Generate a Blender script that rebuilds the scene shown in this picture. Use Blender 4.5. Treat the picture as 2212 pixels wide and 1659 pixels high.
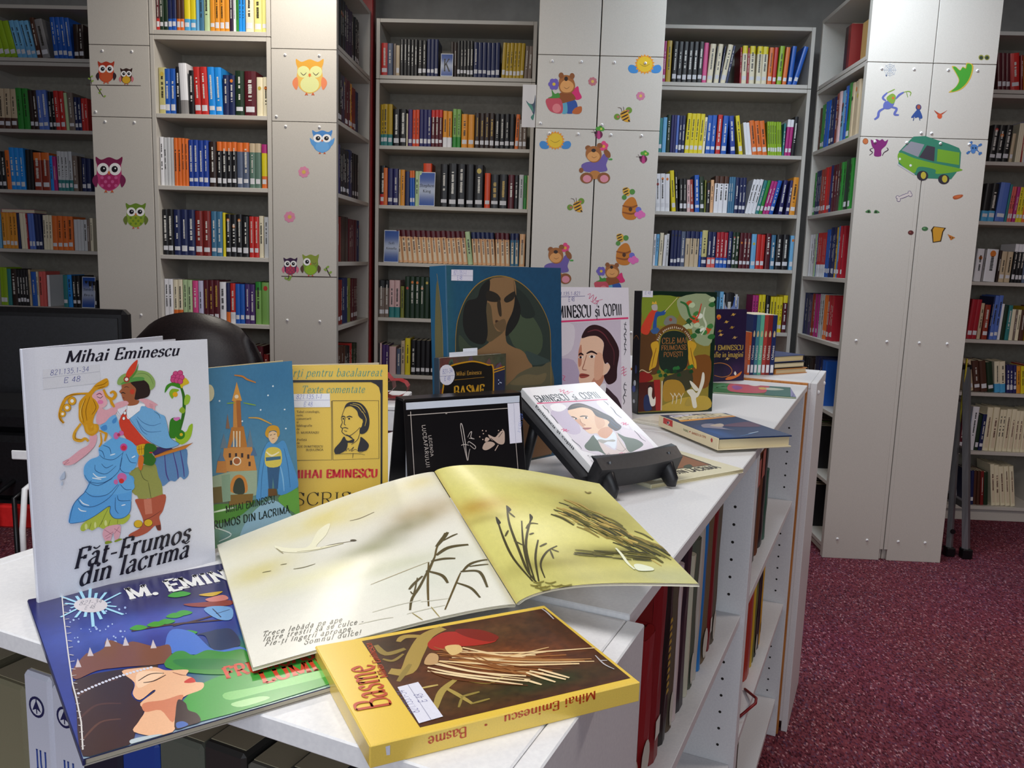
import bpy, math, random
import numpy as np
from mathutils import Vector, Matrix
for o in list(bpy.data.objects): bpy.data.objects.remove(o)
SC=bpy.context.scene; COL=SC.collection
PI=math.pi
def hexlin(h):
    h=h.lstrip('#'); out=[]
    for i in (0,2,4):
        c=int(h[i:i+2],16)/255.; out.append(c/12.92 if c<=.04045 else ((c+.055)/1.055)**2.4)
    return (out[0],out[1],out[2],1.)
# ============================================================ camera, world, lights, exposure
cam=bpy.data.cameras.new('camera'); camo=bpy.data.objects.new('camera',cam); COL.objects.link(camo); SC.camera=camo
cam.sensor_width=36.; cam.lens=36.*1790./2212.; cam.clip_start=.02; cam.clip_end=60
YAW,PITCH,ROLL=math.atan(.041),math.radians(8.57),math.radians(1.86)
fw=Vector((-math.sin(YAW)*math.cos(PITCH),math.cos(YAW)*math.cos(PITCH),-math.sin(PITCH)))
rt=Vector((math.cos(YAW),math.sin(YAW),0)); up=rt.cross(fw)
cr=rt*math.cos(ROLL)+up*math.sin(ROLL); cu=up*math.cos(ROLL)-rt*math.sin(ROLL)
camo.matrix_world=Matrix(((cr.x,cu.x,-fw.x,0),(cr.y,cu.y,-fw.y,0),(cr.z,cu.z,-fw.z,1.28),(0,0,0,1)))
W=bpy.data.worlds.new('world'); SC.world=W; W.use_nodes=True
W.node_tree.nodes['Background'].inputs[0].default_value=(.9,.95,1,1); W.node_tree.nodes['Background'].inputs[1].default_value=.3
def area(name,loc,rot,sx,sy,power,color,spread=180):
    l=bpy.data.lights.new(name,'AREA'); l.shape='RECTANGLE'; l.size=sx; l.size_y=sy; l.energy=power; l.color=color; l.spread=math.radians(spread)
    o=bpy.data.objects.new(name,l); COL.objects.link(o); o.location=loc; o.rotation_euler=rot; return o
area('ceiling_lamp_owl_column',(-1.0,3.12,2.72),(0,0,0),.30,.30,14,(1.,.93,.82))
area('ceiling_lamp_right_recess',(1.05,3.15,2.72),(0,0,0),.6,.25,20,(.80,.90,1.))
area('ceiling_lamp_counter',(-.5,.35,2.72),(0,0,0),1.2,.6,26,(1.,.98,.97))
area('ceiling_lamp_hall',(2.3,1.7,2.72),(0,0,0),.6,.6,20,(1.,.87,.79))
area('daylight_window',(-.3,-1.96,1.75),(math.radians(90),0,0),2.8,1.5,42,(.84,.91,1.))  # added cool fill, not a real window; brightens what faces the camera
SC.view_settings.view_transform='Standard'; SC.view_settings.look='None'; SC.view_settings.gamma=1; SC.view_settings.use_curve_mapping=False
SC.view_settings.exposure=0.22
# ============================================================ materials
def nodemat(name,rough=.5,spec=.5,coat=0.):
    m=bpy.data.materials.new(name); m.use_nodes=True; b=m.node_tree.nodes['Principled BSDF']; b.inputs['Roughness'].default_value=rough
    b.inputs['Specular IOR Level'].default_value=spec; b.inputs['Coat Weight'].default_value=coat; b.inputs['Coat Roughness'].default_value=.15
    return m,m.node_tree,b
def printmat(name,rough,spec,coat=0.,grain=.08,scale=900.):
    m,t,b=nodemat(name,rough,spec,coat); a=t.nodes.new('ShaderNodeAttribute'); a.attribute_name='Col'
    n=t.nodes.new('ShaderNodeTexNoise'); n.inputs['Scale'].default_value=scale; n.inputs['Detail'].default_value=2
    g=t.nodes.new('ShaderNodeTexCoord'); t.links.new(g.outputs['Object'],n.inputs['Vector'])
    r=t.nodes.new('ShaderNodeMapRange'); r.inputs[3].default_value=1-grain; r.inputs[4].default_value=1+grain; t.links.new(n.outputs['Fac'],r.inputs[0])
    x=t.nodes.new('ShaderNodeVectorMath'); x.operation='SCALE'; t.links.new(a.outputs['Color'],x.inputs[0]); t.links.new(r.outputs[0],x.inputs['Scale']); t.links.new(x.outputs[0],b.inputs['Base Color'])
    return m
MP=printmat('printed_card',.42,.45,.08); MG=printmat('glossy_print',.28,.5,.25); MM=printmat('matt_paper',.75,.25); MS=printmat('sticker_film',.5,.35,0,.04,300)
def noisemat(name,c1,c2,scale,rough,bump=0.,detail=3,spec=.4,metal=0.,stretch=None):
    m,t,b=nodemat(name,rough,spec); b.inputs['Metallic'].default_value=metal
    g=t.nodes.new('ShaderNodeTexCoord'); n=t.nodes.new('ShaderNodeTexNoise'); n.inputs['Scale'].default_value=scale; n.inputs['Detail'].default_value=detail
    if stretch:
        mp=t.nodes.new('ShaderNodeMapping'); mp.inputs['Scale'].default_value=stretch; t.links.new(g.outputs['Object'],mp.inputs[0]); t.links.new(mp.outputs[0],n.inputs['Vector'])
    else: t.links.new(g.outputs['Object'],n.inputs['Vector'])
    r=t.nodes.new('ShaderNodeValToRGB'); r.color_ramp.elements[0].position=.35; r.color_ramp.elements[1].position=.65
    r.color_ramp.elements[0].color=hexlin(c1); r.color_ramp.elements[1].color=hexlin(c2); t.links.new(n.outputs['Fac'],r.inputs[0]); t.links.new(r.outputs[0],b.inputs['Base Color'])
    if bump:
        bp=t.nodes.new('ShaderNodeBump'); bp.inputs['Strength'].default_value=bump; bp.inputs['Distance'].default_value=.002; t.links.new(n.outputs['Fac'],bp.inputs['Height']); t.links.new(bp.outputs[0],b.inputs['Normal'])
    return m
LAM=noisemat('grey_laminate','#c3beb6','#cac5bd',420,.45,.05)
LAMW=noisemat('white_laminate','#dcdcde','#e3e3e4',300,.38,.03)
LAMB=noisemat('back_board','#8d877c','#989286',60,.6)
EDGE=noisemat('raw_edge','#a8662a','#bf7c3a',120,.6,0,3,.3,0,(1,1,.08))
CHIP=noisemat('chipped_edge','#a99b93','#c9c3c2',40,.6)
BLK=noisemat('black_plastic','#0b0b0d','#121215',200,.35)
BLKS=noisemat('satin_black','#131316','#1a1a1e',200,.42,0,2,.5)
LEA=noisemat('dark_leather','#1a1214','#241a1b',180,.45,.15)
ALU=noisemat('aluminium','#8f9094','#a0a1a5',90,.38,0,3,.5,.8,(1,1,.05))
REDP=noisemat('red_paint','#7d0f14','#8a1418',40,.45)
WALL=noisemat('plaster_wall','#8f8c88','#9a9793',12,.85,.05)
CEIL=noisemat('ceiling_plaster','#8a8784','#95928e',10,.9)
MAROON=noisemat('maroon_panel','#4a1620','#571c26',60,.5)
WHITE=noisemat('white_cap','#e6e6e8','#efeff0',80,.35)
DOT=noisemat('dark_hole','#17130f','#1f1a16',80,.8)
# carpet: woven flecks
def carpet():
    m,t,b=nodemat('woven_carpet',.95,.12); g=t.nodes.new('ShaderNodeTexCoord')
    mp=t.nodes.new('ShaderNodeMapping'); mp.inputs['Rotation'].default_value=(0,0,.72); mp.inputs['Scale'].default_value=(230,120,1); t.links.new(g.outputs['Object'],mp.inputs[0])
    v=t.nodes.new('ShaderNodeTexVoronoi'); v.inputs['Scale'].default_value=1.; v.inputs['Randomness'].default_value=.55; t.links.new(mp.outputs[0],v.inputs['Vector'])
    r=t.nodes.new('ShaderNodeValToRGB'); e=r.color_ramp.elements; e[0].position=0; e[0].color=hexlin('#431c28'); e[1].position=1; e[1].color=hexlin('#c08a92')
    for p,c in ((.3,'#6a2f3c'),(.55,'#7d3f4c'),(.78,'#8d4650'),(.9,'#5b3a55')):
        x=e.new(p); x.color=hexlin(c)
    s=t.nodes.new('ShaderNodeSeparateColor'); t.links.new(v.outputs['Color'],s.inputs[0]); t.links.new(s.outputs[0],r.inputs[0])
    n=t.nodes.new('ShaderNodeTexNoise'); n.inputs['Scale'].default_value=1.6; t.links.new(g.outputs['Object'],n.inputs['Vector'])
    mx=t.nodes.new('ShaderNodeMix'); mx.data_type='RGBA'; mx.blend_type='MULTIPLY'; mx.inputs[0].default_value=.35; t.links.new(r.outputs[0],mx.inputs[6]); t.links.new(n.outputs['Color'],mx.inputs[7]); t.links.new(mx.outputs[2],b.inputs['Base Color'])
    bp=t.nodes.new('ShaderNodeBump'); bp.inputs['Strength'].default_value=.5; bp.inputs['Distance'].default_value=.003; t.links.new(v.outputs['Distance'],bp.inputs['Height']); t.links.new(bp.outputs[0],b.inputs['Normal'])
    return m
CARPET=carpet()
# ============================================================ mesh helpers
class MB:
    def __init__(s): s.v=[]; s.f=[]; s.c=[]
    def add(s,vs,fs,col=(1,1,1,1)):
        k=len(s.v); s.v+=[tuple(p) for p in vs]
        for f in fs: s.f.append(tuple(i+k for i in f)); s.c.append(col)
    def box(s,x0,x1,y0,y1,z0,z1,col=(1,1,1,1)):
        s.add([(x0,y0,z0),(x1,y0,z0),(x1,y1,z0),(x0,y1,z0),(x0,y0,z1),(x1,y0,z1),(x1,y1,z1),(x0,y1,z1)],[(0,3,2,1),(4,5,6,7),(0,1,5,4),(1,2,6,5),(2,3,7,6),(3,0,4,7)],col)
    def cbox(s,x0,x1,y0,y1,z0,z1,b=.001,col=(1,1,1,1)):
        X=(x0,x1);Y=(y0,y1);Z=(z0,z1); vs=[];ix={}
        for i in (0,1):
            for j in (0,1):
                for k in (0,1):
                    p=(X[i],Y[j],Z[k]); q=(b if i==0 else -b,b if j==0 else -b,b if k==0 else -b)
                    for a in range(3):
                        w=list(p)
                        for d in range(3):
                            if d!=a: w[d]+=q[d]
                        ix[i,j,k,a]=len(vs); vs.append(tuple(w))
        fs=[]
        for a in range(3):
            o=[d for d in range(3) if d!=a]
            for s_ in (0,1):
                quad=[]
                for (m,n) in ((0,0),(1,0),(1,1),(0,1)):
                    t=[0,0,0]; t[a]=s_; t[o[0]]=m; t[o[1]]=n; quad.append(ix[t[0],t[1],t[2],a])
                fs.append(tuple(quad))
        for a in range(3):
            o=[d for d in range(3) if d!=a]
            for m in (0,1):
                for n in (0,1):
                    def g(v,ax):
                        t=[0,0,0]; t[a]=v; t[o[0]]=m; t[o[1]]=n; return ix[t[0],t[1],t[2],ax]
                    fs.append((g(0,o[0]),g(1,o[0]),g(1,o[1]),g(0,o[1])))
        for i in (0,1):
            for j in (0,1):
                for k in (0,1): fs.append((ix[i,j,k,0],ix[i,j,k,1],ix[i,j,k,2]))
        k=len(s.v); s.v+=vs; cen=Vector(((x0+x1)/2,(y0+y1)/2,(z0+z1)/2))
        for f in fs:
            p=[Vector(vs[i]) for i in f]; n=(p[1]-p[0]).cross(p[2]-p[0]); c=sum(p,Vector())/len(p)-cen
            if n.dot(c)<0: f=f[::-1]
            s.f.append(tuple(i+k for i in f)); s.c.append(col)
    def tube(s,pts,r,seg=8,col=(1,1,1,1),cap=True,sx=1.,sy=1.):
        pts=[Vector(p) for p in pts]; rs=r if isinstance(r,(list,tuple)) else [r]*len(pts); k=len(s.v); ref=None
        for i,p in enumerate(pts):
            d=(pts[min(i+1,len(pts)-1)]-pts[max(i-1,0)]).normalized()
            if ref is None: ref=Vector((0,0,1)) if abs(d.z)<.9 else Vector((1,0,0))
            a=d.cross(ref).normalized(); b=a.cross(d); ref=b
            for j in range(seg):
                t=2*PI*j/seg; q=p+a*(math.cos(t)*rs[i]*sx)+b*(math.sin(t)*rs[i]*sy); s.v.append(tuple(q))
        for i in range(len(pts)-1):
            for j in range(seg):
                s.f.append((k+i*seg+j,k+i*seg+(j+1)%seg,k+(i+1)*seg+(j+1)%seg,k+(i+1)*seg+j)); s.c.append(col)
        if cap:
            s.f.append(tuple(k+j for j in range(seg))[::-1]); s.c.append(col); n=k+(len(pts)-1)*seg; s.f.append(tuple(n+j for j in range(seg))); s.c.append(col)
    def xf(s,M):
        s.v=[tuple(M@Vector(p)) for p in s.v]; return s
    def mesh(s,name,smooth=False):
        me=bpy.data.meshes.new(name); me.from_pydata(s.v,[],s.f)
        at=me.color_attributes.new('Col','FLOAT_COLOR','CORNER'); a=[]
        for p,c in zip(s.f,s.c): a+=list(c)*len(p)
        at.data.foreach_set('color',a)
        if smooth: me.polygons.foreach_set('use_smooth',[True]*len(me.polygons))
        return me
def obj(name,mb,mat,parent=None,smooth=False,M=None):
    me=mb.mesh(name,smooth) if isinstance(mb,MB) else mb
    if mat and not me.materials: me.materials.append(mat)
    o=bpy.data.objects.new(name,me); COL.objects.link(o)
    if parent: o.parent=parent
    if M is not None: o.matrix_local=M
    return o
def thing(name,label,cat,M=None,group=None):
    o=bpy.data.objects.new(name,None); COL.objects.link(o); o.empty_display_size=.05
    if M is not None: o.matrix_world=M
    return tag(o,label,cat,group)
def tag(o,label,cat,group=None):
    o['label']=label; o['category']=cat
    if group: o['group']=group
    return o
def struct(o): o['kind']='structure'; return o
T=Matrix.Translation
def Rz(a): return Matrix.Rotation(a,4,'Z')
def Rx(a): return Matrix.Rotation(a,4,'X')
def Ry(a): return Matrix.Rotation(a,4,'Y')
def cap_mesh():
    m=MB(); n=10; rings=[(.0065,0),(.006,.0025),(.0042,.0042),(.0015,.0050)]
    for r,h in rings:
        for j in range(n): m.v.append((math.cos(2*PI*j/n)*r,-h,math.sin(2*PI*j/n)*r))
    for i in range(3):
        for j in range(n): m.f.append((i*n+j,(i+1)*n+j,(i+1)*n+(j+1)%n,i*n+(j+1)%n)); m.c.append((1,1,1,1))
    m.f.append(tuple(3*n+j for j in range(n))); m.c.append((1,1,1,1)); return m.mesh('screw_cap',True)
CAP=cap_mesh(); CAP.materials.append(WHITE)
def hole_mesh():
    m=MB(); n=8; m.add([(0,math.cos(2*PI*j/n)*.0027,math.sin(2*PI*j/n)*.0027) for j in range(n)],[tuple(range(n))]); return m.mesh('peg_hole')
HOLE=hole_mesh(); HOLE.materials.append(DOT)
# ============================================================ lettering: own stroke alphabet with a broad nib
GL={}
for line in '''A 84 L8,0_42,100/s L42,100_78,0/e L20,36_64,36
B 76 L18,0_18,100/b C18,100_46,100_62,88_60,64_46,54_18,53 C18,53_48,53_70,42_68,12_48,0_18,0
C 80 C73,76_60,97_42,101_20,86_11,50_20,14_42,-1_62,5_74,24 L73,72_73,101
D 84 L18,0_18,100/b C18,100_42,100_66,86_75,50_66,14_42,0_18,0
E 72 L18,0_18,100/b L18,100_62,100_62,80 L18,52_50,52 L50,42_50,62 L18,0_65,0_65,22
F 66 L18,0_18,100/b L18,100_62,100_62,78 L18,52_48,52 L48,42_48,62
G 86 C73,76_60,97_42,101_20,86_11,50_20,14_42,-1_62,4_72,14 L72,0_72,42/e L73,72_73,101
H 86 L18,0_18,100/b L68,0_68,100/b L18,52_68,52
I 38 L19,0_19,100/b
J 50 C32,100_32,24_24,2_6,4 L20,100_44,100
K 80 L18,0_18,100/b L18,44_64,100/e L34,60_72,0/e
L 68 L18,0_18,100/b L18,0_63,0_63,24
M 102 L14,0_14,100/b L14,100_51,8 L51,8_88,100 L88,0_88,100/b
N 88 L16,0_16,100/b L16,100_72,0 L72,0_72,100/e
O 88 C44,101_20,88_10,50_20,12_44,-1_68,12_78,50_68,88_44,101
P 72 L18,0_18,100/b C18,100_46,100_65,90_65,60_46,47_18,47
R 80 L18,0_18,100/b C18,100_46,100_64,90_64,62_46,50_18,50 L40,50_74,0/e
S 66 C57,78_46,99_32,101_15,93_13,74_30,57_46,47_58,33_55,10_36,-1_19,2_10,22 L57,74_57,99 L10,2_10,28
T 76 L38,0_38,100/s L6,80_6,100_70,100_70,80
U 84 C16,100_16,34_24,6_42,-1_60,6_68,34_68,100/b
V 80 L6,100_40,0/s L40,0_74,100/e
Z 72 L8,80_8,100_64,100_8,0_66,0_66,20
X 80 L8,100_72,0/b L72,100_8,0/b
a 60 C14,54_24,66_36,65_44,54_44,14_50,2_58,6 C44,40_24,36_10,24_12,6_24,-1_36,5_44,18
b 64 L14,2_14,106/e C14,48_26,64_42,65_54,48_54,18_42,2_28,-1_14,12
c 56 C48,52_38,66_26,65_12,52_10,28_18,6_32,-1_44,5_50,16
d 66 L50,0_50,106/b C50,52_38,66_24,65_12,50_10,22_20,3_32,-1_44,6_50,16
e 58 C12,38_48,38_46,54_32,66_18,60_10,36_16,10_32,-1_44,6_50,18
f 42 C42,98_34,106_24,100_20,84_20,40_20,0/e L6,65_36,65
g 60 C44,52_34,66_20,63_10,46_14,28_28,22_40,28_46,44_44,52 C18,24_12,14_22,6_42,4_52,-8_40,-26_18,-26_8,-14_20,2 L44,56_58,64
h 66 L14,0_14,106/b C14,46_26,63_40,64_50,52_50,24_50,0/e
i 32 L16,0_16,66/b D16,90
j 32 C18,66_18,10_16,-20_2,-26 D18,90
k 64 L14,0_14,106/b L14,30_48,65/e L26,42_56,0/e
l 32 L16,0_16,106/b
m 98 L14,0_14,66/b C14,46_26,63_38,64_48,52_48,24_48,0/e C48,46_60,63_72,64_82,52_82,24_82,0/e
n 66 L14,0_14,66/b C14,46_26,63_40,64_50,52_50,24_50,0/e
o 62 C31,66_14,54_9,33_14,12_31,-1_48,12_53,33_48,54_31,66
p 64 L14,-28_14,66/b C14,48_26,64_42,65_54,48_54,18_42,2_28,-1_14,12
r 48 L14,0_14,66/b C14,44_24,60_34,66_44,60
s 50 C42,52_34,65_22,66_11,56_14,42_32,34_42,24_40,8_26,-1_14,3_8,14
t 42 C18,86_18,40_18,18_23,3_32,0_40,8 L6,65_36,65
u 66 C14,66_14,34_15,14_22,1_36,2_50,18/s L50,0_50,66/b
v 60 L6,66_30,0/s L30,0_54,66/e
x 62 L8,66_54,0/b L54,66_8,0/b
z 56 L8,52_8,66_48,66_8,0_50,0_50,14
0 62 C31,100_14,84_9,50_14,16_31,0_48,16_53,50_48,84_31,100
1 48 L14,84_28,100_28,0/e
2 62 C10,78_18,96_32,100_48,90_50,70_34,44_10,2 L10,0_54,0
3 60 C10,86_26,100_44,94_46,72_26,56 C26,56_50,48_52,18_32,0_8,10
4 64 L44,0_44,100_8,32_58,32
5 60 L50,98_16,98_13,56 C13,56_32,64_50,52_50,22_34,2_8,6
8 62 C31,54_12,68_14,92_31,100_48,92_50,68_31,54_10,38_10,10_31,0_52,10_52,38_31,54
- 44 L6,34_38,34
. 26 D12,6
, 26 D12,6 C14,6_14,-8_6,-18
! 32 L16,100_16,30 D16,6
* 44 L22,66_22,30 L8,58_36,38 L36,58_8,38'''.split('\n'):
    p=line.split(' '); GL[p[0]]=(float(p[1]),p[2:])
ACC={'ă':('a','br',0),'Ă':('A','br',34),'â':('a','ci',0),'î':('ı','ci',0),'Î':('I','ci',34),'ș':('s','co',0),'ț':('t','co',0),'Ș':('S','co',0),'Ț':('T','co',0)}
GL['ı']=(32,['L16,0_16,66/b'])
STY={'bi':(17,6,11,.30,3,6),'it':(10,4,9,.28,6,4),'b':(15,6,9,0,4,6),'fat':(27,6,5,0,4,6),'lt':(8,3,11,0,4,3),'cond':(19,6,10,0,1,6),'slab':(22,14,14,.04,4,15),'rom':(12,5,9,0,5,5),'typ':(10,7,9,.28,16,6),
     'deco':(16,9,9,.0,4,9),'hand':(8,8,0,.18,6,0),'handv':(8,8,0,.18,6,0),'sans':(13,12,0,0,12,0),'light':(8,6,5,0,8,6),'fancy':(16,4,6,0,2,4)}
def catm(pts,n=5,closed=False):
    N=len(pts); out=[]; rng=range(N if closed else N-1)
    for i in rng:
        if closed: p0,p1,p2,p3=pts[(i-1)%N],pts[i],pts[(i+1)%N],pts[(i+2)%N]
        else: p0,p1,p2,p3=pts[max(i-1,0)],pts[i],pts[i+1],pts[min(i+2,N-1)]
        for k in range(n):
            t=k/n; t2=t*t; t3=t2*t
            out.append(tuple(.5*((2*b)+(c-a)*t+(2*a-5*b+4*c-d)*t2+(3*b-a-3*c+d)*t3) for a,b,c,d in zip(p0,p1,p2,p3)))
    if not closed: out.append(tuple(pts[-1]))
    return out
def ribbon(pts,wfn):
    L=[];R=[]; n=len(pts)
    for i,p in enumerate(pts):
        a=pts[max(i-1,0)]; b=pts[min(i+1,n-1)]; dx,dy=b[0]-a[0],b[1]-a[1]; l=math.hypot(dx,dy) or 1; nx,ny=-dy/l,dx/l; w=wfn(dx/l,dy/l,i/(n-1) if n>1 else 0)/2
        L.append((p[0]+nx*w,p[1]+ny*w)); R.append((p[0]-nx*w,p[1]-ny*w))
    return L,R
def glyph_polys(ch,st):
    thick,thin,sl,slant,sp,stk=st; polys=[]
    acc=None
    if ch in ACC: base,acc,dy=ACC[ch]
    else: base=ch
    adv,strokes=GL.get(base,(30,[]))
    wf=lambda dx,dy_,t: thin+(thick-thin)*abs(dy_*.94-dx*.34)**1.2 if abs(dx)>.02 else thick
    def strip(pts,f=wf):
        L,R=ribbon(pts,f)
        for i in range(len(L)-1): polys.append([R[i],R[i+1],L[i+1],L[i]])
    for s in strokes:
        kind=s[0]; body,_,ser=s[1:].partition('/')
        pts=[tuple(float(v) for v in q.split(',')) for q in body.split('_')]
        if kind=='D':
            r=max(thick*.62,6); polys.append([(pts[0][0]+math.cos(a*PI/5)*r,pts[0][1]+math.sin(a*PI/5)*r) for a in range(10)]); continue
        if kind=='C': strip(catm(pts,5))
        else:
            for i in range(len(pts)-1): strip([pts[i],pts[i+1]])
        if sl>0 and ser:
            for e in ([pts[0]] if ser in 'sb' else [])+([pts[-1]] if ser in 'eb' else []):
                k=e[1]; h=stk; y0=k if k<50 and k<30 else k-h
                polys.append([(e[0]-sl,y0),(e[0]+sl,y0),(e[0]+sl,y0+h),(e[0]-sl,y0+h)])
    cx=adv*.47
    if acc=='br': strip(catm([(cx-17,(92 if dy==0 else 92)+dy*.6),(cx,82+dy*.6),(cx+17,92+dy*.6)],5),lambda *a:max(thin,7))
    if acc=='ci': strip([(cx-14,80+dy),(cx,96+dy)],lambda *a:max(thin,6)); strip([(cx,96+dy),(cx+14,80+dy)],lambda *a:max(thin,6))
    if acc=='co': strip(catm([(cx+2,-10),(cx+3,-20),(cx-6,-30)],4),lambda *a:max(thin,8))
    if slant: polys=[[(x+y*slant,y) for x,y in p] for p in polys]
    return adv+sp,polys
def text_polys(s,x0,y0,x1,y1,h,style):
    st=STY[style]; tot=0; out=[]
    for ch in s:
        if ch==' ': tot+=36+st[4]; continue
        a,ps=glyph_polys(ch,st); out+=[[(x+tot,y) for x,y in p] for p in ps]; tot+=a
    L=math.hypot(x1-x0,y1-y0); ux,uy=(x1-x0)/L,(y1-y0)/L; kx=L/max(tot,1); ky=h/100.
    return [[(x0+ux*x*kx-uy*y*ky,y0+uy*x*kx+ux*y*ky) for x,y in p] for p in out]
def shape_polys(s):
    """drawing entry -> (colour, polygons) in tenths of a millimetre of the cover's own plane"""
    k=s[0]
    if k in 'PS':
        f=s[2]; pts=list(zip(f[0::2],f[1::2])); return s[1],[catm(pts,4,True) if k=='S' and len(pts)>2 else pts]
    if k in 'LC':
        f=s[3]; pts=list(zip(f[0::2],f[1::2])); w=s[2]
        if k=='C': pts=catm(pts,5)
        L,R=ribbon(pts,lambda dx,dy,t:w*(.55+.9*math.sin(PI*min(max(t,.08),.92))*.5) if k=='C' else w)
        return s[1],[[R[i],R[i+1],L[i+1],L[i]] for i in range(len(L)-1)]
    if k=='O':
        _,c,x,y,ax,ay,bx,by=s; return c,[[(x+ax*math.cos(t)+bx*math.sin(t),y+ay*math.cos(t)+by*math.sin(t)) for t in (2*PI*j/18 for j in range(18))]]
    if k=='T': return s[1],text_polys(s[7],s[2],s[3],s[4],s[5],s[6],s[8])
def area2(p): return sum(p[i][0]*p[(i+1)%len(p)][1]-p[(i+1)%len(p)][0]*p[i][1] for i in range(len(p)))
def art_objects(shapes,parent,place,base=.0003,step=4e-6,mat=None,names=('cover_print','cover_lettering'),bound=None,first='print'):
    """flat print: pictures and words become thin coloured films; place(u,v,h)->local point"""
    mbs={}; order=[]; cur=names[0]; n=0; k=0
    for s in shapes:
        if s[0]=='#': cur=s[1]+'#%d'%k; k+=1; continue
        if s[0]=='PICT': continue
        key=names[1] if s[0]=='T' else cur
        if key not in mbs: mbs[key]=MB(); order.append(key)
        c,polys=shape_polys(s); c=hexlin(c); h=base+n*step; n+=1
        for p in polys:
            p=[(x*1e-4,y*1e-4) for x,y in p]
            if bound: p=[(min(max(x,0.),bound[0]),min(max(y,0.),bound[1])) for x,y in p]
            a=area2(p)
            if abs(a)<1e-12: continue
            if a<0: p=p[::-1]
            mbs[key].add([place(x,y,h) for x,y in p],[tuple(range(len(p)))],c)
    return [obj(key.split('#')[0],mbs[key],mat or MP,parent) for key in order if mbs[key].f]
# ---- painted grounds: colour fields on a fine grid
def vnoise(u,v,n,seed):
    rs=np.random.RandomState(seed); g=rs.rand(n+2,n+2); x=u*n; y=v*n; i=np.clip(x.astype(int),0,n); j=np.clip(y.astype(int),0,n); fx=x-i; fy=y-j; fx=fx*fx*(3-2*fx); fy=fy*fy*(3-2*fy)
    return (g[i,j]*(1-fx)+g[i+1,j]*fx)*(1-fy)+(g[i,j+1]*(1-fx)+g[i+1,j+1]*fx)*fy
def fbm(u,v,n,seed): return (vnoise(u,v,n,seed)*.5+vnoise(u,v,n*2,seed+1)*.3+vnoise(u,v,n*4,seed+2)*.2)
def lin(h): return np.array(hexlin(h)[:3])
def mixc(C,col,a): return C*(1-a[...,None])+lin(col)*a[...,None]
def blob(C,u,v,cu_,cv,su,sv,col,amt,seed=0,rot=0.):
    du,dv=u-cu_,v-cv; c,s=math.cos(rot),math.sin(rot); a,b=du*c+dv*s,-du*s+dv*c
    w=np.exp(-((a/su)**2+(b/sv)**2)); w=w*(.55+.9*fbm(np.clip(u,0,1),np.clip(v,0,1),7,seed+11)); return mixc(C,col,np.clip(w*amt,0,1))
def paint_mesh(name,nx,ny,fn,place,h,x0=0.,x1=1.,y0=0.,y1=1.):
    us=np.linspace(0,1,nx+1); vs=np.linspace(0,1,ny+1); U,V=np.meshgrid(us,vs,indexing='ij'); C=fn(U,V)
    verts=[place(x0+(x1-x0)*a,y0+(y1-y0)*b,h) for a in us for b in vs]; faces=[]
    for i in range(nx):
        for j in range(ny): k=i*(ny+1)+j; faces.append((k,k+ny+1,k+ny+2,k+1))
    me=bpy.data.meshes.new(name); me.from_pydata(verts,[],faces); at=me.color_attributes.new('Col','FLOAT_COLOR','POINT')
    a=np.ones((len(verts),4),dtype=np.float32); a[:,:3]=np.clip(C.reshape(-1,3),0,1); at.data.foreach_set('color',a.ravel()); me.polygons.foreach_set('use_smooth',[True]*len(faces)); return me
POSE={"white":[-0.4202,0.6461,0.975,0.891,0.0284,0.1603,0.2202],"castle":[-0.3397,0.7774,0.98,0.9273,0.0708,0.1226,0.1833],"scrisori":[-0.2912,0.9006,0.98,0.3491,0.0698,0.1178,0.174],"teal":[-0.1247,1.1063,0.98,0.8261,0.0698,0.23,0.2896],"sbasme":[-0.135,1.075,0.98,0.7854,0.0524,0.118,0.168],"legenda":[-0.1617,0.9778,0.98,0.5726,0.1745,0.169,0.1251],"cop":[0.0264,1.4758,0.98,0.6404,0.1204,0.1787,0.2549],"green":[0.187,1.6439,0.98,0.418,0.0417,0.1761,0.2468],"purple":[0.4096,2.1455,0.98,0.5111,0.0381,0.1338,0.1891],"easel":[0.0633,1.0387,1.02,0.6899,1.0807,0.1381,0.1707],"basme":[-0.0965,0.4545,0.9895,0.506,1.5708,0.1943,0.1392],"lumii":[-0.264,0.4392,0.98,0.673,1.5708,0.205,0.2715],"bluebasme":[0.2115,1.5087,1.005,-1.2082,1.5708,0.1996,0.1396],"flatff":[0.1472,1.0901,0.986,0.6398,1.5708,0.1853,0.16],"flatgreen":[0.3975,1.9643,0.984,-0.1946,1.5708,0.1886,0.16]}
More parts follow.
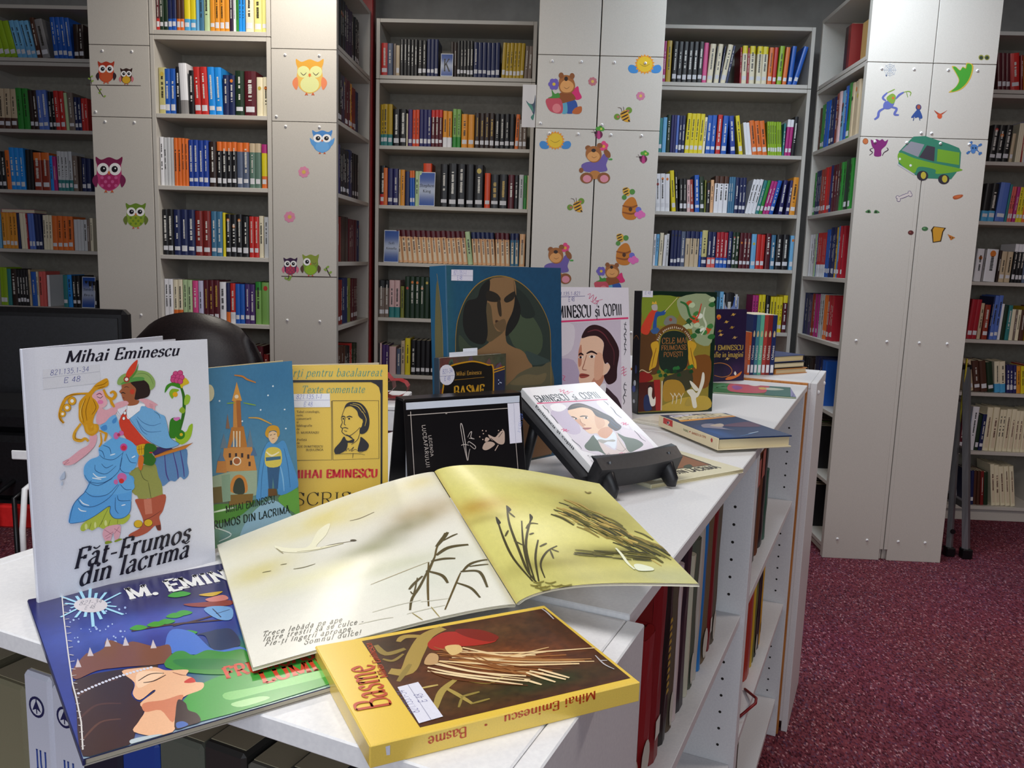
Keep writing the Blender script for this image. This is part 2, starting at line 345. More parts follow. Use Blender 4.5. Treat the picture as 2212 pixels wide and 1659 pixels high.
ART={
"white":[["P","#d9d9e0",[141,2022,596,2035,600,1872,136,1859]],["L","#a9a9b8",3.2,[137,1951,597,1971]],["T","#3a3f8f",196,1970,509,1980,43,"821.135.1-34","hand"],["T","#3a3f8f",294,1897,434,1901,45,"E 48","hand"],["T","#1d1a2a",317,2065,1317,2066,100,"Mihai Eminescu","bi"],["C","#2f6b1c",32.7,[1315,1793,1345,1676,1342,1552,1320,1449,1286,1338]],["S","#3d8a1f",[1166,1727,1185,1795,1258,1819,1325,1792,1314,1755,1228,1787]],["S","#8ab32a",[1206,1718,1236,1758,1303,1742,1263,1713,1234,1666]],["O","#e7a91c",1263,1703,25,-3,1,24],["S","#d9b92b",[1316,1802,1362,1853,1404,1799,1349,1776,1328,1754]],["S","#9abf3c",[1346,1599,1365,1688,1409,1669,1391,1604]],["S","#8fae2e",[1295,1548,1326,1578,1356,1541,1328,1515]],["O","#a01f55",1276,1895,28,-2,1,27],["O","#cf4d86",1276,1895,23,-2,1,23],["O","#a01f55",1320,1899,28,-2,1,27],["O","#cf4d86",1320,1899,23,-2,1,23],["O","#a01f55",1255,1864,28,-2,1,27],["O","#cf4d86",1255,1864,23,-2,1,22],["O","#a01f55",1299,1865,28,-2,1,27],["O","#cf4d86",1299,1865,23,-2,1,23],["O","#a01f55",1333,1858,28,-2,1,27],["O","#cf4d86",1333,1858,23,-2,1,23],["O","#a01f55",1250,1841,28,-2,1,27],["O","#cf4d86",1250,1841,23,-2,1,22],["O","#a01f55",1283,1832,28,-2,1,27],["O","#cf4d86",1283,1832,23,-2,1,23],["O","#a01f55",1317,1821,28,-3,1,27],["O","#cf4d86",1317,1821,23,-2,1,23],["S","#2f7d1e",[1204,1464,1244,1487,1306,1460,1287,1357,1255,1295,1197,1303,1190,1370]],["S","#d579b8",[1234,1479,1283,1487,1302,1471,1262,1452]],["S","#9abf2c",[1245,1296,1296,1337,1355,1339,1387,1392,1423,1399,1398,1284,1331,1226,1272,1235]],["O","#2f7d1e",1295,1318,47,-7,2,46],["O","#d8b42a",1305,1317,16,-2,1,15],["S","#5b86b8",[1056,1153,1334,1187,1352,1038,1363,929,1316,883,1278,914,1227,880,1179,893,1100,858,1067,971,1043,1070]],["C","#4a3f86",11.5,[1137,1150,1144,977,1169,895]],["C","#4a3f86",11.6,[1219,1156,1251,987,1257,899]],["C","#4a3f86",11.7,[1288,1165,1311,1006,1317,907]],["S","#3a2f63",[1032,1232,1212,1200,1152,1157,1047,1154]],["S","#97994f",[895,1076,1034,1086,1067,971,1098,813,1113,713,1075,730,846,823,807,952,825,1051]],["S","#97994f",[808,1031,942,1054,1028,1002,1077,936,1101,846,1088,752,1002,743,975,774,891,761,842,894]],["C","#55572a",5.6,[904,1042,928,963,973,927]],["C","#55572a",5.6,[972,917,993,752]],["S","#b4543c",[851,782,975,763,1127,772,1101,634,1060,575,1069,506,1069,443,1036,450,1019,497,941,448,847,431,773,449,786,474,869,502,909,560,886,651,861,722]],["P","#cf7a62",[923,766,993,759,996,618,931,622]],["C","#6a2a20",5.7,[910,569,995,589,1082,628]],["P","#6a2a20",[1019,497,1071,495,1069,443,1036,450]],["O","#6a4a12",862,547,41,-9,2,37],["O","#e0b420",862,549,37,-8,2,34],["O","#6a4a12",955,536,41,-9,2,36],["O","#e0b420",955,538,37,-8,2,32],["S","#d6402c",[804,1618,747,1539,740,1485,767,1400,816,1320,886,1273,1042,1242,953,1328,876,1440,826,1524]],["S","#e7e7f2",[721,1621,816,1650,757,1563]],["S","#f4f4fa",[814,1647,887,1659,979,1640,929,1590,826,1524,806,1568]],["L","#1c1a20",2.7,[816,1647,806,1568,826,1524,929,1590]],["L","#1c1a20",2.7,[721,1621,757,1563,808,1613]],["O","#1c1a20",792,1583,14,-2,1,17],["O","#f6f4f4",792,1583,11,-1,1,14],["O","#1c1a20",780,1536,14,-2,1,17],["O","#f6f4f4",780,1536,11,-1,1,14],["S","#74b0e0",[949,1629,1048,1586,1112,1536,1156,1507,1173,1420,1197,1303,1281,1228,1154,1206,1034,1270,945,1357,876,1440,835,1523,919,1582]],["C","#3c6ea8",5.5,[899,1538,951,1477,1032,1438,1113,1451]],["C","#3c6ea8",5.5,[889,1521,948,1421,1011,1381,1114,1376]],["C","#3c6ea8",5.5,[897,1502,938,1404,982,1361]],["C","#1c1a20",3.7,[1057,1566,1097,1533,1110,1494]],["C","#1c1a20",2.8,[1156,1507,1178,1419,1197,1303,1281,1228,1154,1206,1034,1270,945,1357,835,1523]],["S","#a3603f",[780,1842,856,1862,902,1794,904,1739,893,1695,924,1681,904,1648,823,1646,812,1685,786,1697,773,1735,769,1758,752,1780,776,1806]],["S","#2b1c1c",[856,1858,969,1870,1017,1820,1030,1764,1012,1715,961,1697,888,1694,892,1741,900,1794]],["O","#c9432e",867,1769,21,-2,1,25],["C","#1c1a20",8.0,[764,1763,785,1768,806,1756]],["C","#1c1a20",4.5,[798,1811,818,1819,840,1807]],["C","#7a2a22",5.3,[778,1725,796,1719]],["S","#8fae62",[738,1853,752,1898,793,1931,856,1943,910,1955,982,1946,1036,1915,1076,1852,1072,1797,1031,1766,1017,1820,969,1866,888,1868,771,1838]],["S","#5a9a4a",[771,1843,808,1871,889,1895,970,1890,974,1863,887,1858]],["C","#55743a",3.6,[908,1921,981,1924,1034,1883,1059,1816]],["S","#5a8a3a",[934,2017,901,1949,844,1895,866,1888,914,1939]],["S","#d8432a",[926,2051,872,2010,825,1946,818,1902,844,1895,891,1941,916,1993]],["O","#a03a2a",822,1883,27,-2,1,27],["O","#f2e4e0",822,1883,15,-1,1,15],["S","#e5a9b4",[701,1670,755,1690,812,1690,824,1657,725,1627,699,1635]],["S","#e5a9b4",[920,1692,997,1688,1092,1625,1068,1616,1062,1575,1039,1596,994,1610,964,1655]],["C","#a8606e",2.8,[1014,1645,1050,1623]],["C","#a8606e",2.8,[1013,1632,1049,1610]],["C","#a8606e",2.8,[1013,1619,1049,1597]],["S","#e5a9b4",[572,1662,630,1629,709,1656,729,1613,669,1548,573,1507,541,1546]],["S","#e5a9b4",[484,1417,542,1417,521,1327,442,1259,339,1196,275,1193,251,1224,310,1253,395,1310,471,1347]],["C","#a8606e",3.4,[339,1187,390,1223,450,1258,521,1327]],["C","#a8606e",3.3,[252,1228,301,1237,259,1200,308,1214]],["S","#e9b0ba",[514,1757,562,1796,613,1800,628,1750,644,1703,639,1677,606,1652,564,1672]],["O","#e57fae",587,1705,25,-3,1,19],["C","#5a3a4a",6.0,[560,1756,589,1740,611,1756]],["C","#8a3a5a",8.6,[557,1770,583,1781,603,1765]],["S","#d99a1c",[653,1907,592,1886,549,1859,505,1810,418,1732,404,1659,403,1572,435,1516,452,1452,504,1416,557,1455,556,1509,515,1528,535,1600,572,1662,550,1722,519,1761,555,1810,614,1822,663,1848]],["C","#d99a1c",25.6,[503,1789,372,1793,306,1761,271,1701,251,1634,257,1591,279,1558]],["O","#8a5a10",355,1739,35,-4,2,37],["O","#e0a52a",355,1739,32,-3,2,34],["O","#f3f1ee",355,1739,14,-2,1,15],["O","#8a5a10",312,1686,33,-4,2,35],["O","#e0a52a",312,1686,30,-3,2,33],["O","#f3f1ee",312,1686,14,-2,1,15],["O","#8a5a10",274,1637,26,-3,2,28],["O","#e0a52a",274,1637,24,-3,1,26],["O","#f3f1ee",274,1637,11,-1,1,12],["C","#d99a1c",27.7,[618,1813,645,1748,687,1721,719,1754,698,1785,672,1772]],["C","#d99a1c",24.5,[670,1727,684,1681,704,1647]],["C","#e0a52a",28.8,[415,1536,363,1468,358,1412,407,1388,441,1401,469,1374]],["C","#d99a1c",22.6,[561,1455,619,1420,603,1355]],["C","#d99a1c",15.7,[573,1435,577,1354,554,1309]],["C","#e0a52a",25.6,[456,1522,477,1449,528,1459,522,1505,496,1490]],["C","#7a4a0c",4.2,[468,1748,430,1657,440,1541]],["C","#7a4a0c",4.3,[502,1762,463,1653,466,1556]],["C","#7a4a0c",4.3,[525,1734,547,1661,510,1603]],["C","#7a4a0c",4.3,[548,1846,616,1857,656,1880]],["C","#7a4a0c",4.3,[572,1826,632,1838]],["C","#7a4a0c",4.1,[291,1767,340,1792,470,1783]],["C","#7a4a0c",4.1,[252,1651,253,1591,279,1558]],["C","#7a4a0c",4.2,[370,1463,364,1412,416,1395]],["C","#f0c860",6.8,[451,1733,417,1641,425,1561]],["S","#73b4e6",[572,1494,620,1523,661,1563,705,1577,725,1532,741,1449,727,1401,677,1372,637,1422,591,1449]],["S","#4a8fd0",[575,1480,623,1500,630,1455,595,1450]],["S","#4a8fd0",[677,1529,717,1556,711,1512,684,1502]],["S","#b3c043",[361,618,404,671,613,763,635,667,781,659,779,612,732,578,679,585,604,581,551,573,510,598,458,579,425,603,382,589]],["C","#6d7a1c",4.4,[453,651,433,592]],["C","#6d7a1c",4.5,[547,649,518,600]],["C","#6d7a1c",4.5,[616,643,595,583]],["C","#6d7a1c",4.5,[681,629,675,588]],["C","#6d7a1c",4.5,[613,763,566,682,536,615]],["O","#d9de8a",409,625,12,-3,1,27],["O","#d9de8a",485,622,10,-2,2,29],["O","#d9de8a",575,620,12,-3,1,27],["S","#e3a8b4",[576,583,692,578,699,513,677,453,646,449,634,519,604,442,571,448,542,520]],["L","#a0606e",3.6,[560,564,626,502]],["L","#a0606e",3.6,[636,527,565,498]],["L","#a0606e",3.7,[691,562,644,507]],["L","#a0606e",3.6,[646,553,697,504]],["L","#a0606e",3.6,[572,478,608,488]],["S","#8a9a2a",[561,451,593,454,621,432,566,428]],["S","#8a9a2a",[645,442,686,451,710,438,649,427]],["S","#5aa4e2",[473,1027,418,938,366,895,309,835,276,744,279,683,387,675,490,707,614,768,615,708,651,649,730,635,791,678,807,770,819,871,834,998,629,1071]],["S","#66aee6",[607,1341,695,1378,808,1339,877,1265,892,1179,858,1073,798,1037,834,956,835,881,713,858,423,914,453,998,419,1067,421,1156,472,1210,548,1233,550,1296]],["C","#1f4f86",5.2,[512,1158,517,1104,601,1062,691,1119]],["C","#1f4f86",5.2,[554,1241,595,1199,676,1181,758,1228]],["C","#1f4f86",5.3,[567,1158,604,1116,665,1133]],["C","#1f4f86",5.2,[420,1085,462,1015,580,989,706,1062,747,1184]],["C","#1f4f86",5.4,[758,1237,725,1105,749,1054,802,1036]],["C","#1f4f86",5.4,[784,1214,816,1136,869,1117]],["C","#1f4f86",5.2,[549,1287,581,1264,595,1208]],["C","#1f4f86",5.3,[588,1321,639,1291,653,1235]],["C","#e4f1fb",10.4,[491,1086,531,1043,599,1035]],["C","#e4f1fb",10.6,[644,1223,688,1229]],["C","#e4f1fb",11.0,[831,1170,864,1183]],["C","#1f4f86",5.2,[447,1018,529,971,652,1012]],["C","#1f4f86",5.2,[418,938,482,881,602,876,697,949]],["C","#1f4f86",5.1,[353,879,395,813,494,792,618,845,710,947]],["C","#1f4f86",5.4,[719,945,761,891,815,881]],["C","#1f4f86",5.4,[688,850,703,800,801,781]],["C","#1f4f86",5.4,[670,835,664,734,688,683]],["C","#1f4f86",5.1,[273,691,313,834,366,895,418,938,473,1027]],["C","#1f4f86",5.1,[279,683,387,675,490,707,614,768,615,708,651,649,730,635,791,678,807,770]],["C","#e4f1fb",10.3,[369,876,396,835,444,807]],["C","#e4f1fb",10.3,[353,804,376,776,417,761]],["C","#e4f1fb",10.4,[482,1047,558,1020]],["C","#e4f1fb",11.0,[754,753,718,751]],["O","#d06ba8",736,1007,42,-8,2,41],["O","#d06ba8",681,975,19,-4,1,23],["O","#d8312e",730,975,22,-4,1,23],["O","#c94f9a",765,1277,32,-5,2,35],["O","#d02f4a",765,1272,21,-3,1,22],["O","#d06ba8",705,1390,24,-3,2,32],["O","#d06ba8",749,1407,23,-3,1,22],["O","#b8325a",727,1396,14,-2,1,14],["S","#d8a81c",[881,1269,964,1275,956,1192,896,1186]],["L","#7a5510",3.7,[900,1271,901,1196]],["L","#7a5510",3.7,[922,1267,923,1193]],["L","#7a5510",3.7,[945,1264,946,1189]],["L","#7a5510",3.7,[886,1236,960,1238]],["S","#2f6a20",[959,1276,1033,1265,1064,1218,1016,1183,1050,1126,1024,1073,978,1076,915,1119,941,1181]],["O","#c8302a",1007,1191,17,-3,0,7],["S","#d8702a",[900,1178,940,1153,913,1043,884,1087]],["P","#c87a2c",[1038,1158,1153,1184,1415,1223,1333,1177,1041,1135]],["L","#5a2f10",2.8,[1038,1158,1415,1223]],["S","#b8c4d8",[262,1146,262,1086,229,1073,221,1094]],["S","#b8c4d8",[239,1066,243,1028,225,1030]],["C","#6a7488",2.5,[262,1146,262,1086,229,1073]],["T","#1d1a2a",279,270,1343,275,171,"Făt-Frumos","bi"],["T","#1d1a2a",313,109,1326,121,165,"din lacrimă","bi"]],
"castle":[["S","#9cc3d4",[470,30,615,259,893,360,1130,118,1015,61,719,22]],["S","#4d8a34",[175,445,451,412,683,390,441,258,164,270]],["S","#6aa844",[955,361,1213,432,1244,121,1133,173]],["C","#e3efe6",13.1,[175,229,375,105,232,62]],["C","#d8ecd0",21.0,[198,376,449,374]],["O","#dceaf2",333,1494,10,-1,1,9],["O","#dceaf2",802,1346,10,-1,1,9],["O","#dceaf2",1099,1315,11,-1,1,9],["O","#dceaf2",968,1582,11,-1,1,9],["O","#dceaf2",577,1255,10,-1,1,9],["O","#dceaf2",901,1490,11,-1,1,9],["O","#dceaf2",1102,1106,11,-2,1,9],["P","#b9783a",[383,989,449,1209,588,1202,622,952]],["P","#c8894a",[306,774,349,1007,675,970,717,700]],["P","#c07f44",[245,772,273,893,362,885,367,750]],["P","#c98a48",[467,1206,489,1483,569,1474,566,1193]],["P","#d89a4c",[471,1479,539,1668,587,1466]],["P","#a8683a",[520,1479,569,1474,566,1193,516,1199]],["P","#8a6a58",[383,1205,413,1353,431,1198]],["P","#6a7f92",[308,1014,359,1158,393,1001]],["P","#5a7898",[426,1008,475,1116,510,995]],["P","#6a7f92",[610,980,661,1167,689,967]],["P","#4f6f96",[647,883,697,966,730,869]],["P","#5a7898",[273,887,320,974,357,873]],["P","#e6d3b4",[465,1168,479,1166,468,1002,454,1004]],["P","#e6d3b4",[500,1163,514,1161,503,996,489,998]],["P","#e6d3b4",[535,1158,549,1156,538,991,524,993]],["P","#3a2c34",[401,948,426,944,423,899,398,903]],["P","#3a2c34",[471,937,496,933,493,887,468,891]],["P","#3a2c34",[541,926,567,922,564,876,538,880]],["P","#3a2c34",[612,901,638,897,635,851,609,855]],["P","#3a2c34",[410,870,435,866,432,821,407,825]],["P","#3a2c34",[622,822,648,817,645,771,619,775]],["O","#ead9bf",487,851,51,-9,3,46],["O","#a8603a",487,851,37,-6,2,33],["O","#ead9bf",527,1517,23,-2,1,20],["P","#9aab94",[202,742,403,757,718,713,701,452,454,450,192,492]],["S","#c8803a",[396,546,423,676,506,706,581,640,579,503]],["S","#2f3a34",[428,533,452,645,508,673,553,619,550,496]],["P","#6a5a34",[194,630,297,623,300,457,184,468]],["P","#7d5f2c",[387,516,658,474,638,386,366,404]],["P","#84a08a",[304,736,401,731,390,451,300,457]],["C","#c8803c",18.6,[515,1739,606,1719,662,1682,761,1641]],["C","#d0a04a",16.4,[651,1282,767,1263,854,1219,927,1176]],["C","#8fb23a",10.6,[413,1460,504,1456]],["C","#8fb23a",10.8,[603,1445,746,1402]],["S","#4f93cc",[870,992,960,952,1070,976,1138,789,1226,499,1181,425,957,408,1000,717,915,732,870,499,819,409,691,402,726,606,778,848]],["C","#2f6aa0",8.7,[1065,895,1101,700,1118,451]],["C","#2f6aa0",8.5,[824,854,774,650,744,417]],["C","#86bce4",14.5,[1007,703,1030,577,1037,426]],["P","#2f5a86",[841,758,1001,737,961,468,918,470,909,626,884,469,846,477]],["S","#d9c65a",[835,905,928,930,1025,875,1007,716,832,740]],["P","#3f6a8a",[830,833,1017,816,1015,782,831,793]],["C","#f0e6c0",19.8,[841,891,907,840,1001,865]],["P","#6a4a2a",[839,492,938,472,949,396,834,412]],["S","#e6c39c",[876,1078,938,1102,997,1060,986,1002,930,967,887,1010]],["S","#cf9a34",[838,1083,873,1151,942,1165,1009,1132,1020,1057,988,1028,976,1097,892,1102,873,1038]],["L","#1c1a20",5.7,[897,1061,921,1065]],["L","#1c1a20",5.7,[943,1064,967,1065]],["L","#a05040",5.7,[918,1018,949,1021]],["T","#17261c",327,338,918,330,74,"MIHAI EMINESCU","deco"],["T","#17261c",-66,211,1098,173,79,"FĂT FRUMOS DIN LACRIMĂ","deco"],["O","#d7cfae",224,1586,56,-6,6,86]],
"scrisori":[["P","#1c1a20",[-63,1574,1116,1563,1108,-182,1088,-181,1091,1395,1073,1475,1037,1511,980,1538,-64,1547]],["T","#4f8f7c",-20,1613,1112,1608,87,"Cărți pentru bacalaureat","it"],["T","#4f8f7c",192,1424,909,1417,82,"Texte comentate","it"],["L","#1c1a20",5.6,[528,1329,526,644,6,656]],["L","#1c1a20",5.6,[538,1329,1068,1321,1070,637,540,643,538,1329]],["P","#dcdce4",[15,1415,511,1414,514,1257,13,1262]],["L","#8a8ab0",4.1,[14,1341,512,1338]],["T","#5a60b0",135,1357,421,1354,51,"821.135.1-1","hand"],["T","#5a60b0",213,1271,317,1271,51,"E 48","hand"],["T","#3a2c14",140,1200,399,1196,24,"Tabel cronologic,","b"],["T","#3a2c14",140,1160,214,1161,24,"note,","b"],["T","#3a2c14",139,1120,302,1119,24,"comentarii","b"],["T","#3a2c14",139,1081,162,1083,24,"și","b"],["T","#3a2c14",139,1041,311,1038,24,"bibliografie","b"],["T","#3a2c14",138,1001,172,1003,24,"de","b"],["T","#3a2c14",138,961,387,956,24,"D. MURĂRAȘU","b"],["T","#3a2c14",140,879,250,878,24,"Prefață","b"],["T","#3a2c14",139,840,171,842,24,"de","b"],["T","#3a2c14",139,801,430,793,24,"ZOE DUMITRESCU","b"],["T","#3a2c14",238,759,433,754,24,"BUȘULENGA","b"],["T","#c3242c",74,449,1058,418,95,"MIHAI EMINESCU","fat"],["T","#2c2416",95,135,1164,92,145,"SCRISORI","lt"],["S","#1c1a20",[669,1225,697,1289,761,1312,866,1292,937,1204,962,1081,943,981,893,936,848,944,854,1012,887,1083,837,1142,816,1207,753,1259,697,1253]],["S","#d9b64a",[851,1084,880,1105,872,1026,851,1013]],["C","#d9b64a",5.7,[739,1281,824,1257,880,1184]],["C","#d9b64a",5.7,[768,1294,852,1271,915,1183]],["C","#d9b64a",5.7,[880,1199,922,1111,908,1025]],["C","#1c1a20",8.5,[676,1239,641,1133,649,1076,630,1026,651,1004,647,961,717,916,794,957,851,1013]],["C","#1c1a20",12.7,[638,1136,662,1147,685,1135]],["C","#1c1a20",12.7,[697,1134,732,1145,764,1133]],["O","#1c1a20",662,1118,10,0,0,10],["O","#1c1a20",727,1117,11,0,0,11],["C","#1c1a20",8.5,[683,1132,671,1061,689,1043]],["C","#1c1a20",9.9,[651,1009,682,1015,717,1002]],["C","#1c1a20",7.1,[668,978,703,971]],["S","#1c1a20",[689,934,738,916,780,871,738,894]],["S","#1c1a20",[555,764,625,848,667,911,695,860,709,816,681,745,582,706]],["S","#1c1a20",[824,740,850,854,865,900,950,814,935,750,892,730]],["S","#1c1a20",[674,882,716,859,783,878,772,835,716,837,681,824]],["C","#1c1a20",7.1,[851,955,822,869,751,814]],["C","#1c1a20",5.7,[555,710,694,709,835,703,906,686]],["C","#1c1a20",5.7,[667,774,695,795,688,738,716,773,730,743,779,785,751,735,800,755,850,717,892,730]],["C","#1c1a20",5.7,[772,713,765,655]]],
"teal":[["S","#2f3a34",[122,1652,142,2009,203,2226,357,2471,627,2679,1020,2759,1427,2653,1785,2384,2001,2061,2045,1722,2037,949,2020,26,79,306]],["S","#46533f",[1090,2350,1545,2254,1864,1884,1747,1586,1239,1762]],["S","#3f4a3a",[195,1952,375,1805,523,1713,241,1673]],["S","#27302c",[1138,2666,1507,2491,1716,2190,1437,2167,1257,2493]],["S","#8a6a48",[791,2701,1019,2745,1272,2718,1319,2492,1261,2260,1123,2059,1097,1828,1238,1733,1446,1655,1635,1426,1606,1110,1498,102,254,280,218,1536,333,1668,601,1751,778,1842,841,1983,785,2127,731,2270,747,2496]],["S","#5f5038",[734,2383,810,2326,844,2097,920,1980,1040,1961,897,1880,758,1829,683,1932,710,2214]],["S","#1f201f",[791,2708,625,2609,544,2456,356,2409,276,2225,288,2017,414,1859,641,1803,731,1930,724,2157,713,2327,777,2524]],["S","#1f201f",[1266,2718,1308,2500,1408,2286,1329,2067,1099,1893,1113,2060,1241,2260,1287,2463]],["S","#2a2620",[728,2532,797,2552,934,2509,1001,2437,960,2395,793,2400,716,2440]],["S","#2a2620",[1067,2415,1113,2472,1289,2543,1265,2434,1131,2381]],["S","#3a3024",[930,2381,991,2416,1016,2207,975,2191,943,2266]],["S","#3f2c22",[894,2135,983,2121,1074,2130,1002,2063,902,2081]],["S","#6a543a",[863,2068,1019,1961,1102,2031,1064,2148]],["S","#5f5a44",[1039,1144,1227,1261,1355,1341,1634,1411,1854,1411,2040,1453,2035,949,1016,1044]],["S","#736649",[1163,1193,1332,1283,1524,1313,1741,1282,1942,1298,1849,1151,1521,1148]],["S","#3b4a46",[1489,1660,1747,1586,2024,1477,1744,1434,1592,1474]],["S","#7d5a3c",[501,949,1303,942,2020,639,2009,36,88,311]],["C","#9a7a3a",14.5,[79,306,122,1652,145,2009,207,2226,361,2474,631,2682,1020,2762,1431,2656,1790,2387,2006,2061,2047,1722,2040,949,2023,26]],["P","#ddd9e6",[87,2841,480,2841,472,2689,79,2693]],["L","#9a96b0",4.7,[85,2758,478,2758]],["T","#5a60b0",121,2774,357,2774,57,"821.135.1-1","hand"],["T","#5a60b0",182,2702,276,2705,57,"E 48","hand"]],
"cop":[["P","#c9bccb",[-176,1887,1564,1934,1523,189,-247,178]],["S","#b3a3bd",[-206,1151,391,1216,513,748,218,398,-236,431]],["S","#d8cfd8",[-111,1832,417,1859,352,1401,-19,1324]],["L","#7a76a0",8.0,[-156,2362,709,2387]],["T","#4a4a90",24,2385,598,2405,65,"821.135.1-821","hand"],["T","#4a4a90",313,2284,462,2294,80,"E 48","hand"],["P","#d8376f",[-196,1937,1757,1983,1761,1951,-198,1905]],["T","#1a1a22",-55,1989,854,2004,216,"EMINESCU","cond"],["T","#1a1a22",942,2006,1059,2013,196,"și","cond"],["T","#1a1a22",1132,2015,1605,2025,212,"COPIII","cond"],["L","#1a1a22",8.5,[993,2260,990,2185]],["L","#1a1a22",8.5,[983,1998,981,1961]],["C","#cf4a78",10.5,[770,2409,842,2428,803,2335,914,2409,885,2279,985,2372,958,2298,1130,2325]],["C","#cf4a78",10.6,[837,2298,956,2242,1031,2297,932,2260]],["S","#3a2630",[1139,674,1333,529,1455,405,1497,191,997,191,1060,527]],["S","#e3dfe6",[943,667,1142,740,1122,542,1029,378,877,238,684,252]],["S","#e8bfa4",[608,1643,787,1647,980,1633,1123,1507,1089,1282,1144,1119,1244,1124,1274,1056,1187,946,1104,894,1070,782,943,667,696,551,558,690,499,860,527,970,486,1120,520,1377]],["S","#c98a70",[853,860,1099,904,1069,773,918,649,747,622]],["S","#dca88c",[918,1288,1089,1282,1074,905,876,840]],["S","#c08068",[515,1377,590,1486,577,1153,504,1101]],["S","#30161c",[595,1615,709,1789,916,1854,1182,1774,1374,1595,1503,1343,1440,1020,1406,792,1203,723,1103,884,1187,937,1266,1047,1207,1135,1137,1119,1089,1282,1127,1507,980,1633,787,1644]],["C","#6a3038",25.3,[743,1723,961,1755,1153,1657,1294,1464]],["C","#5a2830",21.7,[1223,1561,1365,1348,1355,1081]],["C","#2a1418",37.6,[517,1303,565,1329,630,1299]],["C","#2a1418",38.0,[703,1324,824,1357,955,1306]],["O","#e8e0dc",562,1261,52,-2,1,22],["O","#2a1418",558,1261,28,-1,1,22],["O","#e8e0dc",833,1263,73,-3,1,26],["O","#2a1418",825,1262,34,-1,1,26],["C","#9a5a48",19.0,[702,1296,635,1132,596,1041,691,1018]],["S","#a04a40",[516,943,593,963,759,921,661,879,542,880]],["C","#5a2620",12.5,[516,924,615,928,754,917]],["C","#2a2a34",15.5,[1690,1894,1661,1799,1696,1721,1642,1645,1677,1548,1642,1453,1664,1356,1627,1262]],["C","#2a2a34",15.6,[1633,741,1591,647,1626,548,1571,455,1606,376,1566,321]],["L","#2a2a34",11.1,[1642,1856,1708,1840]],["L","#2a2a34",11.1,[1639,1761,1705,1744]],["L","#2a2a34",11.1,[1635,1665,1701,1648]],["L","#2a2a34",11.1,[1631,1569,1697,1552]],["L","#2a2a34",11.1,[1628,1473,1694,1456]],["L","#2a2a34",11.1,[1624,1377,1690,1359]],["L","#2a2a34",11.1,[1599,704,1664,685]],["L","#2a2a34",11.1,[1595,608,1661,589]],["L","#2a2a34",11.1,[1590,493,1656,473]],["C","#cf4a78",13.3,[1541,1015,1606,1039,1604,985,1677,1009]],["C","#cf4a78",13.3,[1539,958,1604,982,1602,928,1674,951]],["C","#cf4a78",13.3,[1537,900,1602,924,1600,870,1672,893]],["C","#cf4a78",12.3,[125,953,182,923,134,880,190,849]]],
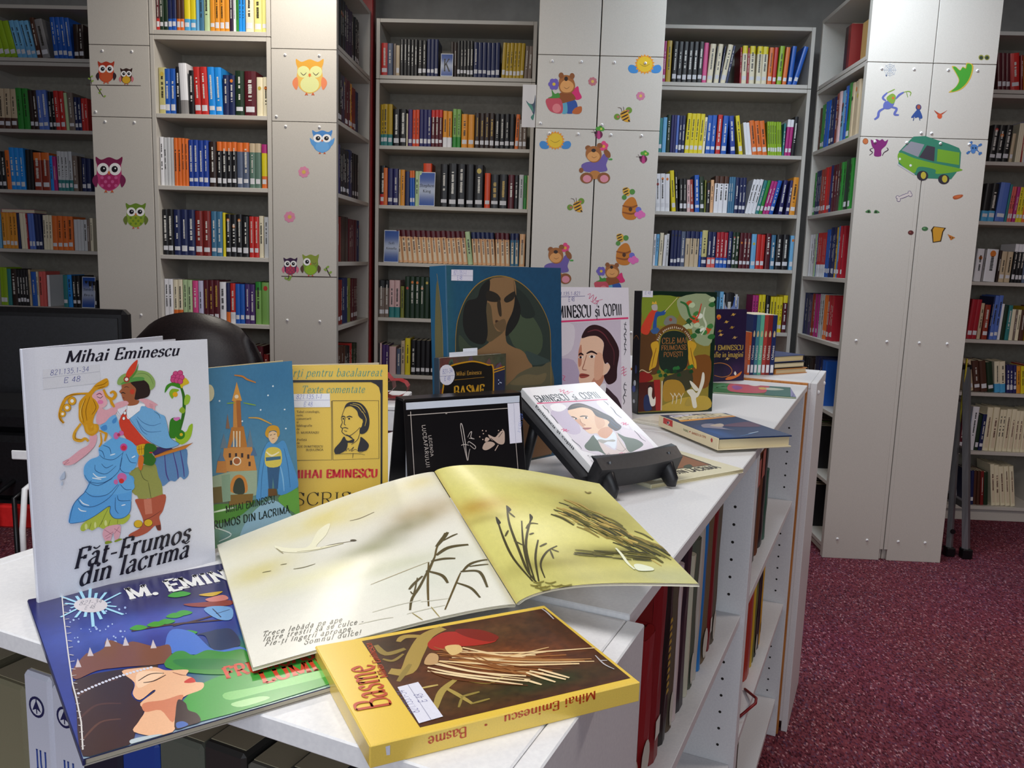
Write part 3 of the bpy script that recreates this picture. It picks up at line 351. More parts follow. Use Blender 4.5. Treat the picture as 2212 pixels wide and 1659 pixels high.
"easel":[["P","#d5cbd4",[121,1328,1288,1263,1170,136,411,72,61,331]],["S","#c3b5c8",[121,1146,459,1172,333,690,108,657,87,937]],["S","#e3dce2",[1032,1209,1245,1239,1214,660,1102,677]],["S","#dccfd8",[995,586,1287,468,1240,55,880,86]],["P","#e8e4e4",[101,1676,1319,1658,1302,1320,33,1376]],["P","#d8376f",[19,1356,1305,1290,1301,1269,15,1334]],["T","#1a1a22",51,1366,635,1348,149,"EMINESCU","cond"],["T","#1a1a22",704,1343,781,1341,126,"și","cond"],["T","#1a1a22",863,1342,1219,1330,147,"COPIII","cond"],["C","#cf4a78",10.5,[585,1592,639,1605,580,1544,688,1589,616,1511,739,1554,699,1520,813,1530]],["C","#cf4a78",10.5,[615,1530,659,1486,740,1515]],["S","#f0ecec",[215,1279,398,1292,444,1193,278,1124,171,1175]],["S","#4f5c46",[474,572,321,486,166,387,171,292,312,254,383,172,457,328,475,461]],["S","#55604c",[888,558,966,458,1124,370,1154,251,956,174,792,160,869,360]],["S","#d8c6c0",[473,478,383,172,539,122,774,138,798,185,841,400,889,550,622,232,521,317]],["S","#dfe6ee",[477,572,555,507,648,475,847,583,831,488,750,380,608,252,565,335,504,388,456,447]],["C","#8a7a74",8.2,[826,454,781,272,774,138]],["C","#8a7a74",7.9,[627,248,694,186,809,234]],["S","#a8a49c",[459,463,525,469,602,436,719,434,749,406,698,389,602,409,496,386]],["S","#edc7a4",[409,1115,533,1153,721,1165,834,1094,819,957,884,865,932,840,938,784,862,732,850,680,838,584,651,480,559,512,550,595,440,604,410,678,445,778,423,887,385,983]],["S","#d9a07c",[710,684,863,687,838,584,651,480,572,510,570,600]],["S","#d8a482",[391,982,458,954,455,794,410,678,407,731]],["S","#e0b08c",[818,975,888,870,814,739,644,676,691,812]],["S","#3c2a22",[427,1140,484,1197,608,1255,755,1249,887,1143,989,998,1065,888,1065,765,1079,672,1001,612,907,591,879,631,857,688,868,731,938,784,932,840,890,873,812,949,827,1085,718,1160,527,1145]],["C","#7a5a40",15.3,[557,1206,726,1211,854,1100,928,978]],["C","#2a3a58",27.3,[962,790,965,698,994,640]],["C","#3a4a68",17.2,[1001,857,1018,745,1048,668]],["C","#2a1a16",22.9,[384,992,418,978,444,935]],["C","#2a1a16",23.2,[527,971,592,975,663,961]],["O","#ece4dc",422,941,34,-5,11,15],["O","#2a1a16",430,940,16,-2,15,19],["O","#ece4dc",611,932,40,-6,12,16],["O","#2a1a16",611,932,17,-3,16,21],["C","#a86848",13.2,[492,931,458,847,487,789,435,797]],["S","#b4604e",[394,733,469,735,550,717,480,693,411,699]],["C","#6a3028",8.0,[391,730,467,715,549,716]],["C","#2a2a34",13.1,[84,1296,77,1224,93,1186,73,1117]],["C","#2a2a34",12.8,[75,1080,81,1009,74,939,72,887]],["C","#2a2a34",12.2,[62,546,73,477,91,408,84,343]],["C","#2a2a34",14.5,[1201,1255,1217,1185,1211,1147]],["C","#2a2a34",14.3,[1219,1108,1220,1032,1201,940,1224,843]],["C","#2a2a34",13.7,[1230,549,1232,459,1220,372,1248,306]],["C","#d8507f",10.9,[26,755,90,766,44,722,123,754,79,713,143,723]],["C","#d8507f",12.0,[1115,730,1187,741,1132,695,1223,729,1171,685,1244,696]],["C","#d8507f",10.9,[607,152,673,160,624,119,707,147,660,109,726,117]],["T","#1a1a22",72,154,453,143,53,"Traduceri în engleză","hand"],["T","#1a1a22",59,65,605,69,51,"franceză, germană, italiană...","hand"],["P","#b9b4cc",[826,129,1266,102,1227,24,849,50]],["T","#3a3a54",796,76,1179,58,46,"BIBLIOTECA","b"]],
"green":[["P","#8a7a2c",[6,2351,1650,2368,1651,40,-55,40]],["S","#7a8a2a",[13,2342,817,2353,876,2003,585,1780,158,1853,4,2034]],["S","#93a07a",[861,2345,1651,2361,1676,1441,1297,1443,1148,1781,898,2003]],["S","#5a3a1e",[-61,1561,335,1633,451,892,200,804,-57,901]],["S","#7a4a1e",[1094,1068,1646,1156,1633,525,1205,593]],["S","#3c3a26",[757,792,1191,878,1209,498,601,402,567,703]],["S","#b79a3c",[589,176,1086,312,1637,314,1646,40,529,65]],["S","#a8802c",[591,646,938,657,1081,407,781,264,585,271]],["S","#c8532c",[1520,1732,1608,1766,1660,1710,1600,1657,1509,1683]],["S","#2f6a34",[991,1661,1077,1694,1128,1638,1069,1586,980,1612]],["S","#2f6a34",[1613,1578,1701,1612,1753,1555,1693,1502,1602,1529]],["S","#26522c",[1057,1904,1143,1938,1194,1882,1135,1829,1046,1855]],["S","#c8532c",[1039,2256,1124,2290,1175,2235,1116,2182,1028,2207]],["S","#b9c8a0",[1352,1745,1439,1779,1491,1723,1431,1670,1341,1697]],["S","#c8532c",[1484,1681,1572,1714,1624,1658,1564,1605,1473,1632]],["S","#b9c8a0",[1106,2218,1192,2253,1242,2198,1184,2145,1095,2170]],["S","#3f7d3c",[1064,1568,1150,1602,1201,1545,1142,1493,1053,1520]],["S","#3f7d3c",[1218,2041,1304,2076,1356,2020,1296,1967,1207,1993]],["S","#dfe4d2",[1301,1997,1388,2032,1439,1976,1380,1923,1290,1949]],["S","#c8532c",[1217,1892,1304,1926,1355,1870,1296,1817,1206,1843]],["S","#b9c8a0",[1237,1813,1324,1847,1376,1791,1316,1738,1227,1765]],["S","#b9c8a0",[1078,1791,1164,1824,1215,1768,1156,1716,1067,1742]],["S","#b9c8a0",[965,1777,1051,1810,1102,1754,1043,1702,955,1728]],["S","#b9c8a0",[1581,2335,1669,2370,1721,2315,1661,2261,1570,2287]],["S","#c8532c",[1146,1955,1232,1989,1284,1933,1224,1881,1135,1907]],["S","#26522c",[1279,1693,1366,1727,1417,1670,1358,1618,1268,1644]],["S","#26522c",[1019,1810,1105,1843,1156,1788,1097,1735,1008,1761]],["S","#dfe4d2",[1395,1711,1482,1744,1534,1688,1474,1635,1384,1662]],["S","#3f7d3c",[1564,1791,1651,1825,1704,1768,1644,1715,1553,1742]],["S","#b9c8a0",[1008,1787,1094,1821,1145,1765,1086,1713,997,1739]],["S","#2f6a34",[1581,2232,1669,2267,1721,2211,1661,2158,1570,2183]],["S","#2f6a34",[1589,1578,1677,1611,1730,1554,1669,1501,1578,1528]],["S","#3f7d3c",[1424,1666,1511,1700,1563,1643,1503,1591,1413,1617]],["S","#2f6a34",[1175,1597,1261,1630,1313,1574,1253,1521,1164,1548]],["C","#c8d0b4",44.9,[1483,2157,1448,1969,1524,1781,1422,1593]],["C","#2f6a34",52.0,[886,2262,1041,2190,1139,1967,1319,1893]],["C","#c8402c",32.4,[1188,1856,1315,1968,1391,2230]],["S","#c8402a",[212,2072,326,2110,361,2037,263,1853,167,1606,-13,1670,73,1871]],["S","#2a4f8f",[319,2036,445,2056,550,2093,532,2001,365,1945,353,1707,269,1707]],["S","#b0a8a0",[228,2182,343,2201,359,2092,253,2091]],["P","#d8a83a",[227,2209,246,2264,285,2228,319,2274,349,2210]],["L","#d8c88a",11.9,[530,2056,817,2344]],["S","#3a5a8a",[227,1688,373,1743,441,1651,294,1615]],["S","#7a7a72",[519,1817,577,1946,704,1984,816,1910,799,1799,671,1762]],["O","#9a4a3a",676,1901,39,0,-1,33],["C","#6a4420",111.1,[377,1393,382,1523,462,1651,608,1734,757,1762,932,1729,1068,1631,1151,1500,1178,1387]],["S","#c89a2a",[239,1413,385,1467,433,1337,408,1153,374,968,290,923,218,887,252,1081,288,1228]],["S","#c89a2a",[1097,1463,1252,1443,1311,1368,1241,1217,1315,1065,1334,894,1254,953,1201,897,1124,1143]],["C","#7a4a14",15.9,[369,1338,313,1135,279,951]],["C","#7a4a14",16.3,[1170,1331,1224,1123,1276,952]],["S","#1c2a20",[454,1448,487,1577,590,1651,761,1679,936,1650,1048,1575,1090,1444,1124,1143,1058,899,757,811,494,910,430,1152]],["S","#2a6a34",[771,925,835,954,868,893,791,876]],["S","#1f5a2c",[565,880,628,909,661,848,584,831]],["S","#2a6a34",[1169,962,1234,991,1268,930,1189,912]],["S","#17401f",[876,794,940,823,973,762,896,745]],["S","#2a6a34",[1116,945,1180,975,1214,913,1136,896]],["S","#1f5a2c",[444,790,507,819,539,758,463,741]],["S","#17401f",[1164,857,1229,886,1263,825,1184,807]],["S","#1f5a2c",[402,865,465,894,497,833,421,816]],["S","#2a6a34",[839,936,903,965,937,904,859,887]],["S","#17401f",[553,792,616,820,649,760,572,743]],["S","#17401f",[618,863,681,892,714,832,637,814]],["S","#17401f",[771,865,835,894,868,833,791,816]],["T","#e8dcc0",416,1480,423,1509,55,"M","b"],["T","#e8dcc0",426,1516,438,1544,55,"a","b"],["T","#e8dcc0",441,1550,457,1577,54,"r","b"],["T","#e8dcc0",462,1583,481,1607,54,"i","b"],["T","#e8dcc0",516,1641,542,1660,52,"p","b"],["T","#e8dcc0",549,1665,578,1681,51,"o","b"],["T","#e8dcc0",585,1685,617,1698,50,"v","b"],["T","#e8dcc0",625,1701,658,1711,49,"e","b"],["T","#e8dcc0",667,1714,701,1720,49,"s","b"],["T","#e8dcc0",710,1721,746,1724,48,"t","b"],["T","#e8dcc0",755,1725,790,1724,48,"i","b"],["T","#e8dcc0",799,1724,835,1719,48,"t","b"],["T","#e8dcc0",844,1718,879,1710,48,"o","b"],["T","#e8dcc0",888,1708,922,1696,49,"r","b"],["T","#e8dcc0",931,1693,963,1679,49,"i","b"],["T","#e8dcc0",1008,1652,1036,1631,51,"r","b"],["T","#e8dcc0",1043,1626,1067,1603,52,"o","b"],["T","#e8dcc0",1073,1596,1094,1571,53,"m","b"],["T","#e8dcc0",1099,1564,1117,1537,54,"â","b"],["T","#e8dcc0",1121,1530,1134,1501,55,"n","b"],["T","#e8dcc0",1137,1494,1147,1464,56,"i","b"],["T","#b0703a",489,1415,1081,1429,116,"CELE MAI","rom"],["T","#b0703a",478,1285,1079,1298,97,"FRUMOASE","rom"],["T","#b0703a",539,1151,1006,1160,97,"POVEȘTI","rom"],["S","#8a1f1c",[-52,791,71,862,241,822,310,709,122,639,-47,643]],["P","#4a1814",[-51,643,482,667,512,66,-45,53]],["P","#9a2420",[332,690,481,695,529,65,411,66]],["L","#c9b89a",32.1,[530,666,534,65]],["C","#c9b08a",19.7,[-53,809,48,899,198,841,282,876]],["S","#e4ddd0",[212,506,252,570,307,522,302,373,348,297,388,352,385,183,289,168,230,319]],["S","#24305a",[123,341,216,394,266,225,314,92,144,79]],["S","#1a1418",[200,525,251,589,306,532,263,552]],["S","#dcd6c4",[1123,444,1255,478,1370,399,1448,626,1483,816,1535,776,1528,585,1417,340,1353,284,1384,111,1295,95,1243,250,1218,327]],["S","#dcd6c4",[1180,651,1270,611,1411,474,1346,437,1253,516]],["C","#d8ccac",20.4,[784,189,800,320,731,417]],["C","#d8ccac",14.2,[800,320,850,413]],["C","#d8ccac",20.4,[872,186,888,318,818,414]],["C","#d8ccac",14.3,[888,318,938,411]],["C","#d8ccac",20.5,[981,182,997,314,927,411]],["C","#d8ccac",14.3,[997,314,1048,408]],["S","#a89040",[1093,159,1174,309,1237,154]],["P","#d8d4dc",[7,2494,241,2498,243,2342,9,2342]],["T","#6a6aa0",56,2397,198,2399,62,"E 48","hand"]],
"purple":[["S","#c8a04a",[830,1752,871,1790,929,1756,888,1718]],["L","#c8a04a",10.9,[800,1728,966,1771]],["S","#c8a04a",[609,1561,650,1599,708,1565,666,1527]],["L","#c8a04a",10.9,[580,1537,744,1579]],["S","#a8843c",[803,1415,844,1454,902,1419,861,1381]],["L","#a8843c",11.0,[773,1392,939,1434]],["S","#d8a85a",[444,1227,484,1265,542,1231,501,1193]],["L","#d8a85a",10.8,[414,1203,578,1245]],["S","#b8945a",[912,1149,954,1187,1012,1152,971,1114]],["L","#b8945a",11.0,[882,1125,1049,1166]],["S","#a8843c",[408,1323,448,1361,505,1327,465,1289]],["L","#a8843c",10.8,[378,1300,542,1341]],["S","#b89a5a",[695,596,737,634,795,599,753,561]],["L","#b89a5a",11.0,[666,573,831,612]],["O","#d8882a",399,1693,73,0,-3,62],["O","#c84a22",395,1657,49,0,-2,38],["T","#b89a4a",-153,832,1275,822,130,"MIHAI EMINESCU","cond"],["T","#b89a4a",-119,650,1281,631,135,"biografie în imagini","cond"],["C","#b07038",24.5,[283,475,528,492,780,424,919,286,827,155,580,120,331,172]],["S","#d8742a",[708,49,798,119,1047,148,1256,251,1175,131,896,43]],["S","#e8e0d8",[987,198,1028,258,1076,191,1047,148]]],
"sbasme":[["S","#584a5a",[48,1423,93,1456,113,1383,76,1331,35,1376]],["S","#7a3a38",[579,1545,627,1579,649,1503,610,1451,566,1497]],["S","#3f4a34",[49,1327,95,1359,115,1286,78,1235,37,1280]],["S","#4a5a44",[1092,1347,1143,1382,1167,1304,1125,1249,1078,1297]],["S","#4a5a44",[1065,1085,1116,1119,1139,1040,1098,987,1051,1036]],["S","#584a5a",[959,1424,1009,1459,1032,1381,992,1327,945,1375]],["S","#5a3430",[739,1096,788,1129,810,1052,771,999,725,1047]],["S","#4a5a44",[166,1339,212,1371,233,1297,195,1246,153,1292]],["S","#4a5a44",[27,1210,72,1242,92,1168,55,1117,14,1163]],["S","#7a3a38",[207,1409,253,1442,274,1368,236,1316,194,1362]],["S","#584a5a",[1033,1395,1084,1429,1107,1351,1066,1297,1019,1345]],["S","#6a4a44",[893,1514,943,1548,966,1472,925,1418,880,1465]],["S","#7a3a38",[451,1265,499,1298,520,1223,482,1171,438,1217]],["S","#4a5a44",[-91,1189,-46,1221,-26,1147,-63,1097,-103,1142]],["S","#4a5a44",[164,1629,210,1662,230,1589,193,1537,151,1582]],["S","#5a3430",[983,1518,1033,1553,1056,1476,1016,1422,969,1469]],["S","#4a5a44",[884,1272,934,1306,956,1229,916,1175,870,1223]],["S","#2f3a3a",[162,1589,208,1622,228,1549,191,1497,150,1542]],["S","#5a3430",[743,1542,792,1576,815,1500,775,1447,730,1493]],["S","#584a5a",[1023,1526,1074,1561,1097,1484,1056,1430,1010,1477]],["S","#4a5a44",[496,1554,544,1587,565,1513,527,1460,483,1506]],["S","#2f3a3a",[-22,1352,23,1384,43,1311,6,1260,-34,1305]],["S","#6a4a44",[487,1305,535,1338,557,1262,518,1210,474,1256]],["S","#2f3a3a",[-58,1648,-13,1681,7,1609,-30,1558,-70,1602]],["S","#3f4a34",[1067,1291,1118,1325,1142,1247,1101,1193,1054,1241]],["S","#584a5a",[988,1502,1039,1536,1062,1459,1021,1405,975,1452]],["S","#2f3a3a",[566,1310,614,1343,635,1268,596,1215,552,1262]],["S","#7a3a38",[-72,1332,-27,1364,-8,1291,-44,1240,-85,1285]],["S","#7a3a38",[1041,1490,1092,1524,1115,1447,1074,1393,1027,1440]],["S","#6a4a44",[581,1183,630,1216,651,1140,612,1088,568,1135]],["S","#4a5a44",[502,1502,550,1535,571,1460,532,1408,489,1454]],["S","#5a3430",[248,1218,294,1251,315,1176,277,1125,235,1171]],["S","#3f4a34",[368,1429,416,1462,436,1387,398,1335,355,1381]],["S","#584a5a",[468,1376,516,1409,537,1334,499,1282,455,1328]],["S","#7a3a38",[458,1550,506,1584,527,1509,488,1456,445,1502]],["S","#7a3a38",[688,1271,737,1305,759,1228,719,1176,675,1223]],["S","#2f3a3a",[570,1341,618,1374,640,1298,601,1246,557,1292]],["S","#3f4a34",[-38,1456,7,1488,27,1416,-9,1365,-50,1409]],["S","#4a5a44",[104,1422,150,1455,170,1381,133,1330,92,1375]],["S","#7a3a38",[-123,1294,-78,1326,-59,1253,-95,1202,-135,1247]],["S","#6a4a44",[822,1592,871,1626,894,1550,854,1496,808,1543]],["S","#584a5a",[501,1650,548,1684,569,1609,531,1557,487,1602]],["S","#2f3a3a",[578,1246,626,1279,647,1203,608,1151,564,1198]],["S","#5a3430",[994,1105,1045,1138,1068,1060,1027,1006,980,1055]],["S","#584a5a",[412,1397,459,1430,480,1356,442,1303,399,1349]],["S","#7a3a38",[947,1137,997,1171,1020,1093,980,1039,933,1088]],["P","#262a44",[945,1456,1155,1474,1150,688,939,711]],["S","#c98f1c",[49,809,61,1383,86,1501,193,1578,502,1613,661,1598,855,1543,945,1500,950,1090,948,710]],["S","#17130f",[73,806,81,1370,109,1487,208,1559,502,1593,661,1578,838,1528,924,1489,924,1093,921,713]],["P","#c98f1c",[945,1471,1152,1503,1151,1488,945,1453]],["P","#c98f1c",[945,1433,1151,1470,1151,1456,945,1418]],["P","#c98f1c",[-170,1174,59,1173,59,1159,-171,1155]],["T","#c9963c",279,1425,727,1418,56,"Mihai Eminescu","rom"],["L","#a87a2c",5.4,[243,1370,772,1372]],["T","#d9a12c",220,1137,773,1121,148,"BASME","cond"],["O","#e4e0ea",115,1449,136,-10,2,138],["L","#6a6a9a",4.0,[3,1435,249,1435]],["T","#5a60b0",41,1466,214,1474,60,"821-34","hand"],["T","#5a60b0",66,1371,175,1375,55,"E 48","hand"],["O","#c8d0e8",1036,1311,10,-1,0,8],["O","#c8d0e8",1061,1277,10,-1,0,8],["O","#c8d0e8",1035,1258,10,-1,0,8],["O","#c8d0e8",1082,1269,10,-1,0,8]],
"legenda":[["L","#b8ada6",9.1,[43,1074,1463,1074]],["L","#b8ada6",9.2,[85,1119,88,250]],["L","#b8ada6",8.9,[1559,613,1569,257]],["L","#b8ada6",7.1,[556,1063,581,1061]],["T","#b8ada6",307,808,323,535,39,"LEGENDA","sans"],["T","#b8ada6",226,943,256,401,48,"LUCEAFĂRULUI","sans"],["C","#b8ada6",10.9,[827,445,793,619,761,861,768,923,790,871,815,663,817,583,834,444,859,545,875,589]],["C","#b8ada6",9.6,[753,645,802,653,865,636]],["C","#b8ada6",9.7,[852,740,888,795,914,804,897,736,947,710,871,727]],["C","#b8ada6",9.7,[847,660,868,682,954,617,939,584,878,635]],["S","#b8a090",[1152,751,1249,708,1305,762,1388,785,1394,673,1377,616,1322,609,1245,650,1181,691]],["S","#b8a090",[1056,585,1100,651,1192,655,1243,616,1160,565,1093,553]],["S","#b8a090",[1117,719,1168,692,1126,660,1094,674]],["L","#b8a090",12.5,[1296,611,1238,534]],["L","#141014",9.9,[1182,702,1308,598]],["L","#141014",7.5,[1263,719,1326,772]],["L","#141014",7.5,[1302,704,1366,769]],["O","#b8a090",1070,809,9,-1,1,8],["O","#b8a090",1081,768,9,-1,1,8],["O","#b8a090",1122,800,9,-1,1,8],["O","#b8a090",1026,732,9,-1,1,8],["O","#b8a090",1069,694,9,-1,1,8],["O","#b8a090",1307,791,9,-1,1,8],["O","#b8a090",1368,798,9,-1,1,8],["P","#d9d6e2",[1464,1136,1646,1137,1653,607,1467,606]],["L","#8a88a8",3.8,[1559,1133,1558,608]],["T","#5a70b8",1654,997,1590,752,49,"821.135.1-1","handv"]],
"basme":[["P","#4a2412",[392,1314,1914,1337,1913,167,337,61]],["PICT"],["C","#a88d46",123.0,[988,1309,810,1219,640,984,497,764,385,811]],["C","#a88d46",59.3,[810,1219,663,1280,586,1218]],["C","#8f7a3c",42.7,[553,850,394,650]],["C","#8f7a3c",56.5,[597,1091,442,1067,413,1228]],["C","#8f7a3c",29.5,[559,1018,455,947,395,1001]],["C","#a8924a",51.5,[489,202,617,405,765,519]],["C","#a8924a",36.2,[653,464,707,319,748,183]],["C","#8f7d3c",25.4,[709,294,853,305]],["C","#8f7d3c",21.8,[738,187,880,197]],["C","#8f7d3c",19.1,[719,289,648,179]],["C","#8f7d3c",20.2,[843,460,966,382,1096,431]],["C","#c0a860",22.9,[504,503,629,500]],["S","#a8281c",[781,1106,942,1229,1078,1205,1241,1171,1290,956,1132,929,953,973,789,981]],["S","#7d1f14",[1065,1244,1241,1171,1328,1004,1229,950,1093,1102]],["C","#7a4a24",21.9,[938,886,1099,736,1290,656]],["C","#9a6232",28.1,[836,810,1171,616,1540,486]],["C","#9a6232",26.1,[1032,795,1285,596,1570,465]],["C","#e6c896",15.4,[711,819,969,532,1247,318]],["C","#9a6232",25.8,[788,927,1252,632,1745,405]],["C","#9a6232",24.2,[791,889,1209,680,1665,536]],["C","#9a6232",18.7,[870,867,1072,607,1297,419]],["C","#7a4a24",16.5,[954,891,1282,615,1636,411]],["C","#d8b27a",13.9,[758,800,1056,548,1378,364]],["C","#9a6232",15.8,[805,1035,1030,653,1271,360]],["C","#e6c896",28.2,[938,928,1180,740,1452,623]],["C","#9a6232",16.5,[1015,877,1147,702,1308,597]],["C","#9a6232",14.5,[925,810,1122,743,1356,745]],["C","#9a6232",25.9,[870,752,1123,500,1400,317]],["C","#9a6232",18.9,[836,991,1019,719,1225,524]],["C","#b8854c",12.6,[874,895,1045,682,1242,541]],["C","#b8854c",25.4,[711,825,990,713,1304,667]],["C","#e6c896",19.1,[863,823,1185,696,1546,635]],["C","#e6c896",27.2,[998,941,1234,697,1498,527]],["C","#e6c896",28.5,[759,812,1205,564,1685,380]],["C","#7a4a24",16.0,[865,842,1187,670,1544,564]],["C","#8a5428",29.8,[859,978,1208,692,1583,478]],["C","#d8b27a",16.7,[978,747,1268,686,1603,693]],["C","#e6c896",28.5,[943,784,1143,680,1376,642]],["C","#e6c896",18.7,[901,804,1335,554,1805,368]],["C","#8a5428",12.7,[944,942,1074,614,1225,369]],["C","#8a5428",13.0,[790,958,1245,663,1731,437]],["C","#8a5428",13.2,[972,743,1195,525,1444,374]],["C","#8a5428",19.8,[913,789,1169,540,1450,360]],["C","#9a6232",28.0,[1013,864,1226,675,1468,555]],["C","#b8854c",17.2,[1020,780,1395,561,1806,408]],["C","#8a5428",13.2,[1014,861,1126,580,1262,377]],["C","#7a4a24",14.3,[814,889,1159,587,1526,357]],["C","#e6c896",21.2,[924,890,1402,686,1928,547]],["C","#ecd2a4",26.4,[649,754,837,567,1220,300]],["C","#ecd2a4",26.7,[712,783,959,542,1242,370]],["C","#ecd2a4",26.0,[631,707,874,499,1165,272]],["C","#ecd2a4",25.6,[1208,331,1286,221]],["C","#ecd2a4",26.2,[1264,413,1392,215]],["C","#ecd2a4",26.4,[1299,426,1477,218]],["C","#ecd2a4",26.6,[1368,424,1512,229]],["C","#6a3a1c",14.0,[629,735,765,519,1192,248]],["S","#c09a6a",[644,812,734,945,783,895,724,778]],["S","#d9b878",[881,1003,987,989,974,889,877,856]],["C","#b8b4b4",15.8,[1886,1330,1893,1253,1881,1114]],["C","#b8b4b4",13.2,[1861,444,1848,305,1875,210]],["C","#b8b4b4",13.0,[1853,360,1900,340]],["T","#b8401c",252,360,302,961,225,"Basme","fancy"],["T","#b8401c",350,734,391,1280,57,"Mihai Eminescu","fancy"],["P","#dcdce8",[363,575,516,586,513,114,345,100]],["L","#9a9ab0",5.0,[439,580,429,107]],["T","#6a6a9a",395,220,392,526,58,"821.135.1-34","hand"],["T","#6a6a9a",485,318,486,437,56,"E 48","hand"]],
"basmespine":[["T","#b8401c",1579,162,878,138,62,"Mihai Eminescu","fancy"],["T","#b8401c",771,123,738,122,37,"*","fancy"],["T","#b8401c",627,125,360,115,68,"Basme","fancy"],["P","#cfd0dc",[90,122,119,124,119,61,97,64]]],
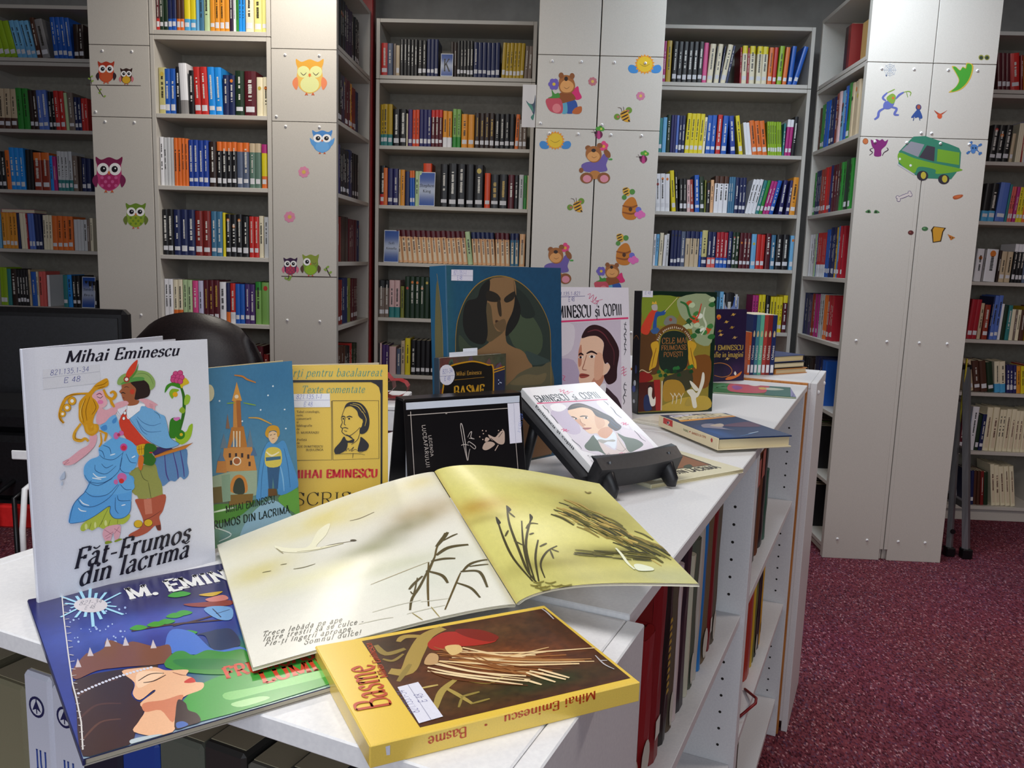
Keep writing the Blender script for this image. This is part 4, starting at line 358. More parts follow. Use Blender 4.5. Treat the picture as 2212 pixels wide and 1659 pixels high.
"lumii":[["O","#9fb4e0",451,1504,6,-4,3,16],["O","#9fb4e0",434,1763,4,-3,2,13],["O","#9fb4e0",444,2142,5,-3,3,16],["O","#9fb4e0",292,2077,4,-3,2,13],["O","#9fb4e0",376,1846,7,-4,3,21],["O","#9fb4e0",230,1722,5,-3,2,13],["O","#9fb4e0",496,1836,5,-3,3,15],["O","#9fb4e0",377,1807,8,-5,4,22],["O","#9fb4e0",393,1760,6,-3,3,16],["O","#9fb4e0",421,1547,4,-3,2,12],["O","#9fb4e0",461,1808,7,-4,4,20],["O","#9fb4e0",296,2275,5,-3,2,15],["O","#9fb4e0",225,2047,5,-3,2,15],["O","#9fb4e0",259,2289,6,-4,3,20],["O","#9fb4e0",329,1825,4,-3,2,13],["O","#9fb4e0",223,1641,7,-5,3,21],["O","#9fb4e0",470,1567,6,-4,3,16],["O","#9fb4e0",455,1493,8,-5,4,21],["O","#9fb4e0",518,1556,6,-4,3,16],["O","#9fb4e0",501,2231,5,-3,3,16],["O","#9fb4e0",646,2113,8,-5,5,24],["O","#9fb4e0",210,1724,4,-3,2,13],["O","#9fb4e0",253,2074,7,-5,3,22],["O","#9fb4e0",551,1647,5,-3,3,13],["O","#9fb4e0",355,2337,5,-3,2,15],["O","#9fb4e0",458,1481,5,-3,3,15],["O","#9fb4e0",628,1988,4,-2,2,11],["O","#9fb4e0",518,1476,7,-4,4,19],["O","#9fb4e0",462,1597,6,-4,3,17],["O","#9fb4e0",502,2120,7,-4,4,22],["O","#9fb4e0",598,2102,7,-5,4,23],["O","#9fb4e0",524,1664,8,-5,4,22],["O","#9fb4e0",276,1870,4,-2,2,11],["O","#9fb4e0",330,1779,4,-3,2,13],["L","#9fd4ea",23.0,[528,2231,590,2171]],["L","#9fd4ea",22.8,[509,2188,605,1978]],["L","#9fd4ea",22.6,[478,2162,484,2066]],["L","#9fd4ea",22.5,[441,2153,440,1976]],["L","#9fd4ea",22.4,[402,2165,362,1861]],["L","#9fd4ea",22.5,[364,2194,339,2089]],["L","#9fd4ea",22.6,[333,2237,273,2116]],["L","#9fd4ea",22.7,[311,2291,176,2185]],["L","#9fd4ea",22.9,[303,2348,270,2337]],["L","#9fd4ea",23.2,[308,2402,245,2462]],["L","#9fd4ea",23.4,[326,2446,222,2671]],["L","#9fd4ea",23.6,[356,2475,349,2578]],["L","#9fd4ea",23.7,[394,2485,395,2684]],["L","#9fd4ea",23.7,[435,2474,481,2829]],["L","#9fd4ea",23.7,[474,2444,503,2560]],["L","#9fd4ea",23.6,[506,2398,574,2532]],["L","#9fd4ea",23.4,[527,2342,679,2457]],["L","#9fd4ea",23.2,[535,2284,569,2295]],["O","#cfc9cc",418,2316,117,-73,26,161],["T","#5a5a6a",333,2360,504,2317,85,"821-34","hand"],["T","#5a5a6a",355,2246,433,2225,83,"E 48","hand"],["C","#4a2f2a",29.0,[594,1621,895,1579,1318,1430]],["C","#4a2f2a",25.3,[887,1547,1163,1566,1369,1638]],["S","#3f9a34",[590,1666,657,1713,717,1631,654,1605]],["S","#3f9a34",[717,1660,787,1707,846,1625,781,1598]],["S","#3f9a34",[797,1667,868,1714,928,1631,861,1604]],["S","#3f9a34",[883,1748,956,1797,1016,1711,948,1684]],["S","#3f9a34",[954,1762,1029,1812,1089,1726,1020,1698]],["S","#3f9a34",[999,2170,1078,2228,1141,2136,1067,2102]],["S","#3f9a34",[1041,2167,1120,2224,1184,2131,1110,2098]],["S","#3f9a34",[894,1368,964,1410,1022,1331,957,1307]],["S","#8a3a32",[1066,1928,1185,1897,1424,1813,1390,1707,1161,1807]],["S","#c8a42c",[1231,2062,1348,2057,1430,2029,1323,1971]],["S","#c87a72",[1255,1939,1407,1954,1417,1839,1289,1854]],["S","#6f9fd0",[1182,1733,1275,1757,1386,1647,1318,1430,1224,1489]],["L","#1f2a4a",9.0,[1248,1713,1257,1507]],["L","#1f2a4a",8.9,[1242,1595,1363,1620]],["S","#2f3a5a",[1005,1291,1112,1296,1167,1298,1259,1241,1230,941,1037,947,1053,1226]],["S","#4a74c8",[871,1483,991,1336,1041,961,1221,913,1196,797,768,1067,774,1296]],["S","#7a4a3a",[116,1186,239,1401,256,1359,360,1423,392,1537,438,1525,500,1401,566,1427,688,1249,782,1224,737,991,665,943,407,1046,255,1083,115,1028]],["P","#c8bcc0",[238,1351,278,1494,277,1333]],["P","#c8bcc0",[371,1445,415,1595,411,1427]],["P","#c8bcc0",[487,1389,533,1538,527,1371]],["P","#c8bcc0",[650,1237,700,1381,690,1218]],["P","#c8bcc0",[138,1214,174,1350,175,1196]],["S","#3c8a34",[673,877,768,1067,843,1069,889,959,997,988,1097,892,1236,838,1153,512,892,619]],["S","#2f7a3a",[741,957,906,885,1162,691,1124,576,811,760]],["S","#3f9a3c",[637,316,837,510,1162,537,1782,395,1632,32,1551,26,680,28,637,189]],["S","#7ac06a",[914,295,1141,260,1579,242,1601,139,1110,170,916,188]],["S","#9ed08a",[912,139,1095,126,1145,67,956,59]],["S","#3a2422",[79,966,158,1028,249,1043,422,1007,621,956,596,897,452,928,417,922,431,742,387,607,420,481,522,573,506,503,410,461,414,357,328,173,282,45,195,-49,2,25,60,661]],["C","#5a3a30",23.1,[87,772,220,876,352,876]],["C","#5a3a30",20.1,[30,209,152,357,268,329]],["C","#4e302a",24.5,[51,470,172,589,307,527]],["S","#e8b48c",[399,977,506,968,612,916,662,830,767,776,796,740,763,678,789,626,791,554,834,507,796,425,666,388,591,244,522,25,429,-10,305,131,350,229,415,345,412,460,524,559,520,588,420,506,397,613,439,764]],["S","#cf7f5c",[429,449,553,421,675,422,607,284,531,112,503,301,414,333]],["S","#f2cba8",[493,903,634,812,571,737,445,677]],["C","#3a201c",12.1,[466,775,558,832,641,793]],["C","#3a201c",13.7,[490,732,555,718,646,761]],["S","#c8342c",[726,595,787,628,793,553,746,562]],["C","#8a4a34",8.9,[695,774,736,703,763,678]],["O","#d4d6e4",98,813,9,-5,2,15],["O","#d4d6e4",121,823,9,-6,2,15],["O","#d4d6e4",144,833,9,-6,2,15],["O","#d4d6e4",166,843,9,-6,2,15],["O","#d4d6e4",189,853,9,-6,2,15],["O","#d4d6e4",213,862,9,-6,3,15],["O","#d4d6e4",236,871,9,-6,3,15],["O","#d4d6e4",259,880,9,-6,3,15],["O","#d4d6e4",282,887,9,-6,3,15],["O","#d4d6e4",305,894,9,-6,3,15],["O","#d4d6e4",329,901,9,-6,3,15],["O","#d4d6e4",352,906,9,-6,3,15],["O","#d4d6e4",375,911,9,-6,3,15],["O","#d4d6e4",399,915,9,-6,3,16],["O","#d4d6e4",422,919,9,-6,3,16],["O","#d4d6e4",445,921,9,-6,3,16],["O","#d4d6e4",468,923,9,-6,3,16],["O","#d4d6e4",492,925,9,-6,3,16],["O","#d4d6e4",515,926,9,-6,3,16],["O","#d4d6e4",538,927,9,-6,3,16],["O","#d4d6e4",562,927,9,-6,4,16],["O","#d4d6e4",585,927,9,-6,4,16],["S","#3a2422",[629,372,660,300,652,205,687,133,680,28,602,19,525,23,566,186]],["S","#4a6ab0",[547,90,588,87,605,29,541,24]],["S","#b8c4c8",[273,51,426,19,426,-26,279,-18]],["T","#e4e4e0",713,2260,2158,2267,279,"M. EMINESCU","slab"],["T","#c9442c",980,476,1727,429,176,"FRUMOASA","slab"],["T","#c9442c",1172,279,1647,244,168,"LUMII","slab"],["L","#d8d4d0",8.4,[12,92,54,421,77,778,84,963,129,1471,192,2131,250,2666]],["L","#c8c4c4",9.5,[243,2584,270,2550]],["L","#c8c4c4",9.2,[228,2421,259,2419]],["L","#c8c4c4",9.0,[213,2265,239,2234]],["L","#c8c4c4",8.7,[199,2115,228,2112]],["L","#c8c4c4",8.5,[185,1971,210,1941]],["L","#c8c4c4",8.2,[171,1831,200,1828]],["L","#c8c4c4",8.0,[158,1697,183,1668]],["L","#c8c4c4",7.8,[146,1567,173,1563]],["L","#c8c4c4",7.6,[134,1442,157,1415]],["L","#c8c4c4",7.4,[122,1321,149,1317]],["L","#c8c4c4",7.2,[111,1204,134,1178]],["L","#c8c4c4",7.1,[100,1091,126,1086]],["L","#c8c4c4",6.9,[90,981,112,956]],["L","#c8c4c4",6.7,[80,875,104,870]],["L","#c8c4c4",6.6,[70,773,91,748]],["L","#c8c4c4",6.4,[60,673,84,668]],["L","#c8c4c4",6.3,[51,576,72,553]],["L","#c8c4c4",6.1,[42,483,65,477]],["L","#c8c4c4",6.0,[33,392,53,369]],["L","#c8c4c4",5.9,[25,303,47,298]],["L","#c8c4c4",5.8,[17,217,36,196]],["L","#c8c4c4",5.6,[9,134,30,128]]],
"bluebasme":[["P","#d9cba6",[180,90,-273,1303,300,1421,542,134]],["P","#d8943a",[519,88,242,1423,356,1411,647,74]],["P","#c9c6d4",[82,144,-67,648,104,671,273,124]],["T","#1a1a1a",492,213,254,1173,326,"BASME","light"],["S","#8a8494",[947,308,869,522,1011,619,1048,713,1206,563,1352,586,1448,655,1350,488,1221,307,1163,211]],["S","#b8a898",[1038,419,899,706,1046,698,1166,539]],["S","#5a3a52",[1015,734,844,1326,1221,1328,1260,1114,1158,710]],["C","#3f6a9a",31.7,[1906,452,1812,675,1629,995]],["C","#c8d4e0",19.6,[1752,715,1681,894,1629,995]],["C","#3f6a9a",29.4,[366,517,351,839,358,1259]]],
"bluespine":[["P","#b8281f",[174,191,512,201,520,86,177,89]],["O","#e8e4e0",359,130,48,10,-4,30],["P","#1c1a20",[314,144,379,163,386,112,325,108]],["T","#6a7a4a",898,104,1077,101,37,"BASMUL","b"],["O","#a8342a",1121,128,22,5,-1,11],["T","#a8542a",1180,104,1642,122,35,"EMINESCU ȘI COPIII","b"],["S","#a8342a",[1783,127,1808,168,1846,134,1818,93]]],
"flatff":[["P","#3a2a20",[41,1171,1739,1601,1598,396,176,517,-385,554]],["P","#8a5a3c",[64,1160,1695,1557,1563,414,208,552,-341,606]],["S","#c89a4a",[254,1011,362,1023,288,884,163,851,166,946]],["S","#c8633a",[1079,953,1195,965,1108,823,971,789,980,887]],["S","#b84a2c",[1069,725,1184,736,1098,599,963,567,972,662]],["S","#c89a4a",[92,978,198,990,127,853,4,820,6,915]],["S","#c89a4a",[1237,1063,1356,1076,1265,930,1125,895,1135,995]],["S","#6a7a5c",[1193,1359,1313,1374,1222,1222,1080,1184,1090,1287]],["S","#6a7a5c",[864,714,976,724,894,588,762,557,770,651]],["S","#6a7a5c",[47,959,152,971,82,835,-41,802,-39,896]],["S","#a8b0a0",[188,918,295,930,222,793,98,761,101,855]],["S","#b84a2c",[784,1082,898,1094,815,951,682,916,689,1015]],["S","#c89a4a",[546,936,656,948,578,809,449,776,454,871]],["S","#8a9a8c",[894,1022,1009,1034,924,892,789,857,797,955]],["S","#c8633a",[423,959,532,970,456,832,328,799,333,894]],["S","#8a9a8c",[572,1042,683,1055,604,913,474,879,479,976]],["S","#6a7a5c",[1174,1304,1294,1318,1203,1167,1061,1129,1071,1232]],["S","#a8b0a0",[762,1140,876,1154,793,1009,659,973,666,1073]],["S","#b84a2c",[242,921,349,932,276,796,151,763,154,857]],["S","#a8b0a0",[357,1042,467,1054,391,914,263,880,268,976]],["S","#8a9a8c",[376,925,485,937,409,799,282,766,287,861]],["S","#c89a4a",[396,904,505,915,429,778,302,746,307,840]],["S","#c89a4a",[1121,1223,1240,1237,1150,1088,1011,1051,1020,1153]],["S","#a8b0a0",[233,973,340,985,267,847,142,814,145,909]],["S","#6a7a5c",[909,1175,1025,1188,939,1042,803,1006,811,1106]],["S","#b84a2c",[802,1120,916,1133,833,989,698,953,706,1052]],["S","#c8633a",[1303,1144,1423,1157,1331,1009,1189,973,1200,1074]],["S","#3f4a3c",[142,999,249,1011,177,873,53,840,55,935]],["S","#a8b0a0",[388,997,497,1009,421,869,293,836,298,932]],["S","#3f4a3c",[1204,553,1319,563,1232,428,1097,398,1107,492]],["S","#3f4a3c",[1345,1008,1465,1020,1373,875,1232,840,1243,940]],["S","#6a7a5c",[1030,1079,1147,1092,1059,947,922,911,931,1011]],["S","#3f4a3c",[436,923,545,934,468,796,341,764,345,859]],["S","#a8b0a0",[1019,808,1134,819,1048,680,913,647,922,743]],["S","#c89a4a",[918,716,1031,727,948,591,815,559,823,654]],["S","#b84a2c",[593,900,703,911,624,773,495,740,501,835]],["S","#c89a4a",[950,756,1064,767,979,629,846,598,854,693]],["S","#3f4a3c",[632,1117,745,1130,664,987,532,952,538,1050]],["S","#8a9a8c",[381,1068,491,1080,414,940,286,906,291,1002]],["S","#b84a2c",[27,963,132,974,62,838,-60,806,-58,899]],["S","#c89a4a",[1297,1320,1419,1335,1325,1183,1182,1145,1193,1249]],["S","#8a9a8c",[285,923,393,934,319,797,193,765,197,859]],["T","#2a2430",-139,281,1591,194,169,"FĂT-FRUMOS DIN LACRIMĂ","deco"]],
"flatgreen":[["P","#3f7a4a",[29,578,189,2274,736,1742,651,254,7,726]],["S","#b84a5a",[389,1403,672,1884,1395,1803,1184,354,416,220]],["S","#e8dcd0",[869,1635,1037,1887,1187,1703,1017,1404]],["S","#8a4a8a",[451,1019,568,1322,715,983,550,512]],["P","#3a6a62",[1390,1717,2310,1824,1824,-1,1165,-20]],["S","#b8c0b0",[1091,1082,1411,1314,1704,1134,1384,873]],["P","#8a88b0",[2087,1800,2310,1824,1966,-6,1764,14]],["S","#c8a85a",[1095,1164,1234,1311,1284,1014,1146,871]],["O","#5a5a8a",2202,1360,11,5,8,83],["O","#5a5a8a",2033,1187,11,5,7,82],["O","#5a5a8a",2158,760,11,5,8,79],["O","#5a5a8a",1867,616,11,5,7,78],["O","#5a5a8a",2041,366,11,5,7,76],["O","#5a5a8a",2105,1147,11,5,8,82],["O","#5a5a8a",1816,144,11,5,6,74],["O","#5a5a8a",2152,1588,11,5,8,85],["O","#5a5a8a",2028,437,11,5,7,76],["O","#5a5a8a",1949,1003,11,5,7,81],["O","#5a5a8a",2072,986,11,5,7,80],["O","#5a5a8a",1963,319,11,5,7,76],["O","#5a5a8a",1986,359,11,5,7,76],["O","#5a5a8a",1905,872,11,5,7,80],["O","#5a5a8a",1855,411,11,5,6,76],["O","#5a5a8a",1890,436,11,5,7,77],["O","#5a5a8a",2026,291,11,5,7,75],["O","#5a5a8a",2136,918,11,5,8,80],["O","#5a5a8a",2125,755,11,5,8,79],["O","#5a5a8a",2052,590,11,5,7,78],["O","#5a5a8a",2073,1047,11,5,7,81],["O","#5a5a8a",2199,1191,11,5,8,82],["O","#5a5a8a",1838,242,11,5,6,75],["O","#5a5a8a",2173,1451,11,5,8,84],["O","#5a5a8a",2069,1143,11,5,7,82],["O","#5a5a8a",2241,1573,11,5,8,85],["O","#5a5a8a",2027,424,11,5,7,76],["O","#5a5a8a",2120,1467,11,5,8,84],["O","#5a5a8a",1962,815,11,5,7,79],["O","#5a5a8a",1987,1491,11,5,7,84]],
"openleft":[["C","#5a4a20",19.5,[1599,728,1711,937,1787,1106,1932,1327]],["C","#4f4420",27.0,[1711,937,1463,543,1333,366,1268,202]],["C","#5a4a20",22.2,[1633,874,1520,516,1430,193]],["C","#5a4a20",19.5,[1860,592,1753,421,1547,90]],["C","#4f4422",46.3,[1779,1110,1888,1238,1962,1330]],["C","#4f4422",23.6,[1874,1191,1980,1245,2046,1270]],["C","#4f4422",45.2,[1735,960,1884,1049,2088,1042]],["C","#4f4422",35.5,[1659,878,1778,875,1888,840]],["C","#4f4422",34.6,[1569,742,1681,614,1696,472]],["C","#4f4422",29.9,[1516,672,1410,583,1347,514]],["C","#4f4422",30.4,[1880,601,2003,708,2187,748]],["C","#4f4422",22.2,[1971,664,2166,663]],["C","#4f4422",34.7,[1864,606,2011,577,2043,494,2023,296]],["C","#4f4422",29.4,[1776,442,1871,323,1901,160]],["C","#4f4422",16.4,[1349,477,1369,437,1465,665]],["C","#8a7f6a",13.5,[1156,2087,1255,2069,1402,2105]],["C","#7d7460",10.3,[810,1729,934,1705,1130,1629]],["O","#4f4a40",1102,1654,26,-20,4,21],["C","#a89a74",8.5,[1064,758,1312,809,1625,877]],["C","#c9c6b4",9.8,[974,318,1184,323,1395,308]],["C","#c9c6b4",9.7,[1229,159,1412,159,1567,151]],["C","#c9c6b4",9.6,[831,197,1014,183,1111,161]],["C","#c9c6b4",9.9,[1387,283,1506,259,1627,238]],["C","#9a8a4c",9.8,[1447,172,1470,5]],["C","#9a8a4c",9.7,[1273,152,1325,20]],["T","#3a3628",121,436,725,301,75,"Trece lebăda pe ape","typ"],["T","#3a3628",117,355,875,190,73,"Între trestii să se culce -","typ"],["T","#3a3628",118,272,776,127,72,"Fie-ți îngerii aproape,","typ"],["T","#3a3628",387,127,820,42,69,"Somnul dulce!","typ"],["S","#e6e2c4",[453,2120,516,2009,622,1882,726,1847,849,2102,978,2180,906,1960,778,1779,877,1712,1012,1661,779,1695,607,1789,478,1959]],["C","#9a9270",11.2,[459,2046,497,1875]],["C","#9a9270",10.1,[1011,1654,796,1701,610,1807]],["C","#7d7450",12.9,[443,1653,492,1628]],["C","#7d7450",12.4,[528,1474,613,1440,711,1435]],["C","#7d7450",12.9,[283,1620,353,1594]]],
"openright":[["C","#3f3a20",33.9,[602,1574,486,1201,393,701,335,345,353,136]],["C","#3f3a20",31.3,[384,1374,304,964,268,584,317,177]],["C","#3f3a20",26.7,[668,1251,454,685,323,232]],["C","#3f3a20",30.8,[814,1302,502,740,349,195]],["C","#3f3a20",28.1,[708,843,518,509,385,154]],["C","#3f3a20",25.4,[891,707,710,605,538,411,479,185]],["S","#2c2a20",[606,1615,635,1510,568,1457]],["S","#2c2a20",[380,1394,395,1258,339,1236]],["S","#2c2a20",[832,1402,845,1321,771,1225]],["C","#4a4424",30.1,[579,1455,611,1334]],["C","#4a4424",26.6,[337,987,422,1087]],["C","#4a4424",28.9,[655,1083,756,1187,851,1172]],["C","#4a4424",26.6,[406,881,475,780]],["C","#4a4424",28.2,[645,957,714,985]],["C","#4a4424",27.3,[670,711,785,766]],["C","#4a4424",27.4,[767,632,735,472]],["C","#4a4424",27.6,[796,646,858,590]],["C","#c0a85c",19.1,[2059,808,2153,722,2210,569]],["C","#4a4826",22.7,[1446,1506,1523,1447,1577,1334]],["C","#4a4826",33.8,[1432,1191,1547,1102,1626,940]],["C","#a8904a",54.3,[1871,901,1949,835,1999,716]],["C","#4a4826",46.9,[1602,1348,1686,1282,1743,1157]],["C","#c0a85c",51.0,[1795,860,1880,790,1935,663]],["C","#3c3c24",19.1,[1570,1434,1682,1346,1758,1180]],["C","#4a4826",41.9,[1629,807,1736,721,1807,569]],["C","#c0a85c",56.2,[1288,1492,1384,1418,1452,1282]],["C","#3c3c24",17.5,[1807,835,1887,767,1940,646]],["C","#6a6430",22.2,[1452,1831,1531,1772,1587,1654]],["C","#c0a85c",21.6,[1572,1382,1658,1315,1716,1188]],["C","#c0a85c",50.4,[1858,902,1943,830,1997,701]],["C","#a8904a",25.7,[1736,1278,1835,1197,1901,1045]],["C","#a8904a",40.0,[2095,767,2184,684,2238,538]],["C","#c0a85c",53.7,[1741,1262,1826,1192,1883,1061]],["C","#4a4826",53.2,[1643,1271,1741,1193,1807,1046]],["C","#c0a85c",22.1,[1805,563,1904,480,1969,334]],["C","#c0a85c",19.7,[1701,1264,1775,1204,1825,1092]],["C","#3c3c24",19.6,[1931,820,2030,733,2093,578]],["C","#6a6430",30.1,[1628,1588,1713,1521,1772,1391]],["C","#3c3c24",32.6,[1349,1749,1458,1667,1535,1507]],["C","#6a6430",39.4,[1705,1017,1774,960,1821,857]],["C","#6a6430",27.4,[2015,679,2097,605,2149,474]],["C","#a8904a",43.8,[1436,1663,1553,1573,1634,1401]],["C","#8a7a3c",17.6,[1451,1093,1549,1015,1618,877]],["C","#a8904a",44.0,[1597,1270,1694,1194,1759,1051]],["C","#8a7a3c",45.6,[1602,927,1686,860,1743,739]],["C","#c0a85c",36.3,[1293,1588,1406,1501,1487,1340]],["C","#8a7a3c",24.0,[1378,1433,1459,1371,1515,1256]],["C","#c0a85c",52.8,[1853,1108,1927,1046,1975,931]],["C","#3c3c24",55.4,[1534,1296,1625,1224,1689,1090]],["C","#4a4826",53.5,[1728,902,1802,841,1852,732]],["C","#c0a85c",19.2,[1606,1486,1694,1418,1753,1286]],["C","#6a6430",38.6,[2027,822,2128,731,2191,567]],["C","#5f5a2c",50.3,[1885,615,1968,543,2022,418]],["C","#a8904a",26.9,[1688,1022,1801,930,1876,763]],["C","#3c3c24",45.7,[1439,1644,1527,1577,1588,1448]],["C","#4a4826",45.1,[1112,1405,1224,1317,1305,1163]],["C","#a8904a",50.6,[1451,1853,1534,1790,1592,1666]],["C","#a8904a",32.6,[1733,977,1826,902,1887,764]],["C","#5f5a2c",46.4,[1804,1141,1885,1074,1938,950]],["C","#a8904a",17.8,[1250,1412,1331,1349,1389,1234]],["C","#3c3c24",34.6,[1748,728,1815,672,1860,574]],["C","#a8904a",35.1,[1701,1603,1799,1525,1864,1374]],["C","#8a7a3c",30.3,[1567,1055,1678,968,1753,809]],["C","#6a6430",27.2,[1388,1387,1478,1317,1542,1188]],["C","#a8904a",49.7,[1775,899,1866,822,1926,685]],["C","#8a7a3c",47.0,[1751,901,1842,826,1902,691]],["C","#8a7a3c",59.5,[1781,1284,1870,1212,1928,1074]],["C","#6a6430",58.4,[1491,1646,1583,1575,1647,1438]],["C","#5f5a2c",34.9,[2036,1136,2116,1064,2166,931]],["C","#6a6430",41.6,[1818,852,1915,770,1978,624]],["C","#4a4826",46.0,[1876,945,1981,855,2047,693]],["C","#a8904a",23.9,[1562,1194,1652,1123,1714,992]],["C","#a8904a",21.9,[1411,1115,1521,1030,1597,876]],["C","#c0a85c",55.7,[1590,1118,1704,1027,1780,861]],["C","#3c3c24",32.6,[1623,1237,1735,1148,1811,982]],["C","#5f5a2c",44.4,[1513,1596,1629,1507,1708,1335]],["C","#6a6430",55.2,[1594,1211,1706,1122,1782,957]],["C","#5f5a2c",23.6,[1327,1568,1409,1506,1468,1388]],["C","#5f5a2c",26.0,[1198,1513,1305,1429,1382,1278]],["C","#5f5a2c",23.4,[1381,1517,1479,1441,1548,1300]],["C","#4a4826",40.0,[2098,768,2200,672,2262,504]],["C","#c0a85c",46.3,[1339,1592,1463,1497,1549,1320]],["C","#a8904a",48.9,[1256,1593,1373,1503,1456,1336]],["C","#5f5a2c",46.5,[1895,578,1971,513,2020,398]],["C","#c0a85c",49.0,[1228,1467,1325,1392,1394,1256]],["C","#3c3c24",24.4,[1196,1534,1309,1446,1390,1286]],["C","#6a6430",33.9,[1965,993,2049,919,2102,785]],["C","#a8904a",20.0,[1712,1262,1823,1172,1896,1005]],["C","#4a4826",39.5,[1521,1123,1593,1066,1643,963]],["C","#a8904a",17.8,[1317,1373,1410,1300,1477,1168]],["C","#3c3c24",41.0,[1927,746,2011,674,2064,544]],["C","#4a4826",56.0,[1295,1481,1400,1400,1475,1251]],["C","#6a6430",52.7,[1889,952,1967,886,2017,766]],["C","#3c3c24",22.5,[1616,1486,1697,1423,1752,1302]],["C","#c0a85c",34.6,[1483,1323,1576,1251,1641,1116]],["C","#a8904a",45.8,[1517,1833,1617,1757,1686,1606]],["C","#4a4826",56.0,[1910,944,1981,883,2027,771]],["C","#8a7a3c",38.7,[1948,769,2013,712,2055,610]],["C","#8a7a3c",58.5,[1603,1464,1688,1398,1746,1270]],["C","#c0a85c",17.3,[1162,1411,1261,1334,1333,1196]],["C","#4a4826",18.6,[1363,1200,1458,1126,1525,993]],["C","#4a4826",20.1,[1735,1276,1818,1209,1873,1082]],["C","#5f5a2c",34.7,[1519,1570,1621,1491,1692,1339]],["C","#8a7a3c",35.0,[1325,1127,1430,1045,1504,900]],["C","#5f5a2c",52.0,[1805,1327,1883,1262,1934,1140]],["C","#8a7a3c",30.4,[2020,935,2105,859,2158,721]],["C","#5f5a2c",55.4,[1808,1096,1878,1038,1924,931]],["C","#8a7a3c",33.7,[2092,869,2166,801,2212,678]],["C","#5f5a2c",30.8,[1628,957,1733,872,1804,720]],["C","#3c3c24",52.0,[1588,1172,1683,1096,1748,958]],["C","#a8904a",28.3,[1362,1327,1484,1232,1569,1060]],["C","#6a6430",50.4,[1937,821,2032,738,2092,590]],["C","#5f5a2c",54.9,[1372,1357,1453,1294,1511,1178]],["C","#a8904a",52.6,[1688,1371,1793,1286,1863,1126]],["C","#a8904a",23.5,[1729,1282,1844,1188,1920,1011]],["C","#5f5a2c",44.3,[1885,614,1965,546,2016,426]],["C","#3c3c24",34.0,[1667,1492,1755,1422,1815,1287]],["C","#8a7a3c",33.2,[1530,1196,1602,1139,1653,1035]],["C","#6a6430",16.8,[1948,837,2018,776,2063,666]],["C","#3c3c24",24.7,[1808,775,1895,703,1951,574]],["C","#4a4826",21.9,[1645,1273,1752,1187,1824,1027]],["C","#a8904a",46.7,[1647,1238,1764,1144,1842,970]],["C","#3c3c24",51.2,[1443,1618,1541,1544,1608,1401]],["C","#8a7a3c",53.2,[1944,971,2017,908,2064,791]],["C","#a8904a",33.6,[1732,953,1817,883,1873,758]],["C","#c0a85c",27.7,[1631,1296,1741,1209,1815,1045]],["C","#3c3c24",18.4,[1778,1223,1859,1157,1912,1032]],["C","#6a6430",31.3,[1997,665,2060,609,2100,509]],["C","#4a4826",25.1,[1274,1408,1397,1313,1484,1140]],["C","#6a6430",25.3,[1668,989,1762,913,1825,776]],["C","#3c3c24",30.1,[2035,794,2126,712,2182,566]],["C","#6a6430",19.8,[1515,1113,1606,1042,1669,911]],["C","#a8904a",17.5,[1540,1179,1624,1113,1683,990]],["C","#a8904a",17.2,[1331,1260,1409,1199,1465,1090]],["C","#4a4826",54.6,[1741,1152,1853,1060,1926,892]],["C","#3c3c24",37.5,[1859,788,1955,707,2017,561]],["C","#6a6430",29.5,[1790,1465,1883,1389,1944,1242]],["C","#6a6430",22.7,[1136,536,1237,523,1355,506]],["C","#4f4a24",23.7,[1631,525,1729,519,1845,506]],["C","#4f4a24",24.0,[1571,607,1672,600,1789,589]],["C","#3c3a22",23.4,[1302,598,1403,588,1522,574]],["C","#6a6430",24.0,[1698,578,1797,572,1913,561]],["C","#4f4a24",23.4,[1384,574,1485,565,1603,552]],["C","#6a6430",23.8,[1791,504,1888,497,2001,485]],["C","#3c3a22",22.6,[1078,558,1179,544,1297,526]],["C","#6a6430",23.7,[1449,594,1549,587,1667,574]],["C","#3c3a22",22.3,[1016,529,1116,514,1235,494]],["C","#3c3a22",23.1,[1265,561,1366,550,1485,535]],["C","#6a6430",23.5,[1641,490,1740,483,1854,470]],["C","#3c3a22",24.2,[1748,602,1847,596,1962,585]],["C","#6a6430",23.7,[1426,597,1527,589,1645,577]],["C","#4f4a24",23.5,[1705,480,1802,473,1916,461]],["C","#3c3a22",23.3,[1693,444,1790,437,1904,424]],["C","#6a6430",22.4,[1062,516,1162,502,1281,482]],["C","#3c3a22",22.8,[1250,497,1350,486,1467,470]],["C","#3c3a22",24.2,[1711,604,1810,599,1926,588]],["C","#4f4a24",23.0,[1458,457,1557,448,1673,434]],["C","#6a6430",23.9,[1797,525,1895,519,2008,507]],["C","#6a6430",22.8,[1075,610,1177,596,1296,578]],["C","#6a6430",22.9,[1186,551,1287,540,1406,523]],["C","#3c3a22",23.7,[1710,512,1808,506,1922,494]],["C","#3c3a22",22.5,[1039,557,1139,542,1258,522]],["C","#4f4a24",23.1,[1290,555,1390,544,1509,530]],["C","#e4e6c8",36.5,[1601,667,1606,547,1592,355,1613,239]],["S","#dfe4cc",[1647,324,1728,345,1836,283,1815,225,1642,217]],["C","#8a7a34",30.9,[1855,2231,1871,2181,1936,2242]],["C","#7a7030",18.4,[337,34,386,5,465,6]],["C","#7a7030",19.0,[494,52,545,22,625,33]],["C","#7a7030",18.4,[299,83,349,49,427,52]],["C","#7a7030",19.0,[448,114,499,83,580,93]],["C","#7a7030",19.3,[606,28,658,5,739,15]],["C","#7a7030",18.7,[319,163,369,129,448,134]],["C","#7a7030",18.4,[305,84,354,50,433,54]],["C","#7a7030",18.4,[267,132,316,96,394,99]],["C","#7a7030",18.6,[357,74,407,41,486,47]],["C","#7a7030",13.0,[564,5,614,5,696,5]]]}
